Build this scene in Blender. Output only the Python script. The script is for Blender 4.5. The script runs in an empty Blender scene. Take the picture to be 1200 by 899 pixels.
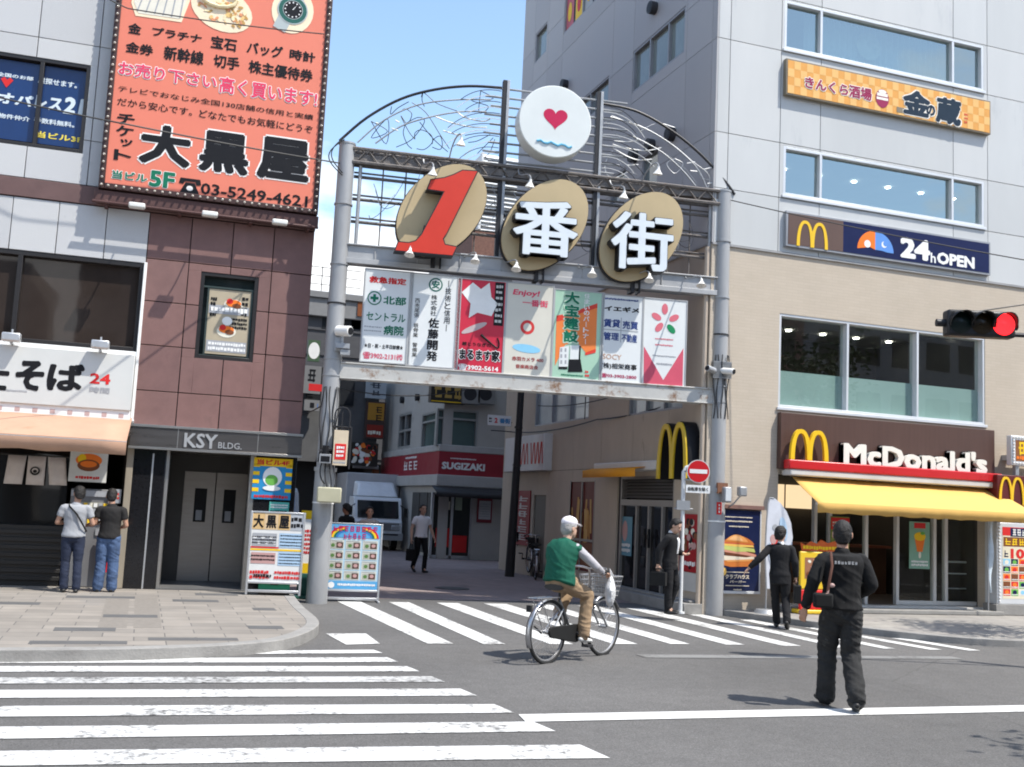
import bpy, bmesh, math, random
from mathutils import Vector, Matrix, noise
random.seed(7)
sc = bpy.context.scene
COL = sc.collection
R_ = math.radians

# ---------------------------------------------------------------- camera, sky, sun, exposure
EYE = 1.65
FPX, YAW, PIT, ROL = 1238.5, .33112, .11551, .04797
fw = Vector((math.sin(YAW)*math.cos(PIT), math.cos(YAW)*math.cos(PIT), math.sin(PIT)))
rt = Vector((math.cos(YAW), -math.sin(YAW), 0))
up = rt.cross(fw)
CR = math.cos(ROL)*rt + math.sin(ROL)*up
CU = -math.sin(ROL)*rt + math.cos(ROL)*up
CAM = Vector((0, 0, EYE))
cd = bpy.data.cameras.new('camera')
cd.sensor_fit = 'HORIZONTAL'; cd.sensor_width = 36; cd.lens = FPX/1200*36
cd.clip_start = .1; cd.clip_end = 2000
cam = bpy.data.objects.new('camera', cd); COL.objects.link(cam)
mw = Matrix((CR, CU, -fw)).transposed().to_4x4(); mw.translation = CAM
cam.matrix_world = mw
sc.camera = cam

SUNV = Vector((.42, -.40, 1)).normalized()          # towards the sun
elev = math.asin(SUNV.z); azim = math.atan2(SUNV.x, SUNV.y)
sc.world = bpy.data.worlds.new('World'); W = sc.world; W.use_nodes = True
nt = W.node_tree; nt.nodes.clear()
def N(nt, t, **k):
    n = nt.nodes.new(t)
    for a, b in k.items(): setattr(n, a, b)
    return n
sky = N(nt, 'ShaderNodeTexSky', sky_type='NISHITA', sun_disc=False)
sky.sun_elevation = elev; sky.sun_rotation = azim
sky.air_density = 1.0; sky.dust_density = .6; sky.ozone_density = 1.0
tc = N(nt, 'ShaderNodeTexCoord'); sep = N(nt, 'ShaderNodeSeparateXYZ')
nt.links.new(tc.outputs['Generated'], sep.inputs[0])
# clouds: noise on a plane high above, so they flatten towards the horizon
mx = N(nt, 'ShaderNodeMath', operation='MAXIMUM'); nt.links.new(sep.outputs[2], mx.inputs[0]); mx.inputs[1].default_value = 0
ad = N(nt, 'ShaderNodeMath', operation='ADD'); nt.links.new(mx.outputs[0], ad.inputs[0]); ad.inputs[1].default_value = .25
dx = N(nt, 'ShaderNodeMath', operation='DIVIDE'); nt.links.new(sep.outputs[0], dx.inputs[0]); nt.links.new(ad.outputs[0], dx.inputs[1])
dy = N(nt, 'ShaderNodeMath', operation='DIVIDE'); nt.links.new(sep.outputs[1], dy.inputs[0]); nt.links.new(ad.outputs[0], dy.inputs[1])
cmb = N(nt, 'ShaderNodeCombineXYZ'); nt.links.new(dx.outputs[0], cmb.inputs[0]); nt.links.new(dy.outputs[0], cmb.inputs[1])
mpv = N(nt, 'ShaderNodeMapping'); mpv.inputs['Location'].default_value = (3.3, 1.7, 0); nt.links.new(cmb.outputs[0], mpv.inputs[0])
ns = N(nt, 'ShaderNodeTexNoise'); ns.inputs['Scale'].default_value = 2.2; ns.inputs['Detail'].default_value = 7; ns.inputs['Roughness'].default_value = .55
nt.links.new(mpv.outputs[0], ns.inputs['Vector'])
# more cloud low in the sky
lo = N(nt, 'ShaderNodeMapRange'); nt.links.new(sep.outputs[2], lo.inputs[0])
lo.inputs[1].default_value = .18; lo.inputs[2].default_value = .42; lo.inputs[3].default_value = .2; lo.inputs[4].default_value = -.14
s2 = N(nt, 'ShaderNodeMath', operation='ADD'); nt.links.new(ns.outputs[0], s2.inputs[0]); nt.links.new(lo.outputs[0], s2.inputs[1])
cr = N(nt, 'ShaderNodeValToRGB'); cr.color_ramp.elements[0].position = .5; cr.color_ramp.elements[1].position = .66
nt.links.new(s2.outputs[0], cr.inputs[0])
mix = N(nt, 'ShaderNodeMixRGB'); nt.links.new(cr.outputs[0], mix.inputs[0]); hs_ = N(nt, 'ShaderNodeHueSaturation'); hs_.inputs['Saturation'].default_value = .97; hs_.inputs['Hue'].default_value = .494; nt.links.new(sky.outputs[0], hs_.inputs['Color']); nt.links.new(hs_.outputs[0], mix.inputs[1])
mix.inputs[2].default_value = (5.0, 5.05, 5.1, 1)
bg = N(nt, 'ShaderNodeBackground'); bg.inputs[1].default_value = .15; nt.links.new(mix.outputs[0], bg.inputs[0])
ow = N(nt, 'ShaderNodeOutputWorld'); nt.links.new(bg.outputs[0], ow.inputs[0])

sl = bpy.data.lights.new('sun', 'SUN'); sl.energy = 3.3; sl.angle = R_(.5); sl.color = (1, .95, .87)
so = bpy.data.objects.new('sun', sl); COL.objects.link(so)
so.rotation_euler = (-SUNV).to_track_quat('-Z', 'Y').to_euler(); so.location = (10, -10, 40)
sc.view_settings.view_transform = 'Standard'; sc.view_settings.look = 'None'
sc.view_settings.exposure = 1.03; sc.view_settings.gamma = 1
sc.view_settings.use_curve_mapping = False
sc.cycles.max_bounces = 8; sc.cycles.transparent_max_bounces = 12
sc.cycles.use_denoising = True; sc.cycles.filter_width = 1.9

# ---------------------------------------------------------------- materials
MATS = {}
def pm(name, col, rough=.6, metal=0., var=.12, scale=2.5, bump=0., bscale=40., spec=.4, stain=None, emit=None, stretch=(1, 1, 1)):
    """plain surface with slow colour wear, optional stain colour and fine bump"""
    if name in MATS: return MATS[name]
    m = bpy.data.materials.new(name); m.use_nodes = True; t = m.node_tree; b = t.nodes['Principled BSDF']
    b.inputs['Roughness'].default_value = rough; b.inputs['Metallic'].default_value = metal
    b.inputs['Specular IOR Level'].default_value = spec
    c4 = (*col, 1)
    tc = N(t, 'ShaderNodeTexCoord'); mp = N(t, 'ShaderNodeMapping'); mp.inputs['Scale'].default_value = stretch
    t.links.new(tc.outputs['Object'], mp.inputs[0])
    if var:
        n1 = N(t, 'ShaderNodeTexNoise'); n1.inputs['Scale'].default_value = scale; n1.inputs['Detail'].default_value = 6; n1.inputs['Roughness'].default_value = .65
        t.links.new(mp.outputs[0], n1.inputs['Vector'])
        mr = N(t, 'ShaderNodeMapRange'); t.links.new(n1.outputs[0], mr.inputs[0])
        mr.inputs[1].default_value = .25; mr.inputs[2].default_value = .75; mr.inputs[3].default_value = 1-var; mr.inputs[4].default_value = 1+var
        vm = N(t, 'ShaderNodeVectorMath', operation='SCALE'); vm.inputs[0].default_value = col; t.links.new(mr.outputs[0], vm.inputs['Scale'])
        out = vm.outputs[0]
        if stain:
            sc_, thr, ssc = stain
            n2 = N(t, 'ShaderNodeTexNoise'); n2.inputs['Scale'].default_value = ssc; n2.inputs['Detail'].default_value = 8; n2.inputs['Roughness'].default_value = .7
            t.links.new(mp.outputs[0], n2.inputs['Vector'])
            rp = N(t, 'ShaderNodeMapRange'); t.links.new(n2.outputs[0], rp.inputs[0]); rp.inputs[1].default_value = thr; rp.inputs[2].default_value = thr+.12
            mm = N(t, 'ShaderNodeMixRGB'); t.links.new(rp.outputs[0], mm.inputs[0]); t.links.new(out, mm.inputs[1]); mm.inputs[2].default_value = (*sc_, 1)
            out = mm.outputs[0]
        t.links.new(out, b.inputs['Base Color'])
        rr = N(t, 'ShaderNodeMapRange'); t.links.new(n1.outputs[0], rr.inputs[0]); rr.inputs[3].default_value = max(0, rough-.12); rr.inputs[4].default_value = min(1, rough+.12)
        if rough > .15: t.links.new(rr.outputs[0], b.inputs['Roughness'])
    else:
        b.inputs['Base Color'].default_value = c4
    if bump:
        n3 = N(t, 'ShaderNodeTexNoise'); n3.inputs['Scale'].default_value = bscale; n3.inputs['Detail'].default_value = 4
        t.links.new(mp.outputs[0], n3.inputs['Vector'])
        bp = N(t, 'ShaderNodeBump'); bp.inputs['Strength'].default_value = bump; bp.inputs['Distance'].default_value = .02
        t.links.new(n3.outputs[0], bp.inputs['Height']); t.links.new(bp.outputs[0], b.inputs['Normal'])
    if emit:
        b.inputs['Emission Color'].default_value = (*emit[0], 1); b.inputs['Emission Strength'].default_value = emit[1]
    MATS[name] = m; return m

def brick_mat(name, c1, c2, mortar, bw, bh, mo, rough=.75, bump=.4, offset=.5, sub=None, rotx=True, rot=0, noise_amt=.12, stain=None):
    if name in MATS: return MATS[name]
    m = bpy.data.materials.new(name); m.use_nodes = True; t = m.node_tree; b = t.nodes['Principled BSDF']
    b.inputs['Roughness'].default_value = rough; b.inputs['Specular IOR Level'].default_value = .3
    tc = N(t, 'ShaderNodeTexCoord'); mp = N(t, 'ShaderNodeMapping')
    t.links.new(tc.outputs['Object'], mp.inputs[0])
    if rotx:     # wall: (x+y, z)
        s = N(t, 'ShaderNodeSeparateXYZ'); t.links.new(mp.outputs[0], s.inputs[0])
        a = N(t, 'ShaderNodeMath', operation='ADD'); t.links.new(s.outputs[0], a.inputs[0]); t.links.new(s.outputs[1], a.inputs[1])
        c = N(t, 'ShaderNodeCombineXYZ'); t.links.new(a.outputs[0], c.inputs[0]); t.links.new(s.outputs[2], c.inputs[1])
        vec = c.outputs[0]
    else:
        mp.inputs['Rotation'].default_value = (0, 0, rot); vec = mp.outputs[0]
    br = N(t, 'ShaderNodeTexBrick'); t.links.new(vec, br.inputs['Vector'])
    br.offset = offset; br.inputs['Color1'].default_value = (*c1, 1); br.inputs['Color2'].default_value = (*c2, 1); br.inputs['Mortar'].default_value = (*mortar, 1)
    br.inputs['Scale'].default_value = 1; br.inputs['Brick Width'].default_value = bw; br.inputs['Row Height'].default_value = bh
    br.inputs['Mortar Size'].default_value = mo; br.inputs['Mortar Smooth'].default_value = .1; br.inputs['Bias'].default_value = 0
    nz = N(t, 'ShaderNodeTexNoise'); nz.inputs['Scale'].default_value = 1.3; nz.inputs['Detail'].default_value = 8; nz.inputs['Roughness'].default_value = .7
    t.links.new(mp.outputs[0], nz.inputs['Vector'])
    mr = N(t, 'ShaderNodeMapRange'); t.links.new(nz.outputs[0], mr.inputs[0]); mr.inputs[1].default_value = .25; mr.inputs[2].default_value = .75
    mr.inputs[3].default_value = 1-noise_amt; mr.inputs[4].default_value = 1+noise_amt
    vm = N(t, 'ShaderNodeVectorMath', operation='SCALE'); t.links.new(br.outputs[0], vm.inputs[0]); t.links.new(mr.outputs[0], vm.inputs['Scale'])
    out = vm.outputs[0]
    if stain:
        n2 = N(t, 'ShaderNodeTexNoise'); n2.inputs['Scale'].default_value = stain[2]; n2.inputs['Detail'].default_value = 8; t.links.new(mp.outputs[0], n2.inputs['Vector'])
        rp = N(t, 'ShaderNodeMapRange'); t.links.new(n2.outputs[0], rp.inputs[0]); rp.inputs[1].default_value = stain[1]; rp.inputs[2].default_value = stain[1]+.15
        rp.inputs[4].default_value = .6
        mm = N(t, 'ShaderNodeMixRGB'); t.links.new(rp.outputs[0], mm.inputs[0]); t.links.new(out, mm.inputs[1]); mm.inputs[2].default_value = (*stain[0], 1); out = mm.outputs[0]
    t.links.new(out, b.inputs['Base Color'])
    bp = N(t, 'ShaderNodeBump'); bp.inputs['Strength'].default_value = bump; bp.inputs['Distance'].default_value = .01; bp.invert = True
    t.links.new(br.outputs['Fac'], bp.inputs['Height']); t.links.new(bp.outputs[0], b.inputs['Normal'])
    MATS[name] = m; return m

def asphalt_mat(name, col, paint=None, wear=.5):
    if name in MATS: return MATS[name]
    m = bpy.data.materials.new(name); m.use_nodes = True; t = m.node_tree; b = t.nodes['Principled BSDF']
    b.inputs['Roughness'].default_value = .85; b.inputs['Specular IOR Level'].default_value = .25
    tc = N(t, 'ShaderNodeTexCoord'); v = tc.outputs['Object']
    n1 = N(t, 'ShaderNodeTexNoise'); n1.inputs['Scale'].default_value = .35; n1.inputs['Detail'].default_value = 6; t.links.new(v, n1.inputs['Vector'])
    n2 = N(t, 'ShaderNodeTexNoise'); n2.inputs['Scale'].default_value = 90; n2.inputs['Detail'].default_value = 3; t.links.new(v, n2.inputs['Vector'])
    n4 = N(t, 'ShaderNodeTexNoise'); n4.inputs['Scale'].default_value = 6; n4.inputs['Detail'].default_value = 6; n4.inputs['Roughness'].default_value = .7; t.links.new(v, n4.inputs['Vector'])
    def rng(o, a, b_, c, d):
        r = N(t, 'ShaderNodeMapRange'); t.links.new(o, r.inputs[0])
        for i, q in enumerate((a, b_, c, d)): r.inputs[i+1].default_value = q
        return r.outputs[0]
    def mul(a, b_):
        q = N(t, 'ShaderNodeMath', operation='MULTIPLY'); t.links.new(a, q.inputs[0]); t.links.new(b_, q.inputs[1]); return q.outputs[0]
    n7 = N(t, 'ShaderNodeTexNoise'); n7.inputs['Scale'].default_value = 38; n7.inputs['Detail'].default_value = 2; t.links.new(v, n7.inputs['Vector'])
    f = mul(mul(mul(rng(n1.outputs[0], .3, .7, .82, 1.15), rng(n2.outputs[0], .25, .75, .55, 1.45)), rng(n4.outputs[0], .3, .7, .88, 1.12)), rng(n7.outputs[0], .3, .7, .82, 1.18))
    vm = N(t, 'ShaderNodeVectorMath', operation='SCALE'); vm.inputs[0].default_value = col; t.links.new(f, vm.inputs['Scale'])
    out = vm.outputs[0]
    # tar patches and cracks
    vo = N(t, 'ShaderNodeTexVoronoi'); vo.feature = 'DISTANCE_TO_EDGE'; vo.inputs['Scale'].default_value = .16
    wv = N(t, 'ShaderNodeMixRGB'); wv.inputs[0].default_value = .12; t.links.new(v, wv.inputs[1]); t.links.new(n4.outputs['Color'], wv.inputs[2]); t.links.new(wv.outputs[0], vo.inputs['Vector'])
    ck = rng(vo.outputs['Distance'], .0, .0022, .5, 0)
    mm = N(t, 'ShaderNodeMixRGB'); t.links.new(ck, mm.inputs[0]); t.links.new(out, mm.inputs[1]); mm.inputs[2].default_value = (col[0]*.45, col[1]*.45, col[2]*.45, 1); out = mm.outputs[0]
    if paint:
        n5 = N(t, 'ShaderNodeTexNoise'); n5.inputs['Scale'].default_value = 14; n5.inputs['Detail'].default_value = 9; n5.inputs['Roughness'].default_value = .75; t.links.new(v, n5.inputs['Vector'])
        n6 = N(t, 'ShaderNodeTexNoise'); n6.inputs['Scale'].default_value = 1.1; n6.inputs['Detail'].default_value = 3; t.links.new(v, n6.inputs['Vector'])
        a = N(t, 'ShaderNodeMath', operation='MULTIPLY_ADD'); t.links.new(n6.outputs[0], a.inputs[0]); a.inputs[1].default_value = .55; t.links.new(n5.outputs[0], a.inputs[2])
        k = rng(a.outputs[0], wear, wear+.17, 1, 0)
        m2 = N(t, 'ShaderNodeMixRGB'); t.links.new(k, m2.inputs[0]); t.links.new(out, m2.inputs[1]); m2.inputs[2].default_value = (*paint, 1); out = m2.outputs[0]
    t.links.new(out, b.inputs['Base Color'])
    bp = N(t, 'ShaderNodeBump'); bp.inputs['Strength'].default_value = .5; bp.inputs['Distance'].default_value = .006
    t.links.new(n2.outputs[0], bp.inputs['Height']); t.links.new(bp.outputs[0], b.inputs['Normal'])
    MATS[name] = m; return m

def glass_mat(name, tint=(.75, .85, .85), refl=1.0, ior=1.5, rough=.0, tintr=None):
    """window glass one can see through: reflection by angle, the rest passes"""
    if name in MATS: return MATS[name]
    m = bpy.data.materials.new(name); m.use_nodes = True; t = m.node_tree; t.nodes.clear()
    tr = N(t, 'ShaderNodeBsdfTransparent'); tr.inputs[0].default_value = (*tint, 1)
    gl = N(t, 'ShaderNodeBsdfGlossy'); gl.inputs['Roughness'].default_value = rough; gl.inputs[0].default_value = (*[refl*q for q in (tintr or (1, 1, 1))], 1)
    lw = N(t, 'ShaderNodeLayerWeight'); lw.inputs[0].default_value = .5; f0 = ((ior-1)/(ior+1))**2
    pw = N(t, 'ShaderNodeMath', operation='POWER'); t.links.new(lw.outputs['Facing'], pw.inputs[0]); pw.inputs[1].default_value = 5
    fr = N(t, 'ShaderNodeMath', operation='MULTIPLY_ADD'); t.links.new(pw.outputs[0], fr.inputs[0]); fr.inputs[1].default_value = 1-f0; fr.inputs[2].default_value = f0
    n = N(t, 'ShaderNodeTexNoise'); n.inputs['Scale'].default_value = .8; tc = N(t, 'ShaderNodeTexCoord'); t.links.new(tc.outputs['Object'], n.inputs['Vector'])
    bp = N(t, 'ShaderNodeBump'); bp.inputs['Strength'].default_value = .06; bp.inputs['Distance'].default_value = .03; t.links.new(n.outputs[0], bp.inputs['Height']); t.links.new(bp.outputs[0], gl.inputs['Normal'])
    ms = N(t, 'ShaderNodeMixShader'); t.links.new(fr.outputs[0], ms.inputs[0]); t.links.new(tr.outputs[0], ms.inputs[1]); t.links.new(gl.outputs[0], ms.inputs[2])
    o = N(t, 'ShaderNodeOutputMaterial'); t.links.new(ms.outputs[0], o.inputs[0])
    MATS[name] = m; return m

def dark_glass(name, col=(.03, .045, .05), ior=1.7, rough=.03):
    if name in MATS: return MATS[name]
    m = pm(name, col, rough=rough, var=.25, scale=.7, spec=.5); b = m.node_tree.nodes['Principled BSDF']
    b.inputs['IOR'].default_value = ior
    t = m.node_tree
    n = N(t, 'ShaderNodeTexNoise'); n.inputs['Scale'].default_value = .9; tc = N(t, 'ShaderNodeTexCoord'); t.links.new(tc.outputs['Object'], n.inputs['Vector'])
    bp = N(t, 'ShaderNodeBump'); bp.inputs['Strength'].default_value = .08; bp.inputs['Distance'].default_value = .03; t.links.new(n.outputs[0], bp.inputs['Height']); t.links.new(bp.outputs[0], b.inputs['Normal'])
    return m

def flat(name, col, rough=.45):          # printed ink / vinyl / lettering
    return pm('ink_'+name, col, rough=rough, var=.07, scale=5, spec=.18)

WHITE = flat('white', (.8, .8, .78)); BLACK = flat('black', (.012, .012, .014)); RED = flat('red', (.62, .03, .03))
GREEN = flat('green', (.01, .16, .09)); YELLOW = flat('yellow', (.85, .55, .02)); NAVY = flat('navy', (.007, .013, .065))
ORANGE = flat('orange', (.85, .2, .03)); PINK = flat('pink', (.72, .06, .13)); BLUE = flat('blue', (.05, .18, .5)); CREAM = flat('cream', (.75, .72, .6))
GREY = flat('grey', (.35, .36, .38)); BROWN = flat('brown', (.2, .07, .03)); LBLUE = flat('light_blue', (.25, .55, .75)); TEAL = flat('teal', (.1, .42, .36))

# ---------------------------------------------------------------- building helpers
def frame(origin, ang): return Matrix.Translation(Vector(origin)) @ Matrix.Rotation(ang, 4, 'Z')
IDN = Matrix.Identity(4)
FL = frame((.2, 17.45, 0), -.0368)          # left building: u along its front, y into it
FG = frame((2.74, 16.88, 0), -.1441)        # the street gate
FR = frame((0, 15.9, 0), 0)                 # right building, front
FS = frame((9.02, 15.9, 0), -math.pi/2)     # right building, side wall (u towards the main road)
def ray(x, y): return (x-600)/FPX*CR - (y-449.5)/FPX*CU + fw
def uv(F, px, py, d=0.):
    """point of the photograph on the upright plane y=d of frame F -> (u, z)"""
    inv = F.inverted(); o = inv @ CAM; r = inv.to_3x3() @ ray(px, py)
    t = (d-o.y)/r.y; p = o + r*t
    return p.x, p.z
def gnd(px, py, z=0.):
    r = ray(px, py); t = (z-EYE)/r.z; return CAM + r*t
def rect(F, xl, yl, xr, yr, d=0.):
    """photo corner top-left (xl,yl), bottom-right (xr,yr) -> u0,u1,z0,z1"""
    a = uv(F, xl, yl, d); b = uv(F, xr, yr, d)
    return a[0], b[0], b[1], a[1]

WM = {}
TXT = {}
def text_geo(s, bold=0., ext=0., res=2):
    """glyph outlines as faces; bold strokes come from copies pushed outwards, each a hair in front of the last"""
    k = (s, bold, ext)
    if k in TXT: return TXT[k]
    c = bpy.data.curves.new('t', 'FONT'); c.body = s; c.size = 1; c.extrude = ext; c.resolution_u = res
    o = bpy.data.objects.new('t', c); COL.objects.link(o)
    dg = bpy.context.evaluated_depsgraph_get(); dg.update()
    me = bpy.data.meshes.new_from_object(o.evaluated_get(dg))
    vs = [v.co.copy() for v in me.vertices]; fs = [list(p.vertices) for p in me.polygons]
    bpy.data.objects.remove(o); bpy.data.curves.remove(c); bpy.data.meshes.remove(me)
    if not vs: TXT[k] = ([], [], (0, 0, 1, 1)); return TXT[k]
    if bold:
        nb = 4 if bold < .016 else 8; bv, bf = [], []
        for q in range(nb):
            a = 2*math.pi*(q+.5)/nb; off = len(bv)
            bv += [Vector((v.x+bold*math.cos(a), v.y+bold*math.sin(a), v.z)) for v in vs]; bf += [[i+off for i in f] for f in fs]
        lay = [i//len(vs) for i in range(len(bv))]; vs, fs = bv, bf
    else: lay = [0]*len(vs)
    x0 = min(v.x for v in vs); x1 = max(v.x for v in vs); y0 = min(v.y for v in vs); y1 = max(v.y for v in vs)
    TXT[k] = ([((v.x-x0)/max(1e-6, x1-x0), (v.y-y0)/max(1e-6, y1-y0), v.z/ext if ext else 0., l) for v, l in zip(vs, lay)], fs, (x0, y0, x1, y1))
    return TXT[k]

class MB:
    """collects shapes in the coordinates of a frame, then links them as ONE mesh object"""
    def __init__(s, F=IDN): s.F = F; s.v = []; s.f = []; s.fm = []; s.ms = [None]; s.cur = 0; s.tag = None; s.ft = []
    def use(s, m):
        if m is None: s.cur = 0
        else:
            if m not in s.ms: s.ms.append(m)
            s.cur = s.ms.index(m)
        return s
    def add(s, vs, fs):
        o = len(s.v); s.v += [Vector(v) for v in vs]
        for f in fs: s.f.append([i+o for i in f]); s.fm.append(s.cur); s.ft.append(s.tag)
        return s
    def box(s, x0, x1, y0, y1, z0, z1):
        if x0 > x1: x0, x1 = x1, x0
        if y0 > y1: y0, y1 = y1, y0
        if z0 > z1: z0, z1 = z1, z0
        return s.add([(x0,y0,z0),(x1,y0,z0),(x1,y1,z0),(x0,y1,z0),(x0,y0,z1),(x1,y0,z1),(x1,y1,z1),(x0,y1,z1)],
              [(0,3,2,1),(4,5,6,7),(0,1,5,4),(1,2,6,5),(2,3,7,6),(3,0,4,7)])
    def cyl(s, p0, p1, r0, r1=None, n=12, cap=True):
        p0 = Vector(p0); p1 = Vector(p1); r1 = r0 if r1 is None else r1
        d = (p1-p0).normalized(); a = d.orthogonal().normalized(); b = d.cross(a)
        vs = []; 
        for p, r in ((p0, r0), (p1, r1)):
            for i in range(n):
                t = 2*math.pi*i/n; vs.append(p + a*(r*math.cos(t)) + b*(r*math.sin(t)))
        fs = [(i, (i+1) % n, n+(i+1) % n, n+i) for i in range(n)]
        if cap: fs += [tuple(range(n-1, -1, -1)), tuple(range(n, 2*n))]
        return s.add(vs, fs)
    def tube(s, pts, r, n=6, closed=False):
        pts = [Vector(p) for p in pts]; L = len(pts); rs = r if isinstance(r, (list, tuple)) else [r]*L
        vs = []; prev = None
        for i, p in enumerate(pts):
            if closed: d = pts[(i+1) % L]-pts[i-1]
            else: d = pts[min(i+1, L-1)]-pts[max(i-1, 0)]
            d = d.normalized() if d.length > 1e-9 else Vector((0, 0, 1))
            a = d.orthogonal().normalized() if prev is None else (prev - d*prev.dot(d)).normalized()
            prev = a; b = d.cross(a)
            for k in range(n):
                t = 2*math.pi*k/n; vs.append(p + a*(rs[i]*math.cos(t)) + b*(rs[i]*math.sin(t)))
        fs = []
        for i in range(L if closed else L-1):
            j = (i+1) % L
            for k in range(n): fs.append((i*n+k, i*n+(k+1) % n, j*n+(k+1) % n, j*n+k))
        if not closed: fs += [tuple(range(n-1, -1, -1)), tuple(range((L-1)*n, L*n))]
        return s.add(vs, fs)
    def prism(s, poly, y0, y1):
        """outline [(u,z)] in the frame's upright plane, from y0 (front) to y1"""
        n = len(poly); ar = sum(poly[i][0]*poly[(i+1) % n][1]-poly[(i+1) % n][0]*poly[i][1] for i in range(n))
        if ar < 0: poly = poly[::-1]
        vs = [(u, y0, z) for u, z in poly] + [(u, y1, z) for u, z in poly]
        fs = [tuple(range(n)), tuple(range(2*n-1, n-1, -1))] + [(i, n+i, n+(i+1) % n, (i+1) % n) for i in range(n)]
        return s.add(vs, fs)
    def slab(s, poly, z0, z1):
        n = len(poly); ar = sum(poly[i][0]*poly[(i+1) % n][1]-poly[(i+1) % n][0]*poly[i][1] for i in range(n))
        if ar < 0: poly = poly[::-1]
        vs = [(x, y, z0) for x, y in poly] + [(x, y, z1) for x, y in poly]
        fs = [tuple(range(n-1, -1, -1)), tuple(range(n, 2*n))] + [(i, (i+1) % n, n+(i+1) % n, n+i) for i in range(n)]
        return s.add(vs, fs)
    def disc(s, u, z, ru, rz, y, rot=0., n=24, y1=None, a0=0, a1=None):
        c, q = math.cos(rot), math.sin(rot); P = []
        for i in range(n):
            t = 2*math.pi*i/n if a1 is None else a0+(a1-a0)*i/(n-1)
            x_, z_ = ru*math.cos(t), rz*math.sin(t); P.append((u+x_*c-z_*q, z+x_*q+z_*c))
        if y1 is None: return s.add([(a, y, b) for a, b in P], [tuple(range(n))])
        return s.prism(P, y, y1)
    def quad(s, u0, u1, z0, z1, y): return s.add([(u0,y,z0),(u1,y,z0),(u1,y,z1),(u0,y,z1)], [(0,1,2,3)])
    def ell(s, c, r, n=12, m=8, rot=None):
        vs = []; fs = []
        for j in range(m+1):
            ph = -math.pi/2+math.pi*j/m
            for i in range(n):
                t = 2*math.pi*i/n; p = Vector((r[0]*math.cos(ph)*math.cos(t), r[1]*math.cos(ph)*math.sin(t), r[2]*math.sin(ph)))
                if rot: p = rot @ p
                vs.append(Vector(c)+p)
        for j in range(m):
            for i in range(n): fs.append((j*n+i, j*n+(i+1) % n, (j+1)*n+(i+1) % n, (j+1)*n+i))
        return s.add(vs, fs)
    def lathe(s, prof, c, axis=(0, 0, 1), n=16):
        ax = Vector(axis).normalized(); a = ax.orthogonal().normalized(); b = ax.cross(a); c = Vector(c)
        vs = []; m = len(prof)
        for r, h in prof:
            for i in range(n):
                t = 2*math.pi*i/n; vs.append(c + ax*h + a*(r*math.cos(t)) + b*(r*math.sin(t)))
        fs = [(j*n+i, j*n+(i+1) % n, (j+1)*n+(i+1) % n, (j+1)*n+i) for j in range(m-1) for i in range(n)]
        return s.add(vs, fs)
    def txt(s, t, rc, y, bold=.012, depth=0., grow=0., skew=0.):
        """text filling rect rc=(u0,u1,z0,z1) on plane y"""
        vs, fs, bb = text_geo(t, bold, 1. if depth else 0.)
        u0, u1, z0, z1 = rc; u0 -= grow; u1 += grow; z0 -= grow; z1 += grow
        own = s.tag is None
        if own: s.tag = (round((u0+u1)*4), round((z0+z1)*8))
        s.add([(u0+a*(u1-u0)+skew*(b-.5)*(z1-z0), y-(c*depth/2 if depth else 0)-l*.00015, z0+b*(z1-z0)) for a, b, c, l in vs], fs)
        if own: s.tag = None
        return s
    def vtxt(s, t, rc, y, bold=.012, gap=.12):
        """vertical writing, one character per cell"""
        u0, u1, z0, z1 = rc; n = len(t); h = (z1-z0)/n; s.tag = (round((u0+u1)*4), round((z0+z1)*8))
        for i, ch in enumerate(t):
            if ch == ' ': continue
            a, b = z1-(i+1)*h+h*gap/2, z1-i*h-h*gap/2
            if ch in '一ー': s.box((u0+u1)/2-(u1-u0)*.05, (u0+u1)/2+(u1-u0)*.05, y, y+.001, a, b); continue
            if ch in 'ッァィゥェォャュョっゃゅょ、。': s.txt(ch, (u0+(u1-u0)*.3, u1, a+(b-a)*.2, b-(b-a)*.1), y, bold)
            else: s.txt(ch, (u0, u1, a, b), y, bold)
        s.tag = None; return s
    def smudge(s, rc, y, rows=2, seed=0, fill=.75):
        """print too small to read in the photograph: broken dashes"""
        r = random.Random(seed); u0, u1, z0, z1 = rc; h = (z1-z0)/rows
        for i in range(rows):
            u = u0
            while u < u1-h*.2:
                w = min(u1-u, h*r.uniform(.35, .75)); a = z0+i*h+h*(1-fill)/2
                s.quad(u, u+w*.8, a+h*fill*r.uniform(0, .25), a+h*fill*r.uniform(.8, 1), y); u += w
        return s
    def strokes(s, rc, y, n=3, seed=0, vert=False):
        """characters too blurred in the photograph to read: bars crossing in each cell"""
        r = random.Random(seed); u0, u1, z0, z1 = rc
        for i in range(n):
            if vert: a, b, c, d = u0, u1, z1-(z1-z0)*(i+.92)/n, z1-(z1-z0)*(i+.08)/n
            else: a, b, c, d = u0+(u1-u0)*(i+.08)/n, u0+(u1-u0)*(i+.92)/n, z0, z1
            w, h = b-a, d-c
            for k in range(r.choice((2, 3, 3))): q = c+h*(.08+.36*k); s.quad(a+w*r.uniform(0, .2), b-w*r.uniform(0, .2), q, q+h*.15, y-.0004*k)
            for k in range(r.choice((1, 2))): q = a+w*(r.uniform(.1, .3)+.42*k); s.quad(q, q+w*.16, c+h*r.uniform(0, .2), d-h*r.uniform(0, .15), y-.0016-.0004*k)
        return s
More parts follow.
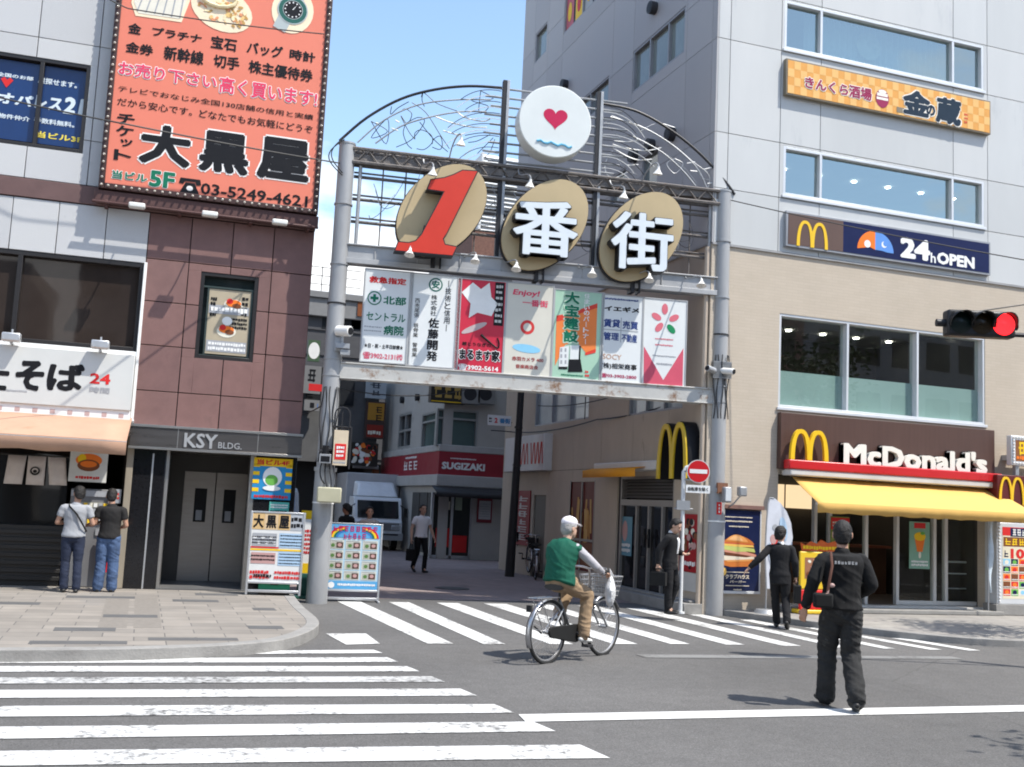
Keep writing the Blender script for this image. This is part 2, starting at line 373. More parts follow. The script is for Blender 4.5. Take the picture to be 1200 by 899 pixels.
    def build(s, name, m, parent=None, bevel=0., smooth=True, kind=None, label=None, cat=None, group=None, ang=35, split=False):
        if split and any(t for t in s.ft):          # each line of writing is a part of its own
            for tg in sorted(set(s.ft), key=str):
                q = MB(s.F); q.ms = list(s.ms)
                for f, m_, t in zip(s.f, s.fm, s.ft):
                    if t != tg: continue
                    o_ = len(q.v); q.v += [s.v[i] for i in f]; q.f.append(list(range(o_, o_+len(f)))); q.fm.append(m_); q.ft.append(None)
                q.build(name if tg is None else 'text_line', m, parent, smooth=False)
            return
        me = bpy.data.meshes.new(name); o = bpy.data.objects.new(name, me); COL.objects.link(o)
        wv = [s.F @ v for v in s.v]
        if parent is not None:
            P = WM[parent.name]; inv = P.inverted(); wv = [inv @ v for v in wv]; o.parent = parent; WM[o.name] = P
        else:
            xs = [v.x for v in wv]; ys = [v.y for v in wv]; zs = [v.z for v in wv]
            a = math.atan2(s.F[1][0], s.F[0][0])
            P = frame(((min(xs)+max(xs))/2, (min(ys)+max(ys))/2, min(zs)), a); inv = P.inverted()
            wv = [inv @ v for v in wv]; o.location = P.translation; o.rotation_euler = (0, 0, a); WM[o.name] = P
        me.from_pydata(wv, [], s.f); s.ms[0] = m
        used = sorted(set(s.fm)); remap = {}
        for i in used: remap[i] = len(me.materials); me.materials.append(s.ms[i])
        me.polygons.foreach_set('material_index', [remap[i] for i in s.fm])
        if smooth:
            me.polygons.foreach_set('use_smooth', [True]*len(me.polygons)); me.set_sharp_from_angle(angle=R_(ang))
        me.update()
        if bevel:
            bv = o.modifiers.new('bevel', 'BEVEL'); bv.width = bevel; bv.segments = 2; bv.limit_method = 'ANGLE'; bv.angle_limit = R_(40)
        if kind: o['kind'] = kind
        if label: o['label'] = label
        if cat: o['category'] = cat
        if group: o['group'] = group
        return o
def thing(name, label, cat, F=IDN, at=(0, 0, 0), rz=0., group=None):
    """Empty at the base of a thing, given in a frame"""
    o = bpy.data.objects.new(name, None); COL.objects.link(o); o.empty_display_size = .2
    M = F @ Matrix.Translation(Vector(at)) @ Matrix.Rotation(rz, 4, 'Z')
    o.location = M.translation; o.rotation_euler = M.to_euler(); WM[o.name] = M
    o['label'] = label; o['category'] = cat
    if group: o['group'] = group
    return o
def local(o): return WM[o.name]
def letters(F, t, rc, y, bold, depth, mat, parent, back=None, grow=.012):
    """raised letters, each a part of its own (with its dark return as sub-part)"""
    B_ = text_geo(t, bold, 1.)[2]; W_, H_ = B_[2]-B_[0], B_[3]-B_[1]; u0, u1, z0, z1 = rc
    for i, ch in enumerate(t):
        if ch == ' ': continue
        c = text_geo(ch, bold, 1.)[2]; p = text_geo(t[:i+1], bold, 1.)[2]
        a = u0+(u1-u0)*(p[2]-(c[2]-c[0])-B_[0])/W_; b = u0+(u1-u0)*(p[2]-B_[0])/W_
        r = (a, b, z0+(z1-z0)*(c[1]-B_[1])/H_, z0+(z1-z0)*(c[3]-B_[1])/H_)
        o = MB(F).txt(ch, r, y, bold, depth).build('letter', mat, parent)
        if back: MB(F).txt(ch, r, y+depth*.7, bold, depth*.4, grow).build('letter_return', back, o)
def dup(root, loc, rotz, label=None):
    r = root.copy(); COL.objects.link(r); r.location = loc; r.rotation_euler = (0, 0, rotz)
    if label: r['label'] = label
    for ch in list(root.children):
        c = ch.copy(); COL.objects.link(c); c.parent = r
        for g in ch.children:
            d = g.copy(); COL.objects.link(d); d.parent = c
    return r
def panels(mb, us, zs, holes, gap, y0, y1, mats=None):
    """wall panels with open joints, cut round the window holes (u0,u1,z0,z1)"""
    for i in range(len(us)-1):
        for j in range(len(zs)-1):
            a, b, c, d = us[i]+gap/2, us[i+1]-gap/2, zs[j]+gap/2, zs[j+1]-gap/2
            if mats: mb.use(mats[(i*7+j*5+i*j*3) % len(mats)])
            hs = [h for h in holes if h[0] < b and h[1] > a and h[2] < d and h[3] > c]
            ux = sorted({a, b} | {min(max(q, a), b) for h in hs for q in h[:2]}); zx = sorted({c, d} | {min(max(q, c), d) for h in hs for q in h[2:]})
            for k in range(len(ux)-1):
                for l in range(len(zx)-1):
                    p, q = (ux[k]+ux[k+1])/2, (zx[l]+zx[l+1])/2
                    if any(h[0] < p < h[1] and h[2] < q < h[3] for h in hs): continue
                    mb.box(ux[k], ux[k+1], y0, y1, zx[l], zx[l+1])
def wall_holes(mb, u0, u1, z0, z1, holes, y0, y1): panels(mb, [u0, u1], [z0, z1], holes, 0, y0, y1)
# ---------------------------------------------------------------- ground
ASPH = asphalt_mat('asphalt', (.112, .109, .106))
PAINT = asphalt_mat('road_paint', (.105, .103, .101), (.57, .57, .555), .785)
PAINTW = asphalt_mat('road_paint_worn', (.105, .103, .101), (.46, .46, .45), .735)
PAINTF = asphalt_mat('road_paint_faint', (.105, .103, .101), (.2, .2, .195), .8)
PAV = brick_mat('paving_slabs', (.27, .245, .215), (.205, .188, .167), (.11, .105, .1), .62, .31, .006, rough=.85, bump=.3, rotx=False, noise_amt=.16, stain=((.2, .19, .18), .6, 1.6))
PAVR = brick_mat('paving_slabs_right', (.29, .275, .25), (.25, .235, .22), (.17, .16, .15), .4, .4, .008, rough=.85, bump=.3, rotx=False, noise_amt=.16, stain=((.2, .19, .18), .62, 1.6))
LANE = brick_mat('lane_paving', (.3, .235, .22), (.25, .2, .19), (.15, .13, .13), .2, .1, .008, rough=.85, bump=.3, rotx=False, rot=.78, noise_amt=.18, stain=((.1, .09, .09), .6, .9))
CONC = pm('kerb_concrete', (.25, .243, .23), .85, var=.18, scale=5, bump=.3, stain=((.2, .19, .18), .6, 4))
DPAV = pm('dark_slab', (.1, .1, .1), .8, var=.15, scale=5)

g = MB(); g.add([(-600, -600, 0), (600, -600, 0), (600, 600, 0), (-600, 600, 0)], [(0, 1, 2, 3)])
g.build('ground_asphalt', ASPH, kind='structure')
g = MB(); g.add([(2.6, 17.75, .004), (9.05, 17.75, .004), (9.05, 90, .004), (2.6, 90, .004)], [(0, 1, 2, 3)])
g.add([(9.05, 26.6, .004), (40, 26.6, .004), (40, 30.4, .004), (9.05, 30.4, .004)], [(0, 1, 2, 3)])
g.build('lane_paving', LANE, kind='structure')

def offset_line(P, d):
    out = []
    for i in range(len(P)):
        a = Vector(P[max(i-1, 0)]); b = Vector(P[min(i+1, len(P)-1)]); t = (b-a).normalized()
        out.append((P[i][0]-t.y*d, P[i][1]+t.x*d))
    return out
def smooth_line(P, k=4):
    out = []
    for i in range(len(P)-1):
        p0, p1, p2, p3 = [Vector(P[min(max(j, 0), len(P)-1)]) for j in (i-1, i, i+1, i+2)]
        for s in range(k):
            t = s/k
            out.append(tuple(.5*(2*p1+(p2-p0)*t+(2*p0-5*p1+4*p2-p3)*t*t+(3*p1-p0-3*p2+p3)*t**3)))
    out.append(tuple(P[-1])); return out
KL = smooth_line([(-1.1, 10.9), (-.07, 10.98), (.89, 11.24), (1.57, 11.71), (2.03, 12.62), (2.24, 13.54), (2.28, 15.0), (2.34, 16.2), (2.42, 17.3)])
KL = [(-40, 10.6)] + KL + [(2.45, 26)]
def pavement(name, line, back, mat, h, extra=None):
    inn = offset_line(line, .16)
    m = MB(); m.slab(inn + back, 0, h-.004)
    if extra: m.use(DPAV); extra(m)
    m.build(name, mat, kind='structure', smooth=False)
    k = MB(); n = len(line)
    vs = [(x, y, z) for (x, y), z in [(p, 0) for p in line] + [(p, h) for p in line] + [(p, h) for p in inn] + [(p, 0) for p in inn]]
    fs = []
    for i in range(n-1):
        fs += [(i, i+1, n+i+1, n+i), (n+i, n+i+1, 2*n+i+1, 2*n+i), (2*n+i, 2*n+i+1, 3*n+i+1, 3*n+i)]
    k.add(vs, fs); k.build('kerb', CONC, kind='structure', bevel=.01)
def dark_slabs(m):
    r = random.Random(3)
    for x, y, w, d in [(-.85, 15.9, .9, .3), (.55, 15.6, .62, .3), (-.3, 13.6, .62, .3), (-.75, 12.3, .62, .3), (1.3, 12.6, .4, .3), (.2, 11.6, .9, .2), (1.55, 14.6, .3, .3), (-2, 14.9, .9, .3), (.9, 16.6, .62, .3), (-.9, 11.3, .9, .22)]:
        m.box(x, x+w, y, y+d, .1155, .1185)
    m.use(pm('drain_cover', (.2, .182, .16), .8, 0, var=.2, scale=20))
    for i in range(2): m.box(-.32+i*.37, -.02+i*.37, 12.6, 16.2, .1155, .1175)
pavement('pavement', KL, [(2.3, 26), (-40, 26)], PAV, .12, dark_slabs)
KR = smooth_line([(9.05, 16.6), (9.4, 15.75), (9.85, 14.6), (10.6, 13.1), (11.3, 12.35), (12.4, 12.0), (14, 11.9)])
KR = [(9.0, 17.6)] + KR + [(60, 11.7)]
def mirrored(line): return line
pavement('pavement', KR, [(60, 26.4), (9.1, 26.4)], PAVR, .1)

mk = MB()
near = [(11.30, 11.51, 11.5, 11.74, 2.62), (10.86, 11.13, 10.87, 11.19, 2.65), (10.37, 10.68, 10.27, 10.59, 2.72), (9.77, 10.07, 9.67, 9.98, 2.81), (9.14, 9.48, 8.97, 9.31, 2.9), (8.43, 8.82, 8.22, 8.58, 2.98), (7.72, 8.09, 7.52, 7.87, 3.06), (7.02, 7.39, 6.68, 7.08, 3.12), (6.2, 6.55, 5.95, 6.3, 3.2)]
for i, (a, b, c, d, x) in enumerate(near):
    k = (x+8)/(x+1); a, b = c+(a-c)*k, d+(b-d)*k
    mk.use(PAINTW if i in (3,) else None)
    mk.add([(-8, a, .006), (x, c, .006), (x-.05, d, .006), (-8, b, .006)], [(0, 1, 2, 3)])
mk.build('crosswalk_markings', PAINT, kind='structure')
mk = MB()
for x0, w, xb, y0, y1 in [(3.12, .38, 3.32, 12.25, 17.15), (3.97, .34, 4.0, 12.22, 17.2), (4.78, .37, 4.86, 12.25, 17.2), (5.6, .4, 5.72, 12.28, 17.2), (6.45, .34, 6.53, 12.3, 17.15), (7.27, .34, 7.31, 12.25, 17.1), (8.04, .34, 8.1, 12.15, 16.8), (8.75, .28, 8.85, 12.0, 16.2), (9.3, .26, 9.5, 11.92, 15.2), (9.85, .26, 10.18, 11.82, 14.2), (10.5, .26, 10.76, 11.75, 13.0)]:
    mk.add([(xb, y0, .006), (xb+w-.06, y0, .006), (x0+w, y1, .006), (x0, y1, .006)], [(0, 1, 2, 3)])
mk.use(PAINT).add([(2.27, 13.12, .006), (2.34, 12.15, .006), (2.75, 12.23, .006), (2.77, 13.14, .006)], [(0, 1, 2, 3)])
mk.build('crosswalk_markings', PAINT, kind='structure')
mk = MB(); mk.add([(2.95, 7.87, .006), (30, 7.7, .006), (30, 7.98, .006), (2.99, 8.15, .006)], [(0, 1, 2, 3)])
mk.build('stop_line', asphalt_mat('stop_paint', (.105, .103, .101), (.62, .62, .6), .88), kind='structure')
mk = MB(); mk.add([(5.6, 11.15, .005), (10, 11.0, .005), (10, 11.22, .005), (5.6, 11.4, .005)], [(0, 1, 2, 3)])
mk.build('faded_marking', PAINTF, kind='structure')
mk = MB(); mk.cyl((5.88, 20.1, .002), (5.88, 20.1, .014), .34, n=28); mk.cyl((5.88, 20.1, .014), (5.88, 20.1, .018), .29, n=28)
mk.build('manhole_cover', pm('iron', (.09, .085, .08), .6, .5, var=.2, scale=14), label='round iron manhole cover set in the lane paving beyond the gate', cat='manhole cover')

# ---------------------------------------------------------------- left building
GREYP = pm('grey_wall_panel', (.5, .505, .51), .8, var=.05, scale=60, bump=.25, bscale=120, stain=((.36, .37, .38), .66, 1.5))
TILE = pm('brown_tile', (.19, .105, .095), .6, var=.14, scale=4, bump=.12, bscale=60, stain=((.12, .062, .056), .6, 2))
DKBROWN = pm('brown_band', (.13, .075, .07), .6, var=.15, scale=4)
GROUT = pm('joint_dark', (.05, .045, .045), .9, var=.1)
DGL = dark_glass('dark_window', (.035, .026, .022), 1.45)
BLKFR = pm('black_frame', (.02, .018, .018), .4, var=.1)
STEEL = pm('brushed_steel', (.42, .41, .39), .35, .85, var=.08, scale=3, stretch=(1, 1, 30))
ALU = pm('aluminium', (.55, .56, .57), .42, .7, var=.08, scale=6)
GRAN = pm('black_granite', (.012, .012, .014), .12, var=.3, scale=30)
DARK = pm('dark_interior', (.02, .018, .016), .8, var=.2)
B = thing('commercial_building', 'grey panelled building with a brown tiled bay and a black entrance', 'building', FL, (-3.4, 0, 0))
U = lambda x, y, d=0: uv(FL, x, y, d)[0]
Z = lambda x, y, d=0: uv(FL, x, y, d)[1]
UR = 2.18
w3 = (-9, -1.5, 6.83, 8.28); w2 = (-9, -.43, 3.77, 5.19)
mb = MB(FL)
us = [-9, -8.1, -6.9, -5.7, -4.5, -3.36, U(30, 190), U(110, 130), -.42, .3, 1.1, UR]
zr1 = Z(54, 45); zs = [6.33, Z(105, 165), zr1, zr1+1.0, zr1+1.98, 13.2]
GM = [GREYP, pm('grey_wall_panel_b', (.475, .48, .485), .8, var=.06, scale=50, bump=.25, bscale=120, stain=((.36, .37, .38), .62, 1.3)), pm('grey_wall_panel_c', (.515, .52, .52), .8, var=.05, scale=60, bump=.25, bscale=120, stain=((.4, .4, .41), .66, 1.5))]
panels(mb, us, zs, [w3], .012, 0, .05, GM)
panels(mb, [-9, -7.2, -5.8, -4.4, -3.2, U(12, 270), U(67, 270), U(122, 290), -.42], [5.19, 6.02], [], .012, 0, .05, GM)
mb.build('grey_panel_wall', GREYP, B, bevel=.004)
mb = MB(FL)
tu = [-.42, U(218, 350), U(322, 350) if False else .95, 1.5, UR]
w = (UR+.42)/4; tu = [-.42+i*w for i in range(5)]
tz = [2.62, Z(165, 457, 0), Z(165, 457)+.72, Z(165, 457)+1.42, Z(165, 457)+2.1, 6.02]
wm = rect(FL, 236, 318, 296, 425)
panels(mb, tu, tz, [wm], .014, 0, .05, [TILE, pm('brown_tile_b', (.205, .112, .1), .5, var=.14, scale=4, bump=.12, bscale=60, stain=((.15, .085, .075), .6, 2)), pm('brown_tile_c', (.178, .098, .09), .62, var=.16, scale=4, bump=.12, bscale=60, stain=((.14, .075, .07), .58, 2))])
mb.build('brown_tile_wall', TILE, B, bevel=.004)
mb = MB(FL); mb.box(-9, -1.22, -.02, .05, 6.03, 6.32); mb.box(-1.22, UR, -.05, .05, 6.03, 6.32)
mb.build('brown_band', DKBROWN, B, bevel=.006)
mb = MB(FL)           # body behind the panels
mb.box(-9, UR-.02, .3, 12, 2.62, 13.15)
mb.use(TILE).box(UR-.02, UR, .501, 12, 0, 2.6).box(UR-.02, UR, .051, 12, 2.6, 13.15); mb.use(GROUT)
wall_holes(mb, -9, UR-.021, 2.62, 13.15, [w3, w2, wm], .051, .3)
mb.box(-9, UR-.03, 6, 12, 0, 2.61)
mb.build('body', GROUT, B)
mb = MB(FL); mb.box(-9, -.395, -.03, .05, 3.70, 3.769); mb.box(-.44, -.395, -.04, .05, 2.4, 5.2); mb.build('white_trim', WHITE, B, bevel=.005)
# windows
def window(par, F, rc, mull, frm, gl, depth=.12, t=.045, y=0., zm=()):
    u0, u1, z0, z1 = rc
    f = MB(F)
    f.box(u0, u0+t, y+.01, y+depth, z0, z1); f.box(u1-t, u1, y+.01, y+depth, z0, z1)
    f.box(u0+t, u1-t, y+.01, y+depth, z0, z0+t); f.box(u0+t, u1-t, y+.01, y+depth, z1-t, z1)
    for m in mull: f.box(m-t/2, m+t/2, y+.012, y+depth-.01, z0+t, z1-t)
    for m in zm: f.box(u0+t, u1-t, y+.014, y+depth-.012, m-t/2, m+t/2)
    o = f.build('window', frm, par, bevel=.004)
    p = MB(F); p.quad(u0+t*.5, u1-t*.5, z0+t*.5, z1-t*.5, y+depth*.6); p.build('pane', gl, o)
    return o
window(B, FL, w2, [-6.2, -3.9, U(19, 350)], BLKFR, DGL, .2, .07)
window(B, FL, w3, [-6.6, -4.2, U(43, 140)], BLKFR, DGL, .2, .06)
mb = MB(FL); ws = wm
window(B, FL, wm, [], BLKFR, dark_glass('small_window', (.02, .03, .03), 1.5), .2, .06)
# inside: a curtain behind the dark first-floor glass is part of its colour
# KSY band over the entrance
mb = MB(FL); mb.box(-.42, UR+.02, -.16, .05, 2.30, 2.60); mb.build('entrance_fascia', pm('dark_steel', (.16, .15, .145), .3, .75, var=.12, scale=2, stretch=(.4, 1, 6)), B, bevel=.01)
mb = MB(FL); mb.box(-.43, UR+.03, -.175, .05, 2.600, 2.64); mb.box(-.43, UR+.03, -.175, .05, 2.26, 2.299)
for q in (.28, 1.5): mb.box(q, q+.012, -.163, -.16, 2.3, 2.6)
mb.build('fascia_trim', STEEL, B, bevel=.004)
# ground floor
mb = MB(FL); pu = U(188, 620)
mb.box(-.36, pu, -.02, .5, .0, 2.259); mb.build('granite_pillar', GRAN, B, bevel=.01)
mb = MB(FL); q = U(172.5, 620, -.03); mb.box(q-.012, q+.012, -.03, -.018, .12, 2.2); mb.build('pillar_strip', ALU, B)
pr = U(294, 620)
mb = MB(FL); mb.box(pr, UR-.021, -.01, .5, 0, 2.259); mb.build('granite_pillar', GRAN, B, bevel=.01)
for a, b in ((pr-.08, pr-.001), (pu+.001, pu+.05)): MB(FL).box(a, b, -.005, .4, .1, 2.259).build('entrance_jamb', STEEL, B, bevel=.004)
D = 1.5
mb = MB(FL)           # recess: side walls, ceiling, back
mb.box(pu-.1, pu, .5, D, 0, 2.3); mb.box(pr, pr+.1, .5, D, 0, 2.3); mb.box(pu, pr, .0, D, 2.262, 2.3)
dr = rect(FL, 217, 552, 281, 684, D)
mb.box(pu, dr[0], D, D+.1, 0, 2.3); mb.box(dr[1], pr, D, D+.1, 0, 2.3); mb.box(dr[0], dr[1], D, D+.1, dr[3], 2.3)
mb.build('entrance_recess', pm('recess_wall', (.05, .045, .04), .4, var=.15), B)
mb = MB(FL); mb.box(pu, pr, -.05, D, .1, .135); mb.build('entrance_floor', pm('entrance_floor', (.1, .1, .1), .5, var=.2), B)
mid = (dr[0]+dr[1])/2
DOOR = pm('lift_door_steel', (.36, .33, .3), .38, .6, var=.1, scale=2, stretch=(1, 1, 8))
for a, b in ((dr[0], mid-.006), (mid+.006, dr[1])):
    d = MB(FL); d.box(a, b, D+.01, D+.05, .135, dr[3]); do = d.build('door', DOOR, B, bevel=.004)
    c = (a+b)/2+(.03 if a == dr[0] else -.02); wz = rect(FL, 228, 572, 240, 612, D)
    p = MB(FL); p.box(c-.1, c+.1, D+.0, D+.012, wz[2], wz[3]); p.build('door_window', BLACK, do)
    p = MB(FL); p.box(c-.06, c+.04, D-.004, D-.001, wz[2]+.03, wz[2]+.2); p.build('notice', GREY, do)
# left return of the recess is mirror steel
mb = MB(FL); mb.box(pu+.052, pu+.056, .42, D-.1, .15, 2.2); mb.build('mirror_panel', pm('mirror', (.5, .5, .5), .05, 1., var=.03), B)
# soba shop: open front
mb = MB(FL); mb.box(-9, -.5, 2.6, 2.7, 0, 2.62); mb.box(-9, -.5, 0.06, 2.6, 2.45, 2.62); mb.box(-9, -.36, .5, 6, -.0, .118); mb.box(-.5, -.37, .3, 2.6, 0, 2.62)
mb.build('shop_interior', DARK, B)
mb = MB(FL); c0 = U(143, 600, -.02); mb.box(c0, c0+.1, -.06, .1, .12, 2.45); mb.build('shop_post', pm('post_wood', (.3, .26, .2), .7, var=.2, scale=3, stretch=(1, 1, .2)), B, bevel=.008)
DKWOOD = pm('dark_board', (.022, .02, .018), .5, var=.3, scale=2, stretch=(.3, 1, 4))
mb = MB(FL); cu = U(72, 640, .1)
mb.box(-9, cu, .12, .5, .12, 1.02)
for i in range(7): mb.box(-9, cu+.01, .09, .12, .2+i*.115, .2+i*.115+.06)
mb.build('shop_front_boards', DKWOOD, B, bevel=.004)
mb = MB(FL); mb.box(-9, cu, .14, .18, 1.02, 2.45); mb.build('shop_glass', dark_glass('shop_glass', (.012, .012, .012), 1.4), B)
# rainwater edge and air conditioner on the roof
mb = MB(FL); mb.box(-9.1, UR+.06, -.06, 12, 13.2, 13.4); mb.build('parapet', GREYP, B)

# --- shop sign
S = thing('shop_sign', 'white soba shop sign with black brush lettering and red 24 above the awning', 'sign', FL, (-4, -.1, 2.7))
mb = MB(FL); mb.box(-9, -.445, -.16, -.031, 2.83, 3.70); mb.build('sign_face', pm('sign_white', (.58, .59, .57), .35, var=.04), S, bevel=.01)
mb = MB(FL); 
for t, rc in (('士', (-22, 421, 9, 458)), ('そ', (20, 421, 50, 459)), ('ば', (57, 424, 97, 460))):
    mb.txt(t, rect(FL, *rc, -.164), -.164, .045)
mb.use(RED).txt('24', rect(FL, 106, 437, 129, 451, -.164), -.164, .03)
mb.use(GREY).txt('時間', rect(FL, 105, 453, 128, 461.5, -.164), -.164, .03); mb.smudge(rect(FL, 0, 455, 32, 460.5, -.164), -.164, 1, 5)
mb.build('lettering', BLACK, S)
mb = MB(FL); mb.box(-9, -.445, -.13, -.031, 2.66, 2.829); mb.use(flat('stamp', (.5, .36, .34)))
for i in range(22): mb.quad(-.61-i*.245, -.54-i*.245, 2.715, 2.78, -.133)
mb.build('stamp_border', WHITE, S)
for px in (14, 119):
    L = thing('sign_lamp', 'small grey floodlight %s, on top of the white soba sign' % ('at the left frame edge' if px < 50 else 'below the dark first-floor window'), 'lamp', FL, (U(px, 390, -.2), -.2, 3.72), group='lamps above the soba sign')
    u = U(px, 390, -.25)
    mb = MB(FL); mb.box(u-.13, u+.13, -.33, -.17, 3.74, 3.87); mb.build('lamp_housing', ALU, L, bevel=.02)
    mb = MB(FL); mb.cyl((u, -.22, 3.87), (u, -.22, 3.93), .015); mb.cyl((u, -.22, 3.7), (u, -.22, 3.745), .02); mb.box(u-.02, u+.02, -.22, -.03, 3.712, 3.735); mb.build('bracket', ALU, L)
# --- awning
PEACH = pm('peach_canvas', (.44, .27, .185), .8, var=.1, scale=2.5, bump=.1, bscale=80, stain=((.36, .2, .12), .6, 1.5))
A = thing('shop_awning', 'faded peach canvas awning over the soba shop front', 'awning', FL, (-4, -.5, 2.3))
zt, zf, zb = Z(75, 485, -.05), Z(75, 512, -1.0), Z(75, 529, -1.0)
ue = U(149, 512, -1.0)
n = 24; vs = []; fs = []
for i in range(n+1):
    u = -9+(ue+9)*i/n
    vs += [(u, -.05, zt), (u, -.5, (zt+zf)/2+.02-.012*math.sin(i*2.1)), (u, -1.0, zf), (u, -1.0, zf-.03), (u, -1.005-.012*math.sin(i*1.7), zb+.012*math.sin(i*2.6))]
for i in range(n):
    for j in range(4): fs.append((i*5+j, i*5+j+1, i*5+6+j, i*5+5+j))
mb = MB(FL).add(vs, fs); o = mb.build('canvas', PEACH, A); sd = o.modifiers.new('thickness', 'SOLIDIFY'); sd.thickness = .006
mb = MB(FL); mb.tube([(-9, -.985, zf-.02), (ue, -.985, zf-.02)], .018); mb.tube([(-9, -.09, zt-.05), (ue+.03, -.09, zt-.05)], .03)
for u in (ue-.05, -3, -6): mb.tube([(u, -.05, zt-.15), (u, -.5, zt-.33), (u, -.97, zf-.03)], .015)
mb.build('awning_frame', ALU, A)
# --- noren, poster, ticket machine
NOR = pm('noren_cloth', (.62, .56, .52), .9, var=.1, scale=6)
Nn = thing('noren_curtain', 'short split shop curtain with a round black crest hanging in the soba shop doorway', 'curtain', FL, (U(40, 570, .05), .05, Z(40, 570, .05)))
r = rect(FL, 9, 533, 75, 570, .05)
for i in range(3):
    a = r[0]+(r[1]-r[0])*i/3+.012; b = r[0]+(r[1]-r[0])*(i+1)/3-.012; v = []; f = []
    for k in range(7):
        for j in range(4):
            t = j/3; v.append((a+(b-a)*k/6+(.05*t if i == 2 else -.03*t if i == 0 else 0), .05+.014*math.sin(k*1.4+i)*t, r[3]-(r[3]-r[2])*t*(1 if i < 2 else .97)))
    f = [(k*4+j, k*4+j+1, k*4+5+j, k*4+4+j) for k in range(6) for j in range(3)]
    o = MB(FL).add(v, f).build('cloth_panel', NOR, Nn); o.modifiers.new('thickness', 'SOLIDIFY').thickness = .004
mb = MB(FL); cx_, cz_ = uv(FL, 41, 552, .03); mb.disc(cx_, cz_, .07, .065, .03); mb.use(NOR).disc(cx_, cz_+.005, .045, .04, .028); mb.use(None).disc(cx_, cz_-.005, .03, .025, .026); mb.build('crest', BLACK, Nn)
mb = MB(FL); mb.tube([(r[0]-.1, .06, r[3]+.01), (r[1]+.1, .06, r[3]+.01)], .012); mb.build('rail', DKWOOD, Nn)
P = thing('bowl_poster', 'hanging noodle bowl poster with orange fire photo above the ticket machine', 'poster', FL, (U(104, 567, .0), 0, Z(104, 567)))
r = rect(FL, 83, 528, 124, 566, .0)
mb = MB(FL); mb.box(r[0], r[1], .0, .02, r[2], r[3]); mb.build('poster_board', flat('poster_white', (.62, .62, .58)), P)
mb = MB(FL); c = ((r[0]+r[1])/2, (r[2]+r[3])/2); mb.use(ORANGE).disc(c[0], c[1]+.1, .19, .1, -.003); mb.use(YELLOW).disc(c[0]-.1, c[1]+.12, .06, .07, -.005); mb.use(BROWN).disc(c[0], c[1]+.02, .16, .09, -.006); mb.use(ORANGE).disc(c[0], c[1]+.04, .12, .05, -.008); mb.use(RED)
mb.smudge((r[0]+.1, r[1]-.08, r[2]+.03, r[2]+.1), -.004, 1, 2); mb.build('poster_print', ORANGE, P)
T = thing('ticket_machine', 'meal ticket machine with lit menu buttons between the two men at the soba shop', 'vending machine', FL, (U(108, 680, .2), .2, .118))
r = rect(FL, 84, 572, 131, 672, .1); r = (r[0], r[1], .118, r[3])
mb = MB(FL); mb.box(r[0], r[1], .06, .5, r[2], r[3]); mb.build('cabinet', pm('machine_grey', (.16, .16, .165), .5, var=.1), T, bevel=.015)
mb = MB(FL); a = rect(FL, 92, 588, 130, 615, .05); mb.box(a[0], a[1], .045, .062, a[2], a[3]); mb.use(GREY)
for i in range(7):
    for j in range(4): 
        du = (a[1]-a[0])/7; dz = (a[3]-a[2])/4
        mb.use([WHITE, CREAM, YELLOW, GREY][(i*3+j*5) % 4]).box(a[0]+i*du+.01, a[0]+(i+1)*du-.01, .036, .046, a[2]+j*dz+.01, a[2]+(j+1)*dz-.012)
mb.build('menu_buttons', pm('menu_panel', (.3, .29, .24), .4, var=.05), T)
mb = MB(FL); a = rect(FL, 84, 574, 131, 583, .05); mb.box(a[0], a[1], .04, .06, a[2], a[3]); mb.build('header_strip', GREY, T)
mb = MB(FL); a = rect(FL, 112, 620, 128, 628, .05); mb.box(a[0], a[1], .04, .06, a[2], a[3]); mb.build('coin_tray', ALU, T)
mb = MB(FL); a = rect(FL, 112, 660, 124, 690, -.0); mb.box(a[0], a[1], -.03, .0, a[2]+.25, a[3]+.42); mb.use(WHITE).smudge((a[0]+.02, a[1]-.02, a[3]+.1, a[3]+.38), -.033, 3, 8)
mb.build('red_leaflet', RED, T)
mb = MB(FL); a = rect(FL, 128, 573, 141, 590, .0); mb.box(a[0], a[1], 0, .02, a[2], a[3]); mb.use(RED).smudge((a[0]+.02, a[1]-.02, a[2]+.05, a[3]-.05), -.003, 2, 3)
o = mb.build('wall_notice', GREY, label='small grey notice on the black wall right of the ticket machine', cat='notice')

# --- KSY lettering
LST = pm('letter_steel', (.6, .6, .6), .3, .6, var=.05); letters(FL, 'KSY', rect(FL, 216.5, 507, 254, 526.5, -.17), -.166, .025, .02, LST, B); letters(FL, 'BLDG.', rect(FL, 256, 518, 283, 527, -.17), -.166, .012, .015, LST, B)

# --- blue window film sign
S = thing('window_sign', 'blue estate agent window film with white lettering and yellow 3F beside the salmon billboard', 'sign', FL, (-3, .07, 6.9))
mb = MB(FL); y = .1
BL = pm('blue_film', (.008, .035, .13), .25, var=.2, scale=.8)
for a, b in ((-8.9, -6.65), (-6.55, -4.25), (-4.15, U(40.5, 140, y)), (U(46.5, 140, y), -1.57)):
    mb.box(a, b, y, y+.01, 6.93, 8.2)
mb.build('film', BL, S)
mb = MB(FL); y = .095
mb.txt('全国のお部', rect(FL, -3, 84, 39, 95, y), y, .03); mb.txt('屋探せます。', rect(FL, 45, 90, 90, 104, y), y, .03)
mb.txt('オパ', rect(FL, -2, 107, 38, 126, y), y, .045, skew=.1); mb.txt('レス', rect(FL, 42, 111, 72, 131, y), y, .045, skew=.1); mb.txt('21', rect(FL, 76, 113, 97, 136, y), y, .05, skew=.1)
mb.txt('物件仲介', rect(FL, -2, 132, 35, 143, y), y, .03); mb.txt('手数料無料。', rect(FL, 40, 137, 87, 150, y), y, .03)
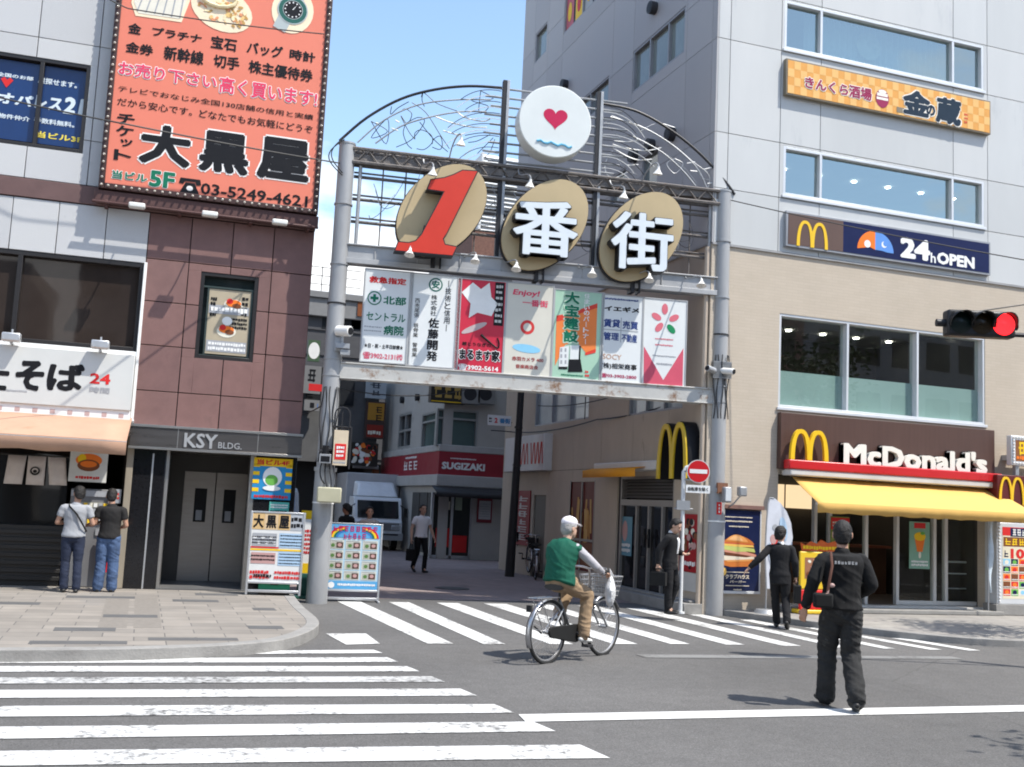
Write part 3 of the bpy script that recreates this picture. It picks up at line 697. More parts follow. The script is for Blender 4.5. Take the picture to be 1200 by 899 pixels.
mb.use(flat('film_yellow', (.8, .65, .1))).txt('当ビル3F', rect(FL, 42, 153, 96, 168, y), y, .03)
mb.use(RED); hx, hz = uv(FL, 8, 97, y); mb.prism([(hx-.09, hz+.05), (hx-.04, hz+.09), (hx, hz+.05), (hx+.04, hz+.09), (hx+.09, hz+.05), (hx, hz-.08)], y-.002, y)
mb.build('lettering', pm('film_white', (.62, .7, .75), .4, var=.03), S, split=True)

# --- menu poster in the small window
S = thing('menu_poster', 'framed restaurant poster with food photos in the small window of the brown tiled wall', 'poster', FL, ((wm[0]+wm[1])/2, .05, wm[2]))
r = rect(FL, 246, 338, 289, 418, .06)
mb = MB(FL); mb.box(r[0], r[1], .06, .08, r[2], r[3]); mb.build('poster_board', flat('menu_tan', (.42, .36, .26)), S)
mb = MB(FL); y = .056; c = (r[0]+r[1])/2
for q, zc in ((.06, r[3]-.24), (-.02, r[2]+.38)):
    mb.use(CREAM).disc(c+q, zc, .15, .1, y); mb.use(ORANGE).disc(c+q, zc+.03, .12, .06, y-.003); mb.use(RED).disc(c+q-.06, zc+.06, .05, .045, y-.005); mb.use(BROWN).disc(c+q+.05, zc-.01, .07, .04, y-.006)
mb.use(WHITE).disc(c-.02, r[2]+.55, .08, .07, y-.004)
mb.use(GREY).quad(r[0]+.01, r[1]-.02, r[2]+.66, r[2]+.8, y); mb.quad(r[0]+.01, r[1]-.02, r[2]+.04, r[2]+.22, y)
mb.use(WHITE).smudge((r[0]+.04, r[1]-.03, r[2]+.67, r[2]+.79), y-.003, 1, 3); mb.smudge((r[0]+.04, r[1]-.03, r[2]+.05, r[2]+.21), y-.003, 2, 4)
mb.use(BLACK).smudge((r[1]-.14, r[1]-.03, r[3]-.42, r[3]-.08), y-.002, 4, 6); mb.smudge((r[0]+.03, r[0]+.13, r[3]-.46, r[3]-.12), y-.002, 4, 7); mb.smudge((r[0]+.26, r[1]-.03, r[2]+.42, r[2]+.62), y-.002, 3, 9)
mb.build('poster_print', WHITE, S)
mb = MB(FL)
for a, b in ((r[0]-.03, r[0]), (r[1], r[1]+.03)): mb.box(a, b, .05, .075, r[2]-.03, r[3]+.03)
mb.box(wm[0]+.06, wm[1]-.06, .045, .07, r[2]-.05, r[2]-.02); mb.box(wm[0]+.06, wm[1]-.06, .045, .07, r[3]+.01, r[3]+.04); mb.build('poster_frame', TEAL if False else pm('frame_dark_green', (.05, .07, .065), .4, .3), S)

# --- billboard
d = -.24
bb = rect(FL, 117.5, 219, 370, 248, d); b0, b1 = bb[0], uv(FL, 370.5, 247, d)[0]; bz = uv(FL, 117.5, 218, d)[1]; bt = bz+4.4
S = thing('billboard', 'huge salmon pink gold shop billboard ringed by white bulbs', 'billboard', FL, ((b0+b1)/2, d, bz))
SAL = pm('salmon_board', (.70, .195, .125), .5, var=.04, scale=1)
mb = MB(FL); mb.box(b0+.06, b1-.06, d, d+.05, bz+.06, bt-.06); mb.build('board_face', SAL, S)
mb = MB(FL); t = .09
mb.box(b0-.03, b0+.06, d-.02, -.06, bz-.03, bt); mb.box(b1-.06, b1+.03, d-.02, -.06, bz-.03, bt); mb.box(b0+.06, b1-.06, d-.02, -.06, bz-.03, bz+.06); mb.box(b0+.06, b1-.06, d-.02, -.06, bt-.06, bt); mb.box(b0, b1, -.09, -.065, bz, bt)
mb.build('board_frame', pm('board_frame_dark', (.05, .025, .022), .5, var=.2), S, bevel=.01)
mb = MB(FL); mb.box(b0-.08, b1+.05, d+.02, -.06, bz-.22, bz-.05); mb.tube([(b0-.1, d-.02, bz-.25), (b1+.05, d-.02, bz-.25)], .025)
for u in (b0+.1, b0+1.2, b0+2.3, b1-.1): mb.box(u-.03, u+.03, d, .0, bz-.3, bz-.2)
mb.build('catwalk', pm('catwalk_brown', (.085, .04, .036), .6, var=.2), S, bevel=.008)
bulb = MB(FL); bm_ = bulb
first = None
def bulbs():
    pts = []; nz = 36; nu = 34
    for i in range(nz): pts += [(b0+.015, bz+.02+4.35*i/nz), (b1-.015, bz+.02+4.35*i/nz)]
    for i in range(1, 29): pts.append((b0+(b1-b0)*i/29, bz+.015))
    return pts
for u, z in bulbs()[:100]:
    w_ = FL @ Vector((u, d-.045, z))
    if first is None:
        m_ = MB(FL); m_.ell((u, d-.045, z), (.02, .02, .02), 8, 6); first = m_.build('bulb', pm('bulb_glass', (.5, .46, .4), .15, var=.02), S)
        u00, z00 = u, z
    else:
        o = first.copy(); o.location = (u-u00, 0, z-z00); COL.objects.link(o)
y = d-.004
mb = MB(FL); e = d-.006
def T_(t, rc, bold=.03, **k): mb.txt(t, rect(FL, *rc, e), e, bold, **k)
# slopes: every rect is top-left / bottom-right in the photograph
for t, rc in (('金', (151, 26, 165, 41)), ('プラチナ', (179, 31, 236, 51)), ('宝石', (248, 41, 277, 61)), ('バッグ', (290, 48, 331, 69)), ('時計', (340, 57, 369, 74)),
              ('金券', (148, 48, 179, 66)), ('新幹線', (193, 53, 238, 77)), ('切手', (251, 63, 280, 83)), ('株主優待券', (292, 70, 366, 97))): T_(t, rc, .03)
T_('テレビでおなじみ全国130店舗の信用と実績', (139, 100, 367, 141), .012); T_('だから安心です。', (138, 114, 225, 136), .012); T_('どなたでもお気軽にどうぞ', (234, 128, 366, 157), .012)
r = rect(FL, 138, 131, 157, 191, e); mb.vtxt('チケット', (r[0], r[0]+.26, r[2], r[3]), e, .03)
T_('03-5249-4621', (236, 214, 360, 243), .02)
W2 = flat('billboard_white', (.85, .82, .78))
big = (('大', (166, 143, 222, 198)), ('黒', (236, 151, 290, 207)), ('屋', (304, 158, 361, 216)))
mb.use(W2)
for t, rc in big: mb.txt(t, rect(FL, *rc, e+.002), e+.002, .085, grow=.025)
mb.use(BLACK)
for t, rc in big: mb.txt(t, rect(FL, *rc, e), e-.002, .05)
mb.use(W2); mb.txt('お売り下さい', rect(FL, 140, 71, 253, 105, e), e+.002, .07, grow=.012); mb.txt('高く買います!', rect(FL, 258, 89, 371, 126, e), e+.002, .07, grow=.012)
mb.use(PINK); mb.txt('お売り下さい', rect(FL, 140, 71, 253, 105, e), e-.002, .025); mb.txt('高く買います!', rect(FL, 258, 89, 371, 126, e), e-.002, .025)
mb.use(W2).txt('当ビル', rect(FL, 132, 199, 172, 214, e), e+.002, .07, grow=.01); mb.txt('5F', rect(FL, 176, 199, 204, 222, e), e+.002, .07, grow=.01)
mb.use(GREEN).txt('当ビル', rect(FL, 132, 199, 172, 214, e), e-.002, .03); mb.txt('5F', rect(FL, 176, 199, 204, 222, e), e-.002, .04)
# telephone mark
mb.use(BLACK); r = rect(FL, 213, 209, 232, 227, e); pu_, pz_ = (r[0]+r[1])/2, (r[2]+r[3])/2
mb.prism([(pu_-.17, pz_+.03), (pu_-.15, pz_+.12), (pu_+.15, pz_+.12), (pu_+.17, pz_+.03), (pu_+.1, pz_+.02), (pu_+.08, pz_+.07), (pu_-.08, pz_+.07), (pu_-.1, pz_+.02)], e-.001, e)
mb.prism([(pu_-.07, pz_+.05), (pu_+.07, pz_+.05), (pu_+.15, pz_-.12), (pu_-.15, pz_-.12)], e-.002, e); mb.use(W2).disc(pu_, pz_-.04, .05, .04, e-.004)
mb.use(None)
mb.build('telephone_mark', BLACK, S, split=True)
# product pictures
mb = MB(FL)
c = uv(FL, 187, 2, e); mb.use(flat('glow', (.85, .7, .5))).prism([(c[0]-.42, c[1]-.1), (c[0]-.34, c[1]-.3), (c[0]+.36, c[1]-.28), (c[0]+.46, c[1]+.1), (c[0]+.4, c[1]+.5), (c[0]-.4, c[1]+.5)], e, d)
mb.use(flat('bag_white', (.72, .68, .58))).prism([(c[0]-.38, c[1]-.08), (c[0]-.3, c[1]-.25), (c[0]+.32, c[1]-.23), (c[0]+.41, c[1]+.1), (c[0]+.36, c[1]+.5), (c[0]-.36, c[1]+.5)], e-.004, e)
mb.use(GREY)
for i in range(6): mb.add([(c[0]-.33+i*.13, e-.006, c[1]-.22), (c[0]-.31+i*.13, e-.006, c[1]-.22), (c[0]-.17+i*.11, e-.006, c[1]+.3), (c[0]-.19+i*.11, e-.006, c[1]+.3)], [(0, 1, 2, 3)])
c = uv(FL, 263, 20, e); mb.use(flat('glow', (.85, .7, .5))).disc(c[0]-.05, c[1]+.12, .5, .36, e, -.3)
r_ = random.Random(4)
gold = [flat('gold_a', (.75, .5, .2)), flat('gold_b', (.5, .3, .1)), flat('gold_c', (.85, .72, .45)), flat('gold_d', (.7, .3, .15))]
for i in range(90):
    a = r_.uniform(0, 6.28); q = math.sqrt(r_.random()); x = c[0]-.05+.4*q*math.cos(a); z_ = c[1]+.1+.25*q*math.sin(a)-.25*(x-c[0])
    mb.use(gold[i % 4]).disc(x, z_, r_.uniform(.015, .05), r_.uniform(.012, .03), e-.003-.0006*i/10, r_.uniform(0, 3), 8)
mb.use(gold[2]); P_ = [(c[0]-.1+.28*math.cos(t/12*6.28), e-.02, c[1]+.3+.15*math.sin(t/12*6.28)) for t in range(12)]; mb.tube(P_, .03, 6, True)
c = uv(FL, 343, 14, e); mb.use(flat('glow', (.85, .7, .5))).disc(c[0], c[1]+.02, .34, .4, e, -.2)
mb.use(flat('watch_steel', (.42, .47, .47))).prism([(c[0]-.3, c[1]-.3), (c[0]-.1, c[1]-.38), (c[0]+.24, c[1]+.4), (c[0]+.0, c[1]+.5)], e-.004, e)
mb.disc(c[0], c[1]+.03, .25, .25, e-.007); mb.use(flat('watch_bezel', (.03, .12, .1))).disc(c[0], c[1]+.03, .23, .23, e-.009); mb.use(flat('watch_steel', (.42, .47, .47))).disc(c[0], c[1]+.03, .165, .165, e-.0105)
mb.use(BLACK).disc(c[0], c[1]+.03, .155, .155, e-.012); mb.use(WHITE)
for i in range(12): t = i/12*6.283; mb.disc(c[0]+.125*math.cos(t), c[1]+.03+.125*math.sin(t), .013, .013, e-.014, 0, 8)
mb.add([(c[0]-.01, e-.015, c[1]+.03), (c[0]+.01, e-.015, c[1]+.03), (c[0]+.06, e-.015, c[1]+.12)], [(0, 1, 2)])
mb.build('product_pictures', W2, S)
for px, py in ((160.5, 241.5), (246, 251.5), (328, 261)):
    u, z = uv(FL, px, py, d-.32); 
    mb = MB(FL); mb.box(u-.12, u+.12, d-.38, d-.25, z-.035, z+.045); o = mb.build('floodlight', pm('lamp_white', (.7, .7, .66), .4, var=.05), S, bevel=.02)
    mb = MB(FL); mb.tube([(u, d-.27, z-.01), (u, d-.15, z-.03), (u, d, bz-.25)], .012); mb.build('lamp_arm', BLACK, o)

# --- things round the entrance
S = thing('cafe_poster', 'yellow and blue striped poster with a green round figure right of the entrance', 'poster', FL, (U(319, 587), -.02, Z(319, 587)))
r = rect(FL, 298, 536, 340, 586.5, -.03)
mb = MB(FL); mb.box(r[0], r[1], -.03, -.012, r[2], r[3]); mb.build('poster_board', flat('poster_blue', (.03, .25, .5)), S)
mb = MB(FL); y = -.034; c = ((r[0]+r[1])/2, (r[2]+r[3])/2-.02)
mb.use(YELLOW).quad(r[0], r[1], r[3]-.13, r[3], y)
for i in range(4): mb.quad(r[0], r[0]+.1, r[2]+.12+i*.13, r[2]+.18+i*.13, y); mb.quad(r[1]-.1, r[1], r[2]+.12+i*.13, r[2]+.18+i*.13, y)
mb.use(WHITE).disc(c[0], c[1]+.05, .15, .16, y-.002); mb.use(flat('leaf_green', (.15, .42, .08))).disc(c[0]-.01, c[1]+.0, .1, .085, y-.004); mb.use(WHITE).disc(c[0], c[1]-.13, .14, .04, y-.006)
mb.use(RED).txt('当ビル4F', (r[0]+.05, r[1]-.05, r[3]-.11, r[3]-.02), y-.002, .04); mb.smudge((r[0]+.04, r[1]-.04, r[2]+.01, r[2]+.08), y-.002, 1, 3)
mb.build('poster_print', YELLOW, S)
r = rect(FL, 316, 588, 338, 604, -.03); mb = MB(FL); mb.box(r[0], r[1], -.03, -.012, r[2], r[3]); mb.use(WHITE).smudge((r[0]+.02, r[1]-.02, r[2]+.1, r[3]-.03), -.033, 2, 2); mb.use(BLACK).smudge((r[0]+.02, r[1]-.02, r[2]+.02, r[2]+.08), -.033, 1, 3)
mb.build('wall_notice', TEAL, label='small teal notice below the yellow and blue poster by the entrance', cat='notice')
# standing sign
SF = frame((1.95, 16.75, 0), -.12)
S = thing('standing_sign', 'white framed ticket shop standing sign with green crate under it beside the left pole', 'standing sign', SF, (0, 0, .12))
r = rect(SF, 294, 600, 353, 683, 0); zb_ = .12; r = (r[0], r[1], r[2], r[3])
mb = MB(SF); mb.box(r[0]+.03, r[1]-.03, 0, .03, r[2], r[3]); mb.build('sign_board', flat('board_white', (.68, .68, .66)), S)
mb = MB(SF); t = .035
for u in (r[0], r[1]-t): mb.box(u, u+t, -.015, .04, zb_, r[3]+.02); mb.box(u, u+t, .0, .45, zb_, zb_+.03)
mb.box(r[0]+t, r[1]-t, -.012, .038, r[3]-.005, r[3]+.02); mb.box(r[0]+t, r[1]-t, -.012, .038, r[2]-.03, r[2]); mb.box(r[0]+t, r[1]-t, -.012, .038, zb_+.04, zb_+.08); mb.box(r[0]+t, r[1]-t, .41, .45, zb_, zb_+.03)
for u in (r[0], r[1]-t): mb.add([(u, .45, zb_+.01), (u+t, .45, zb_+.01), (u+t, .04, r[3]-.2), (u, .04, r[3]-.2), (u, .42, zb_+.01), (u+t, .42, zb_+.01), (u+t, .04, r[3]-.24), (u, .04, r[3]-.24)], [(0, 1, 2, 3), (4, 7, 6, 5), (0, 3, 7, 4), (1, 5, 6, 2)])
mb.build('sign_frame', ALU, S, bevel=.005)
mb = MB(SF); y = -.004; H = r[3]-r[2]; Wd = r[1]-r[0]-.06; L0 = r[0]+.03
for i, c_ in enumerate((flat('tan_cell', (.62, .42, .2)), flat('tan_cell2', (.68, .5, .3)), flat('tan_cell', (.62, .42, .2)), flat('grey_cell', (.4, .42, .45)))):
    mb.use(c_).quad(L0+Wd*i/4, L0+Wd*(i+1)/4-.004, r[3]-H*.245, r[3]-.01, y)
mb.use(BLACK); [mb.txt(ch, (L0+Wd*i/4+.02, L0+Wd*(i+1)/4-.02, r[3]-H*.225, r[3]-.035), y-.002, .04) for i, ch in enumerate('大黒屋')]
mb.smudge((L0+Wd*.76, L0+Wd, r[3]-H*.22, r[3]-.04), y-.002, 2, 4)
mb.use(flat('pale_blue', (.4, .55, .7))).quad(L0+Wd*.55, L0+Wd, r[3]-H*.5, r[3]-H*.29, y); mb.quad(L0+Wd*.55, L0+Wd, r[3]-H*.76, r[3]-H*.56, y)
mb.use(GREY).quad(L0+.02, L0+Wd*.5, r[3]-H*.49, r[3]-H*.3, y); mb.use(flat('dull_pink', (.5, .3, .28))).quad(L0+.02, L0+Wd*.5, r[3]-H*.74, r[3]-H*.58, y)
mb.use(WHITE); [mb.disc(L0+.06+i*.06, r[3]-H*(.36+.08*(i % 2)), .03, .02, y-.002) for i in range(6)]
mb.use(BLACK).smudge((L0+.02, L0+Wd*.5, r[3]-H*.46, r[3]-H*.33), y-.003, 3, 11, .5); mb.smudge((L0+.02, L0+Wd*.5, r[3]-H*.71, r[3]-H*.6), y-.003, 2, 12, .5); mb.smudge((L0+Wd*.57, L0+Wd, r[3]-H*.49, r[3]-H*.3), y-.003, 4, 13, .4); mb.smudge((L0+Wd*.57, L0+Wd, r[3]-H*.75, r[3]-H*.57), y-.003, 4, 14, .4)
mb.use(YELLOW).quad(L0, L0+Wd, r[3]-H*.55, r[3]-H*.525, y); mb.use(RED).quad(L0, L0+Wd*.55, r[3]-H*.515, r[3]-H*.495, y)
mb.use(RED).smudge((L0+.02, L0+Wd*.4, r[2]+.03, r[2]+H*.17), y-.003, 2, 15); mb.smudge((L0+Wd*.5, L0+Wd, r[2]+.03, r[2]+H*.17), y-.003, 2, 16); mb.use(BLACK).smudge((L0+Wd*.1, L0+Wd*.45, r[2]+.05, r[2]+H*.12), y-.005, 1, 18)
mb.build('sign_print', BLACK, S)
# crate under it
a = rect(SF, 303, 685, 339, 697, .1); CF = SF
C_ = thing('plastic_crate', 'green plastic crate with dark slots under the white standing sign', 'crate', SF, ((a[0]+a[1])/2, .2, .12))
mb = MB(SF); u0, u1, z0, z1 = a[0], a[1], .165, .33
mb.box(u0, u1, .06, .36, z0, z0+.012); mb.box(u0, u1, .06, .075, z0, z1); mb.box(u0, u1, .345, .36, z0, z1); mb.box(u0, u0+.015, .075, .345, z0, z1); mb.box(u1-.015, u1, .075, .345, z0, z1); mb.box(u0-.01, u1+.01, .05, .062, z1-.025, z1); mb.box(u0-.01, u1+.01, .35, .372, z1-.025, z1)
mb.build('crate_body', pm('crate_green', (.01, .2, .1), .4, var=.08), C_, bevel=.005)
mb = MB(SF); mb.box((u0+u1)/2-.06, (u0+u1)/2+.06, .056, .0605, z1-.06, z1-.035); mb.build('hand_slot', BLACK, C_)
mb = MB(SF); mb.box(u0, u1, .05, .36, .12, .164); mb.build('timber_block', DKWOOD, C_)
# yellow and white vertical stand behind, next to the pole
v = gnd(357, 700, .0); SF2 = frame((2.63, 17.6, 0), -.1)
S = thing('nobori_stand', 'narrow white and yellow upright banner stand between the standing sign and the left pole', 'banner', SF2, (0, 0, 0))
r = rect(SF2, 354, 598, 363.5, 672, 0)
mb = MB(SF2); mb.box(r[0], r[1], 0, .03, r[2], r[3]); mb.use(YELLOW).box(r[0]-.003, r[1]+.003, -.003, .033, r[3]-.14, r[3]); mb.box(r[0]-.003, r[1]+.003, -.003, .033, r[2]+.0, r[2]+.16); mb.use(RED).smudge((r[0]+.02, r[1]-.02, r[2]+.3, r[3]-.3), -.004, 6, 2); mb.build('banner_panel', WHITE, S)
mb = MB(SF2); mb.box(r[0]+.0, r[1], -.01, .04, 0.05, r[2]-.002); mb.box(r[0]-.05, r[1]+.05, -.12, .15, 0.0, .05); mb.build('stand_base', pm('stand_green', (.02, .1, .08), .5), S, bevel=.01)
# blue board right of the pole
v = gnd(413, 698, 0); SF3 = frame((3.36, 17.15, 0), -.1)
S = thing('menu_board', 'blue standing board with a rainbow title and rows of dish photos', 'standing sign', SF3, (0, 0, 0))
r = rect(SF3, 384, 613, 443, 692, 0)
mb = MB(SF3); mb.box(r[0], r[1], 0, .03, r[2], r[3]); mb.build('sign_board', flat('board_lblue', (.42, .58, .68)), S)
mb = MB(SF3); t = .03
for u in (r[0]-.02, r[1]-.01): mb.box(u, u+t, -.012, .042, 0.01, r[3]+.015); mb.box(u, u+t, -.15, .3, 0, .03)
mb.box(r[0]+.01, r[1]-.01, -.01, .04, r[3], r[3]+.015); mb.box(r[0]+.01, r[1]-.01, -.01, .04, r[2]-.03, r[2]); mb.box(r[0]+.01, r[1]-.01, -.01, .04, .03, .07); mb.build('sign_frame', ALU, S, bevel=.004)
mb = MB(SF3); y = -.004; H = r[3]-r[2]; Wd = r[1]-r[0]
mb.use(flat('sky_blue', (.1, .35, .62))).quad(r[0]+.03, r[1]-.02, r[3]-H*.21, r[3]-.01, y); mb.use(flat('sky_blue', (.1, .35, .62))).quad(r[0]+.03, r[1]-.02, r[2]+.01, r[2]+H*.13, y)
for cx0, a0, a1 in ((r[0]+.06, .3, 1.57), (r[1]-.06, 1.57, 2.9)):
    for i, c_ in enumerate((RED, YELLOW, GREEN, BLUE)):
        q = .26-i*.035; q2 = q-.033; P_ = []; K = 10
        sx = 1 if a0 < 1 else -1; ce = r[0]+.36 if sx < 0 else r[1]-.36
        ce = r[0]+.3 if a0 < 1 else r[1]-.3
        for k in range(K+1): tt = (math.pi/2)*k/K+ (math.pi/2 if a0 < 1 else 0); P_.append((ce+q*math.cos(tt), r[3]-H*.21+.7*q*math.sin(tt)))
        for k in range(K, -1, -1): tt = (math.pi/2)*k/K+ (math.pi/2 if a0 < 1 else 0); P_.append((ce+q2*math.cos(tt), r[3]-H*.21+.7*q2*math.sin(tt)))
        mb.use(c_).prism(P_, y-.002, y)
mb.use(flat('magenta', (.45, .02, .12))).strokes((r[0]+.08, r[1]-.06, r[3]-.125, r[3]-.03), y-.004, 8, 3); mb.strokes((r[0]+.26, r[1]-.24, r[3]-.245, r[3]-.145), y-.004, 5, 4)
rr = random.Random(12)
for i in range(3):
    for j in range(4):
        u = r[0]+.04+i*(Wd-.06)/3; z = r[2]+H*.15+j*H*.155; w_ = (Wd-.06)/3-.03; h_ = H*.135
        mb.use(flat('card', (.6, .6, .52))).quad(u, u+w_, z, z+h_, y)
        mb.use(flat('dish_dark', (.1, .06, .05))).quad(u+w_*.5, u+w_*.95, z+h_*.1, z+h_*.75, y-.002); mb.use(flat('dish_plate', (.4, .4, .33))).quad(u+w_*.08, u+w_*.48, z+h_*.1, z+h_*.7, y-.002)
        mb.use(flat('dish_green', (.1, .2, .06))).disc(u+w_*.28, z+h_*.4, w_*.13, h_*.2, y-.004, 0, 10); mb.use(flat('dull_pink', (.5, .3, .28))).disc(u+w_*.72, z+h_*.45, w_*.14, h_*.2, y-.004, 0, 10)
        mb.use(GREY).smudge((u+.01, u+w_*.9, z+h_*.8, z+h_*.97), y-.003, 1, i*7+j)
mb.use(WHITE).disc(r[0]+.12, r[2]+H*.065, .05, .05, y-.003); mb.smudge((r[0]+.22, r[1]-.05, r[2]+H*.05, r[2]+H*.1), y-.003, 1, 21)
mb.build('sign_print', WHITE, S)
# ---------------------------------------------------------------- the street gate
GALV = pm('galvanised', (.36, .37, .38), .5, .45, var=.16, scale=3, bump=.08, bscale=30, stain=((.2, .12, .07), .68, 2.5))
POLE = pm('gate_pole_paint', (.33, .335, .34), .5, .2, var=.14, scale=2.5, bump=.05, stain=((.24, .2, .17), .66, 2.2), stretch=(1, 1, .45))
WBEAM = pm('white_beam_rusty', (.46, .455, .43), .6, 0, var=.14, scale=3, bump=.1, stain=((.2, .11, .06), .54, 3.4))
GBEAM = pm('grey_beam', (.38, .385, .39), .55, .2, var=.15, scale=3, stain=((.2, .14, .1), .66, 3))
RUST = pm('rusted_truss', (.17, .155, .145), .8, .2, var=.3, scale=8, bump=.6, bscale=40, stain=((.17, .11, .07), .58, 9))
BLKST = pm('black_steel', (.03, .03, .033), .5, .3, var=.2)
TAN = pm('tan_oval', (.48, .375, .215), .55, var=.07, scale=2, stain=((.4, .3, .18), .6, 3))
BELL = pm('lamp_enamel', (.72, .71, .68), .4, var=.05)
GA = thing('street_gate', 'steel arch gate spanning the side street with tall grey poles, rusty beams and wire hoops', 'gate', FG, (3.3, 0, 0))
gu = lambda x, y, d=0: uv(FG, x, y, d)
UL, UR_ = 0.0, 6.57
for u, h in ((UL, 7.42), (UR_, 7.3)):
    mb = MB(FG); mb.cyl((u, 0, 0), (u, 0, 2.1), .168, .16, 28); mb.cyl((u, 0, 2.1), (u, 0, h), .145, .132, 28); mb.cyl((u, 0, 2.06), (u, 0, 2.12), .178, n=28)
    o = mb.build('pole', POLE, GA)
    mb = MB(FG); mb.cyl((u, 0, h), (u, 0, h+.03), .14, n=28)
    mb.build('pole_cap', GALV, o)
    for z, c_ in ((5.4, GALV), (3.58, GALV), (3.85, GALV), (4.75, BLKST), (6.4, POLE), (1.55, WHITE)): MB(FG).cyl((u, 0, z), (u, 0, z+.025), .151 if z > 2.2 else .17, n=28).build('pole_band', c_, o)
mb = MB(FG); mb.box(UL+.12, UR_-.12, -.07, .13, 3.57, 3.80); mb.box(UL+.12, UR_-.12, -.09, .15, 3.795, 3.82); mb.box(UL+.12, UR_-.12, -.09, .15, 3.55, 3.572)
mb.build('lower_beam', WBEAM, GA, bevel=.008)
mb = MB(FG); mb.box(UL+.12, UR_-.12, -.06, .12, 5.53, 5.74); mb.box(UL+.1, UR_-.1, -.09, .15, 5.44, 5.528); mb.box(UL+.1, UR_-.1, -.1, .16, 5.74, 5.765)
for i in range(9): mb.box(.55+i*.7, .57+i*.7, -.075, -.061, 5.53, 5.74)
mb.build('middle_beam', GBEAM, GA, bevel=.008)
for z0, z1, nm in ((7.13, 7.36, 'top_beam'),):
    mb = MB(FG)
    mb.tube([(UL+.1, -.08, z1), (UR_-.1, -.08, z1-.06)], .03); mb.tube([(UL+.1, -.08, z0), (UR_-.1, -.08, z0-.06)], .03); mb.tube([(UL+.1, .1, z1), (UR_-.1, .1, z1-.06)], .03); mb.tube([(UL+.1, .1, z0), (UR_-.1, .1, z0-.06)], .03)
    mb.box(UL+.1, UR_-.1, -.06, .0, z0+.03, z1-.08)
    n = 17
    for i in range(n):
        a = UL+.15+(UR_-.3)*i/n; b = a+(UR_-.3)/n
        mb.tube([(a, -.08, z0-.05*i/n), ((a+b)/2, -.08, z1-.06*i/n), (b, -.08, z0-.05*i/n)], .014, 5); mb.tube([(a, -.08, z1-.05*i/n), ((a+b)/2, .1, z1-.05*i/n), (b, -.08, z1-.05*i/n)], .012, 5)
    mb.box(UL+.1, UR_-.1, .02, .05, z0+.02, z1-.06)
    mb.build(nm, RUST, GA)
for z in (6.93, 6.55, 6.17):
    mb = MB(FG); mb.tube([(UL+.14, .08, z), (UR_-.14, .08, z-.05)], .028, 8); mb.tube([(UL+.14, .08, z+.07), (UR_-.14, .08, z+.02)], .016, 6); mb.build('cross_bar', RUST, GA)
for u in (UL+.24, UR_-.24):
    mb = MB(FG); mb.cyl((u, .0, 5.76), (u, .0, 7.1), .03, n=10); mb.build('side_post', GALV, GA)
for u in (.62, 1.0, 1.3, 2.2, 4.9, 5.6, 6.0):
    mb = MB(FG); mb.cyl((u, .1, 5.78), (u, .1, 7.1), .012, n=6); mb.build('hanger_rod', RUST, GA)
m1 = gu(587, 220)[0]; m2 = gu(698, 230)[0]
for u in (m1, m2):
    mb = MB(FG); mb.box(u-.055, u+.01, -.05, .06, 5.76, 8.85); mb.use(GALV).box(u+.012, u+.06, -.06, .05, 5.76, 8.85); mb.build('centre_post', BLKST, GA, bevel=.004)
for i in range(9):
    z = 7.42+i*.16
    mb = MB(FG); mb.tube([(m1-.25-.1*(i % 2), -.02, z), (m2+.3+.1*(i % 3), -.02, z)], .018, 6); mb.build('ladder_bar', GALV, GA)
# hoops
def bez(P, k=24):
    P = [Vector(p) for p in P]; o = []
    for i in range(k+1):
        t = i/k; q = list(P)
        while len(q) > 1: q = [q[j]*(1-t)+q[j+1]*t for j in range(len(q)-1)]
        o.append(q[0])
    return o
def pxs(L, d=-.02): return [(gu(x, y, d)[0], d, gu(x, y, d)[1]) for x, y in L]
def curve(L, d=-.02, k=5):
    P = [Vector(p) for p in pxs(L, d)]; o = []
    for i in range(len(P)-1):
        p0, p1, p2, p3 = [P[min(max(j, 0), len(P)-1)] for j in (i-1, i, i+1, i+2)]
        for s in range(k):
            t = s/k; o.append(.5*(2*p1+(p2-p0)*t+(2*p0-5*p1+4*p2-p3)*t*t+(3*p1-p0-3*p2+p3)*t**3))
    return o+[P[-1]]
for L, r in (([(398, 165), (430, 138), (470, 116), (510, 105), (550, 101), (588, 103)], .024), ([(419, 167), (450, 141), (490, 123), (535, 117), (575, 117)], .013), ([(440, 168), (470, 148), (505, 137), (540, 131), (570, 131)], .013)):
    mb = MB(FG); mb.tube(curve(L), r, 8); mb.build('hoop', BLKST if r > .02 else GALV, GA)
for L, r in (([(703, 121), (745, 130), (785, 152), (820, 180), (850, 213), (861, 228)], .024), ([(715, 137), (750, 148), (785, 168), (815, 195), (828, 220)], .013), ([(742, 160), (775, 178), (800, 200), (815, 218)], .013)):
    mb = MB(FG); mb.tube(curve(L), r, 8); mb.build('hoop', BLKST if r > .02 else GALV, GA)
ax, ay = 380, 90; s_ = .1833
Zp = lambda L: [(ax+x*s_, ay+y*s_) for x, y in L]
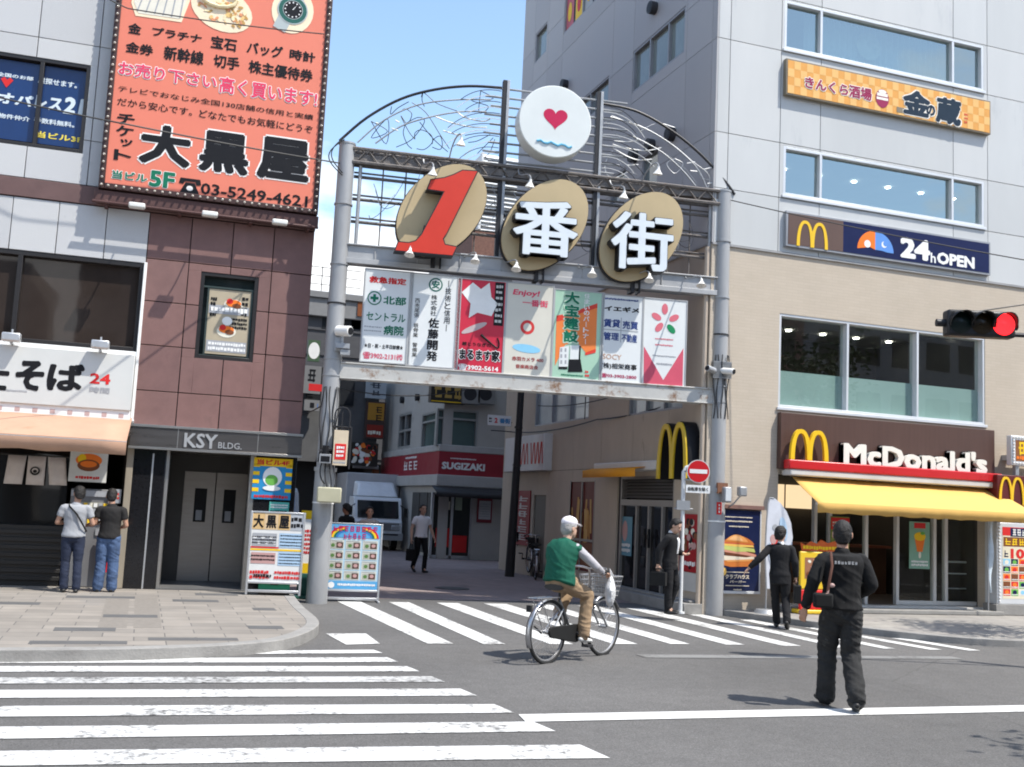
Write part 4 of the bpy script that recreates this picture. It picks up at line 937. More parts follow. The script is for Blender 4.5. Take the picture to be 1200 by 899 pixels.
for L in ([(300, 285), (395, 430), (405, 270), (300, 390), (405, 350), (300, 285)], [(490, 220), (520, 205), (560, 240), (530, 300), (490, 250), (540, 350), (580, 400)], [(430, 190), (425, 240), (470, 200), (540, 160)],
          [(520, 300), (505, 360), (530, 430), (560, 460)], [(580, 400), (580, 360), (620, 340), (680, 370), (690, 420), (640, 465), (590, 460)], [(690, 430), (700, 400), (740, 380), (755, 430), (740, 465), (690, 450)],
          [(620, 130), (640, 105), (720, 170), (850, 220)], [(560, 165), (650, 230), (740, 370), (800, 460)], [(1000, 90), (990, 230), (1050, 190), (940, 150), (1080, 140), (1000, 90)], [(610, 290), (700, 400), (790, 480)], [(460, 450), (560, 400), (640, 290), (600, 260), (520, 300)],
          [(1070, 360), (990, 360), (900, 375)], [(1060, 370), (980, 410), (920, 420)], [(1080, 390), (1020, 450), (980, 490)], [(1090, 400), (1060, 480), (1020, 520)], [(630, 105), (625, 150), (640, 190)]):
    mb = MB(FG); mb.tube(curve(Zp(L)), .007, 5); mb.build('wire_ornament', BLKST, GA)
WG = pm('pale_tube', (.62, .62, .6), .4, var=.05)
for L in ([(710, 255), (800, 290), (930, 320), (1040, 325)], [(850, 225), (900, 260), (1010, 285), (1060, 270)], [(760, 345), (850, 370), (900, 360)], [(330, 295), (345, 300)], [(430, 330), (470, 345)], [(455, 280), (480, 292)]):
    mb = MB(FG); mb.tube(curve(Zp(L)), .012, 5); mb.build('wire_ornament', WG, GA)
ax, ay = 680, 110; s_ = .1583
for L in ([(230, 160), (350, 210), (480, 260), (560, 300)], [(250, 350), (350, 355), (430, 345)], [(240, 375), (380, 410), (500, 420), (600, 400)], [(240, 400), (340, 460), (430, 490), (530, 485)], [(350, 530), (430, 525)], [(790, 515), (850, 505)], [(815, 570), (865, 575)], [(915, 560), (975, 545)], [(180, 540), (200, 600), (260, 620), (350, 580)], [(940, 665), (975, 660)]):
    mb = MB(FG); mb.tube(curve(Zp(L)), .011, 5); mb.build('wire_ornament', WG, GA)
for L in ([(160, 170), (270, 300), (410, 320), (600, 430), (740, 520), (860, 660)], [(590, 320), (700, 390), (830, 500), (950, 600), (945, 700)], [(240, 420), (190, 500), (185, 590)], [(410, 300), (560, 220), (700, 250)], [(700, 480), (760, 520), (700, 590), (640, 520), (700, 480)], [(850, 540), (900, 620), (960, 640)], [(240, 430), (330, 560), (420, 600)]):
    mb = MB(FG); mb.tube(curve(Zp(L)), .008, 5); mb.build('wire_ornament', GALV, GA)
rw = random.Random(17)
for k in range(30):
    a = rw.uniform(.35, 6.2); b = a+rw.uniform(-.6, .6); z0, z1 = rw.uniform(5.85, 6.4), rw.uniform(6.6, 7.15)
    mb = MB(FG); mb.tube(bez([(a, .02, z1), (a+rw.uniform(-.3, .3), -.04, (z0+z1)/2), (b, -.02, z0), (min(6.3, max(.3, b+rw.uniform(-.4, .4))), .05, z0+rw.uniform(.1, .5))], 8), .006, 4); mb.build('loose_wire', BLKST if k % 3 else GALV, GA)
for k in range(12):
    t_ = .25+.12*k; x0, z0 = m1-.08, 7.55+.1*k; L_ = .5+.5*rw.random()
    mb = MB(FG); mb.tube(bez([(x0, -.03, z0), (x0-L_*.6, -.05, z0+.03), (x0-L_, -.04, z0-.2-.2*rw.random())], 8), .007, 4); mb.build('loose_wire', BLKST if k % 2 else WG, GA)
    mb = MB(FG); x0 = m2+.08; mb.tube(bez([(x0, -.03, z0-.05), (x0+L_*.6, -.05, z0), (x0+L_, -.04, z0-.25-.2*rw.random())], 8), .007, 4); mb.build('loose_wire', BLKST if k % 2 else WG, GA)
# bell shaped reflector lamps on bent arms
def bell(px, py, side=-1, up_=False):
    d = -.55; u, z = gu(px, py, d)
    base = 5.76 if z < 6.3 else (7.35 if z < 7.95 else 8.1)
    mb = MB(FG)
    tilt = Vector((.1, .3, .9)).normalized() if z < 6.3 else Vector((.05, -.15, .98)).normalized()
    ax_ = -tilt
    mb.lathe([(.0, -.0), (.02, 0), (.025, .045), (.04, .07), (.08, .13), (.084, .135), (.076, .13), (.025, .08), (0, .08)], Vector((u, d, z))+tilt*.1, ax_, 14)
    o = mb.build('reflector_lamp', BELL, GA)
    mb = MB(FG); P0 = Vector((u, d, z))+tilt*.08
    mb.tube(bez([P0, P0+tilt*.18, (u-.1, -.3, z+(.22 if z > 6.3 else .12)), (u-.12, -.1, (z+base)/2), (u-.12, -.07, base-.02)], 10), .012, 5)
    mb.build('lamp_arm', GALV, o)
for p in ((540, 168), (480, 297), (557, 305), (605, 314), (771, 202), (694, 321), (761, 327), (822, 333), (507, 203), (731, 230), (621, 217)): bell(*p)

# ovals with letters
def oval(px, py, label, name='letter_sign'):
    u, z = gu(px, py, -.25)
    s = thing(name, label, 'sign', FG, (u, -.2, z-.8), group='tan ovals with the street name')
    mb = MB(FG); mb.disc(u, z, .9, .6, -.26, math.radians(52), 48, -.12); mb.build('oval_board', TAN, s)
    mb = MB(FG); mb.disc(u, z, .915, .615, -.20, math.radians(52), 48, -.10); mb.box(u-.12, u-.05, -.12, .1, z-.95, z-.6); mb.box(u+.02, u+.05, -.12, .1, z-.95, z-.6); mb.box(u-.03, u+.03, -.12, .1, z+.4, z+.78); mb.build('oval_rim', BLKST, s)
    return s
def inflate(P, g):
    n = len(P); ar = sum(P[i][0]*P[(i+1) % n][1]-P[(i+1) % n][0]*P[i][1] for i in range(n)); sg = 1 if ar > 0 else -1
    o = []
    for i in range(n):
        a, b, c = Vector(P[i-1]), Vector(P[i]), Vector(P[(i+1) % n]); e1 = (b-a).normalized(); e2 = (c-b).normalized()
        n1 = Vector((e1.y, -e1.x))*sg; n2 = Vector((e2.y, -e2.x))*sg; m = (n1+n2); m = m/max(.5, m.length_squared/2)
        o.append((b.x+m.x*g, b.y+m.y*g))
    return o
dd = -.5
s1 = oval(518, 246, 'tan oval board with the big red figure 1 on the gate')
q = .2336; P1 = [(360+x*q, 170+y*q) for x, y in [(780, 128), (853, 132), (700, 440), (680, 470), (690, 500), (748, 512), (728, 553), (443, 527), (458, 487), (510, 492), (545, 482), (575, 450), (690, 232), (605, 220), (622, 175), (690, 165), (735, 150)]]
P1 = [gu(x, y, dd) for x, y in P1]
mb = MB(FG); mb.prism(P1, dd, dd+.02); mb.build('figure', pm('figure_red', (.58, .04, .02), .4, var=.06), s1)
mb = MB(FG); mb.prism(inflate(P1, .018), dd+.004, dd+.2); mb.box(P1[8][0]+.4, P1[8][0]+.44, dd+.1, -.2, P1[8][1]+.3, P1[8][1]+.34); mb.build('figure_side', BLKST, s1)
for t, o_, rc, lb in (('番', (639, 263), (603, 231, 676, 303.5), 'tan oval board with a white character under the round disc sign'), ('街', (752, 277), (717.5, 246, 788, 320), 'tan oval board with a white character nearest the white panelled building')):
    s = oval(*o_, lb)
    r = rect(FG, *rc, dd)
    mb = MB(FG); mb.txt(t, r, dd, .02, depth=.02); mb.build('character', pm('letter_white', (.66, .71, .74), .35, var=.05, scale=4), s)
    mb = MB(FG); mb.txt(t, r, dd+.115, .04, depth=.2, grow=.016); mb.build('character_side', BLKST, s)
# round sign on top (its cartoon figure is left out)
u, z = gu(649, 145, -.3)
S = thing('round_sign', 'round white disc sign with a red heart and blue wave on the gate', 'sign', FG, (u, -.2, z-.64))
mb = MB(FG); mb.lathe([(0, .36), (.61, .36), (.625, .345), (.625, .015), (.61, 0), (0, 0)], (u, -.05, z), (0, -1, 0), 56); mb.build('disc_case', pm('disc_white', (.66, .69, .67), .4, var=.05, scale=1.5), S)
mb = MB(FG); y = -.413
P_ = []
for i in range(40): t = 2*math.pi*i/40; P_.append((u+.013*16*math.sin(t)**3, z+.06+.0125*(13*math.cos(t)-5*math.cos(2*t)-2*math.cos(3*t)-math.cos(4*t))))
mb.prism(P_, y, y+.002)
mb.use(flat('wave_blue', (.15, .45, .65)))
mb.tube([(u-.3+.06*i, y, z-.37+.022*math.sin(i*1.9)-.004*i) for i in range(11)], .02, 6)
mb.build('emblem', flat('petal_red', (.5, .02, .08)), S)
mb = MB(FG); mb.box(u-.1, u+.1, -.05, -.0, z-.5, z+.5); mb.build('mount', GALV, S)

# ---- seven advertising panels
def panel(xl, yl, xr, yr, col, label):
    d = -.05; r = rect(FG, xl, yl, xr, yr, d)
    s = thing('advert_panel', label, 'sign', FG, ((r[0]+r[1])/2, 0, r[2]), group='advertising panels in a row on the gate')
    mb = MB(FG); mb.box(r[0]+.015, r[1]-.015, d, .08, r[2]+.015, r[3]-.015); mb.build('panel_face', col, s)
    mb = MB(FG); t = .018
    mb.box(r[0], r[0]+t, d-.008, .085, r[2], r[3]); mb.box(r[1]-t, r[1], d-.008, .085, r[2], r[3]); mb.box(r[0]+t, r[1]-t, d-.008, .085, r[2], r[2]+t); mb.box(r[0]+t, r[1]-t, d-.008, .085, r[3]-t, r[3]); mb.build('panel_frame', GBEAM, s)
    return s, d-.003
PW = pm('panel_white', (.70, .72, .71), .4, var=.05, scale=2, stain=((.6, .58, .52), .66, 4))
J = .1556; f1 = lambda a, b, c, d: (420+a*J, 310+b*J, 420+c*J, 310+d*J)
X = lambda y, *a: rect(FG, *a, y)
s, y = panel(428, 314, 479, 428, PW, 'white gate panel with a green cross and green hospital lettering')
mb = MB(FG); mb.txt('北部', X(y, *f1(190, 235, 358, 312)), y, .03); mb.txt('セントラル', X(y, *f1(62, 355, 352, 440)), y, .02); mb.txt('病院', X(y, *f1(192, 455, 338, 540)), y, .03)
c = uv(FG, 420+121*J, 310+253*J, y); mb.disc(c[0], c[1], .115, .115, y); mb.use(PW).disc(c[0], c[1], .095, .095, y-.001); mb.use(GREEN).quad(c[0]-.065, c[0]+.065, c[1]-.022, c[1]+.022, y-.002); mb.quad(c[0]-.022, c[0]+.022, c[1]-.065, c[1]+.065, y-.0025)
mb.use(BLACK).txt('★日・祝・土平日診療★', X(y, *f1(45, 590, 335, 645)), y, .03); mb.use(GREY).smudge(X(y, *f1(45, 450, 175, 520)), y, 2, 3, .35)
mb.use(RED).txt('救急指定', X(y, *f1(85, 85, 360, 158)), y, .04); mb.use(flat('tel_pink', (.65, .12, .18))).txt('☎3902-2131㈹', X(y, *f1(35, 655, 330, 730)), y, .03)
mb.build('lettering', GREEN, s, split=True)
s, y = panel(481, 319, 536, 433, PW, 'white gate panel with vertical black brush writing and a round green mark')
mb = MB(FG); v = X(y, *f1(520, 395, 600, 735)); mb.vtxt('佐藤開発', (v[0]+.02, v[1]-.02, v[2], v[3]), y, .03)
v = X(y, *f1(550, 225, 590, 390)); mb.vtxt('株式会社', (v[0], v[0]+.1, v[2], v[3]), y, .01); v = X(y, *f1(655, 115, 705, 510)); mb.vtxt('一技術と信用一', (v[0]+.01, v[0]+.11, v[2], v[3]), y, .01)
v = X(y, *f1(430, 215, 480, 740)); mb.vtxt('（西売尾張 鉄骨業 警備業）'.replace('（', '︵').replace('）', '︶').replace('︵', ' ').replace('︶', ' '), (v[0]+.0, v[0]+.08, v[2], v[3]), y, .005)
c = uv(FG, 420+583*J, 310+153*J, y); mb.use(flat('logo_green', (.02, .13, .1))).disc(c[0], c[1], .115, .115, y); mb.use(PW).disc(c[0], c[1], .092, .092, y-.001); mb.use(flat('logo_green', (.02, .13, .1))).txt('安', (c[0]-.065, c[0]+.065, c[1]-.065, c[1]+.07), y-.002, .04)
mb.build('lettering', BLACK, s, split=True)
J2 = .1557; f2 = lambda a, b, c, d: (530+a*J2, 320+b*J2, 530+c*J2, 320+d*J2)
s, y = panel(536.5, 325, 590, 439, pm('panel_red', (.55, .025, .055), .4, var=.05), 'red gate panel with black brush lettering, a white fish and a black hook')
mb = MB(FG); mb.txt('まるます家', X(y, *f2(55, 565, 355, 670)), y-.003, .045, skew=-.05)
mb.use(WHITE).txt('まるます家', X(y, *f2(55, 565, 355, 670)), y-.001, .1, grow=.012, skew=-.05); mb.txt('☎3902-5614', X(y, *f2(45, 680, 345, 750)), y, .035)
mb.use(BLACK); r = X(y, *f2(325, 70, 380, 400)); mb.quad(r[0], r[1], r[2], r[3], y); mb.use(flat('dim_white', (.55, .55, .52))).smudge((r[0]+.02, r[1]-.02, r[2]+.02, r[3]-.02), y-.002, 7, 5, .6)
mb.use(BLACK).txt('鯉とうなぎの', X(y, *f2(75, 515, 290, 560)), y, .02)
# plain white shapes in place of the drawn figure, a fish and a hook
mb.use(WHITE); c = uv(FG, 530+205*J2, 320+165*J2, y)
mb.prism([(c[0]-.3, c[1]+.02), (c[0]-.12, c[1]+.2), (c[0]+.02, c[1]+.1), (c[0]+.16, c[1]+.22), (c[0]+.2, c[1]-.02), (c[0]+.31, c[1]-.12), (c[0]+.22, c[1]-.34), (c[0]-.02, c[1]-.3), (c[0]-.16, c[1]-.4), (c[0]-.14, c[1]-.16)], y-.001, y)
mb.use(flat('fish_grey', (.5, .4, .4))).disc(c[0]-.06, c[1]-.56, .23, .05, y-.001, .45)
mb.use(BLACK).tube(curve([(530+x*J2, 320+z_*J2) for x, z_ in [(215, 465), (280, 520), (340, 565), (352, 530), (340, 490)]], y-.004), [.022, .021, .02, .019, .018, .017]+[.012]*15, 6)
mb.build('lettering', BLACK, s, split=True)
s, y = panel(593, 330, 645.5, 444, pm('panel_cream', (.62, .6, .52), .45, var=.05), 'cream gate panel with pink script over a small blue oval')
mb = MB(FG); mb.txt('Enjoy!', X(y, *f2(460, 120, 655, 190)), y, .03, skew=.2); mb.txt('一番街', X(y, *f2(530, 195, 720, 262)), y, .02)
mb.use(flat('wing_red', (.6, .05, .05))); c = uv(FG, 530+575*J2, 320+400*J2, y)
mb.use(LBLUE).disc(c[0]-.02, c[1]-.38, .24, .07, y, -.08, 20); mb.use(flat('wing_red', (.6, .05, .05))).disc(c[0]-.02, c[1]-.02, .12, .12, y, 0, 24); mb.use(flat('panel_cream2', (.62, .6, .52))).disc(c[0]-.02, c[1]-.02, .07, .07, y-.002, 0, 24)
mb.use(flat('dark_red', (.35, .04, .04))).txt('赤羽カメラ 400', X(y, *f2(450, 625, 685, 675)), y, .025); mb.txt('音楽商店会', X(y, *f2(478, 685, 645, 728)), y, .02)
mb.build('lettering', PINK, s, split=True)
s, y = panel(650, 338, 705, 448, pm('panel_mint', (.36, .56, .42), .45, var=.05), 'mint green and orange gate panel with green vertical lettering')
mb = MB(FG); G_ = lambda x, z_: uv(FG, 530+x*J2, 320+z_*J2, y)
mb.use(flat('panel_orange', (.78, .22, .06))).prism([G_(785, 320), G_(950, 295), G_(1092, 240), G_(1080, 590), G_(1005, 600), G_(940, 520), G_(850, 540), G_(772, 700)], y, y+.001)
mb.use(flat('ribbon_red', (.65, .06, .04))).prism([G_(785, 320), G_(845, 310), G_(850, 350), G_(785, 365)], y-.002, y-.001); mb.prism([G_(945, 280), G_(1092, 228), G_(1092, 262), G_(945, 310)], y-.002, y-.001); mb.prism([G_(1000, 600), G_(1080, 570), G_(1078, 600), G_(1000, 620)], y-.002, y-.001)
v = X(y, *f2(850, 135, 945, 530)); mb.use(flat('mint_pale', (.5, .65, .5))).vtxt('大宝建設', (v[0]-.02, v[1]+.02, v[2]-.02, v[3]+.02), y-.003, .08, .02); mb.use(GREEN).vtxt('大宝建設', (v[0], v[1], v[2], v[3]), y-.005, .04, .06)
v = X(y, *f2(995, 150, 1035, 540)); mb.use(WHITE).vtxt('住まいのパートナー', (v[0], v[0]+.1, v[2], v[3]), y-.003, .02)
mb.use(PW).prism([G_(810, 560), G_(880, 548), G_(870, 705), G_(800, 705)], y-.003, y-.002); mb.prism([G_(888, 545), G_(965, 545), G_(960, 650), G_(885, 650)], y-.003, y-.002)
mb.use(BLACK).prism([G_(878, 650), G_(965, 650), G_(980, 745), G_(870, 745)], y-.003, y-.002); mb.prism([G_(800, 705), G_(865, 705), G_(865, 725), G_(800, 722)], y-.003, y-.002); mb.prism([G_(955, 548), G_(968, 548), G_(962, 655), G_(950, 655)], y-.0045, y-.0035)
for q in range(6): a = G_(820+(q % 2)*32, 580+(q//2)*45); mb.use(GREY).quad(a[0]-.015, a[0]+.015, a[1]-.03, a[1]+.03, y-.0045)
mb.use(GREEN).smudge(X(y, *f2(820, 755, 985, 785)), y-.002, 1, 5); mb.use(RED).smudge(X(y, *f2(1000, 730, 1030, 790)), y-.002, 2, 5)
mb.build('lettering', GREEN, s, split=True)
f3 = lambda a, b, c, d: (690+a*J2, 335+b*J2, 690+c*J2, 335+d*J2)
s, y = panel(705.5, 344, 752, 452, PW, 'white gate panel with navy lettering in four cells')
mb = MB(FG); NV = flat('panel_navy', (.04, .07, .22))
mb.use(NV).smudge(X(y, *f3(120, 85, 375, 125)), y, 1, 4, .9); mb.use(BLACK).txt('イエギメ', X(y, *f3(118, 145, 380, 208)), y, .055)
mb.use(NV).txt('賃貸', X(y, *f3(112, 245, 235, 318)), y, .03); mb.txt('売買', X(y, *f3(255, 262, 370, 333)), y, .03); mb.txt('管理', X(y, *f3(112, 345, 225, 415)), y, .03); mb.txt('不動産', X(y, *f3(248, 360, 362, 430)), y, .03)
mb.use(GREY); a = uv(FG, 690+245*J2, 335+240*J2, y); b = uv(FG, 690+240*J2, 335+425*J2, y); mb.quad(a[0]-.006, a[0]+.006, b[1], a[1], y); a2 = uv(FG, 690+112*J2, 335+328*J2, y); b2 = uv(FG, 690+372*J2, 335+345*J2, y); mb.quad(a2[0], b2[0], (a2[1]+b2[1])/2-.006, (a2[1]+b2[1])/2+.006, y-.001)
mb.use(flat('socy', (.5, .3, .2))).txt('SOCY', X(y, *f3(105, 510, 245, 560)), y, .01); mb.use(BLACK).txt('(株)相栄商事', X(y, *f3(95, 575, 360, 645)), y, .02)
mb.use(flat('tel_magenta', (.45, .05, .12))).txt('☎03-3903-2800', X(y, *f3(90, 655, 358, 708)), y, .03)
mb.build('lettering', NV, s, split=True)
s, y = panel(753.5, 348, 803, 457, PW, 'white gate panel with a five petal flower and pink lower corners')
mb = MB(FG); G_ = lambda x, z_: uv(FG, 690+x*J2, 335+z_*J2, y)
mb.use(flat('panel_pink', (.6, .1, .15))).prism([G_(415, 455), G_(560, 710), G_(412, 755)], y, y+.001); mb.prism([G_(712, 470), G_(705, 780), G_(412, 755), G_(560, 710)], y-.0012, y-.0002)
for (x, z_, rt_, gcol) in ((573, 175, 1.57, 0), (642, 243, .5, 0), (620, 325, -.8, 1), (530, 312, .9, 0), (510, 232, -.5, 0)):
    c = G_(x, z_); mb.use(flat('logo_leaf', (.02, .25, .1)) if gcol else flat('petal', (.65, .16, .2))).disc(c[0], c[1], .095, .055, y-.001, rt_, 16)
mb.use(flat('petal', (.65, .16, .2))).smudge(X(y, *f3(500, 385, 635, 420)), y, 1, 3, .5); mb.smudge(X(y, *f3(500, 430, 635, 465)), y, 1, 4, .5); mb.use(GREY).smudge(X(y, *f3(480, 515, 660, 545)), y, 1, 5); mb.smudge(X(y, *f3(510, 575, 630, 605)), y, 1, 6)
mb.build('emblem', PINK, s)

# ---- things fixed to the two poles
S = thing('security_camera', 'white round camera pointing right, on the left pole beside the panels', 'camera', FG, (.15, -.2, 4.2), group='cameras on the gate poles')
u, z = gu(402, 388, -.2); mb = MB(FG); ax_ = Vector((.75, -.6, -.05)); mb.cyl(Vector((u, -.2, z))-ax_*.12, Vector((u, -.2, z))+ax_*.15, .085, n=20); mb.build('camera_case', BELL, S, bevel=.01)
mb = MB(FG); mb.cyl(Vector((u, -.2, z))+ax_*.15, Vector((u, -.2, z))+ax_*.165, .06, n=20); mb.build('lens', BLACK, S)
mb = MB(FG); mb.box(u-.1, u+.12, -.24, -.1, z-.28, z-.2); mb.tube([(u, -.2, z-.06), (u, -.2, z-.2)], .02); mb.box(u-.12, u-.02, -.16, 0, z-.32, z-.1); mb.box(u-.02, u+.13, -.22, -.12, z-.38, z-.3); mb.build('bracket', GALV, S)
for px, py, ax_, lb in ((852, 435, Vector((.55, -.8, -.12)), 'white cylindrical camera facing the road on the right pole'), (833, 433, Vector((-.6, -.35, .1)), 'grey camera facing the side street, left of the right pole')):
    S = thing('security_camera', lb, 'camera', FG, (UR_, -.2, 3.9), group='cameras on the gate poles')
    u, z = gu(px, py, -.22); p = Vector((u, -.22, z)); mb = MB(FG); mb.cyl(p-ax_*.14, p+ax_*.14, .055, n=18); mb.build('camera_case', BELL if px > 840 else GALV, S, bevel=.008)
    mb = MB(FG); mb.cyl(p+ax_*.141, p+ax_*.15, .042, n=16); mb.build('lens', BLACK, S)
    mb = MB(FG); mb.tube([p, (u, -.16, z+.02), (UR_+(.1 if px > 840 else -.1), -.1, z+.03)], .022); mb.box(UR_-.17, UR_+.16, -.17, -.1, z-.12, z+.16); mb.build('bracket', GALV, S)
S = thing('junction_box', 'cream metal junction box strapped to the left pole', 'junction box', FG, (.15, -.2, 1.85))
r = rect(FG, 372, 569, 399, 592, -.2); mb = MB(FG); mb.box(r[0], r[1], -.36, -.18, r[2]+.03, r[3]-.02); mb.build('box_body', pm('cream_box', (.42, .4, .28), .5, var=.1), S, bevel=.02)
mb = MB(FG)
for q in (-.04, .02, .07): mb.tube(bez([((r[0]+r[1])/2+q, -.25, r[3]-.03), ((r[0]+r[1])/2+q*2, -.25, r[3]+.15), (q, -.18, r[3]+.25), (q*.5+.05, -.17, r[3]+.6)], 8), .012, 5)
mb.build('conduit', BLKST, S)
S = thing('pole_notice', 'narrow cream sign with a red lower label hanging right of the left pole', 'sign', FG, (.3, -.15, 2.5))
r = rect(FG, 392, 504, 406, 546, -.2); mb = MB(FG); mb.box(r[0], r[1], -.24, -.16, r[2], r[3]); mb.use(RED).box(r[0]+.025, r[1]-.025, -.245, -.241, r[2]+.09, r[2]+.34); mb.use(WHITE).smudge((r[0]+.05, r[1]-.05, r[2]+.12, r[2]+.31), -.248, 3, 3); mb.use(GREY).smudge((r[0]+.01, r[1]-.01, r[2]+.02, r[2]+.07), -.243, 1, 3); mb.build('sign_board', pm('sign_cream', (.6, .5, .36), .5), S, bevel=.01)
mb = MB(FG); c = (r[0]+r[1])/2; mb.tube([(c-.12, -.2, r[3]+.05)]+[(c-.12*math.cos(t), -.2, r[3]+.25+.12*math.sin(t)) for t in [i*.52 for i in range(7)]]+[(c+.12, -.2, r[3]+.05)], .012); mb.tube([(c, -.2, r[3]), (c, -.2, r[3]+.3)], .01); mb.tube([(0, -.1, r[3]+.06), (c+.15, -.2, r[3]+.05)], .018); mb.tube([(0, -.1, r[2]+.05), (c, -.2, r[2]+.05)], .015); mb.tube([(c+.15, -.2, r[3]+.06), (c+.15, -.2, r[2]-.05)], .014); mb.build('bracket', BLKST, S)
S = thing('loudspeaker', 'small grey horn speaker on the left pole above the cream junction box', 'speaker', FG, (0, -.2, 2.75))
u, z = gu(381, 537, -.22); mb = MB(FG); mb.box(u-.09, u+.09, -.32, -.17, z-.08, z+.06); mb.use(BLACK).box(u-.07, u+.07, -.325, -.3195, z-.06, z+.03); mb.cyl((u, -.2, z+.06), (u, -.2, z+.2), .05, n=12); mb.build('speaker_case', GALV, S, bevel=.01)
mb = MB(FG); mb.tube([(u-.1, -.2, z+.1), (u+.12, -.2, z+.16)], .03); mb.tube(bez([(u-.05, -.2, z-.08), (u-.1, -.25, z-.3), (u+.02, -.2, z-.4)], 8), .012); mb.build('cable', BLKST, S)
S = thing('spotlight', 'grey floodlight on the right pole beside the burger poster', 'lamp', FG, (UR_+.2, -.2, 2.2), group='floodlights at the burger poster')
u, z = gu(850, 580, -.25); mb = MB(FG); mb.box(u-.06, u+.07, -.36, -.22, z-.13, z+.13); mb.build('lamp_housing', GALV, S, bevel=.02)
mb = MB(FG); mb.box(u-.04, u+.06, -.366, -.361, z-.1, z+.1); mb.build('lamp_glass', pm('lamp_glass', (.6, .62, .63), .1), S)
mb = MB(FG); mb.tube([(UR_, -.1, z+.1), (u, -.2, z+.14), (u, -.28, z)], .016); mb.box(UR_-.05, UR_+.13, -.2, -.14, z+.02, z+.2); mb.build('bracket', pm('rust_bracket', (.2, .09, .05), .8, var=.3), S)
r = rect(FG, 832, 588, 841, 603, -.17); mb = MB(FG)
P_ = []
for i in range(7):
    t = -1.57-.28+.56*i/6; P_.append((UR_+.163*math.cos(t), .163*math.sin(t)))
v = [(x, y_, r[2]) for x, y_ in P_]+[(x, y_, r[3]) for x, y_ in P_]
mb.add(v, [(i, i+1, i+8, i+7) for i in range(6)]); mb.use(WHITE)
for i in range(3): mb.quad(UR_-.012, UR_+.012, r[2]+.03+i*.055, r[2]+.065+i*.055, -.166)
mb.build('pole_sticker', RED, label='small red label with white marks stuck on the right pole', cat='sticker')
# ---------------------------------------------------------------- right building
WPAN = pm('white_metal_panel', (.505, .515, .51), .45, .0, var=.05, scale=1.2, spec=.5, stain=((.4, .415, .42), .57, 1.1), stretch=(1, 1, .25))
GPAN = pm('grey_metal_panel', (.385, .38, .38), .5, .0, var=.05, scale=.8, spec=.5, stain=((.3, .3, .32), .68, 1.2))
BEIGE = brick_mat('beige_brick', (.50, .43, .345), (.48, .41, .325), (.45, .385, .305), .24, .055, .004, rough=.8, bump=.2, noise_amt=.06)
SBEIGE = pm('beige_render', (.47, .40, .315), .85, var=.1, scale=2, bump=.1, bscale=60, stain=((.27, .23, .18), .62, 1.4), stretch=(1, 1, .35))
GLU = glass_mat('upper_glass', (.5, .62, .62), .8, 4.3, tintr=(.86, .97, .95))
GLL = glass_mat('shop_window_glass', (.78, .88, .86), .95, 1.8)
GLS = glass_mat('door_glass', (.8, .86, .84), .9, 1.35)
WFR = pm('white_frame', (.62, .64, .66), .4, .2, var=.05)
PFR = pm('pale_frame', (.62, .6, .56), .45, .1, var=.08)
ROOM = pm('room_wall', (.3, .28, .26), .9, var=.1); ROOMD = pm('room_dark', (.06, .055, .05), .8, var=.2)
LAMPM = pm('ceiling_lamp', (.9, .9, .85), .4, var=0, emit=((1, .95, .85), 12))
BB = thing('tower_building', 'tall white panelled corner building with a beige brick base over the burger restaurant', 'building', FR, (12.7, 0, 0))
UX = lambda x, y, d=0: uv(FR, x, y, d)[0]
W1 = (10.40, 14.95, 10.17, 11.10); W2 = (10.43, 14.95, 7.43, 8.34); WL = (10.41, 14.96, 3.60, 5.27)
C0 = 9.02; TOP = 24.
bz0 = 6.38
mb = MB(FR)
us = [C0+.03, UX(855, 100), UX(916, 60), UX(962, 110), UX(1117, 110), UX(1157, 110), 17, 20, 23, 26, 29, 34]
zs = [bz0, 7.37, 8.385, 10.12, 11.13, 12.9, 13.9, 15.6, 16.6, 18.3, 19.3, 21, 22, TOP]
up_w = [(W1[0], W1[1], a, b) for a, b in ((12.95, 13.88), (15.65, 16.58), (18.35, 19.28), (21.05, 21.98))]
panels(mb, us, zs, [W1, W2]+up_w, .012, 0, .04, [WPAN, pm('white_metal_panel_b', (.485, .495, .49), .45, .0, var=.05, scale=1.2, stain=((.41, .425, .435), .6, 1.1), stretch=(1, 1, .25)), pm('white_metal_panel_c', (.52, .527, .52), .42, .0, var=.04, scale=1.2, stain=((.42, .43, .44), .6, .9), stretch=(1, 1, .25))])
mb.build('white_panel_wall', WPAN, BB, bevel=.003)
OPEN_ = (10.44, 15.0, .0, 2.62)
mb = MB(FR); wall_holes(mb, C0+.001, 34, .0, bz0-.012, [WL, OPEN_], 0, .25); mb.build('brick_wall', BEIGE, BB)
mb = MB(FR); mb.box(C0-.002, 34, -.03, .02, bz0-.04, bz0-.005); mb.build('ledge', pm('ledge_grey', (.3, .3, .3), .6), BB)
mb = MB(FR); wall_holes(mb, C0+.06, 34, bz0, TOP, [W1, W2]+up_w, .042, .25); mb.use(GROUT)
mb.build('backing', GROUT, BB)
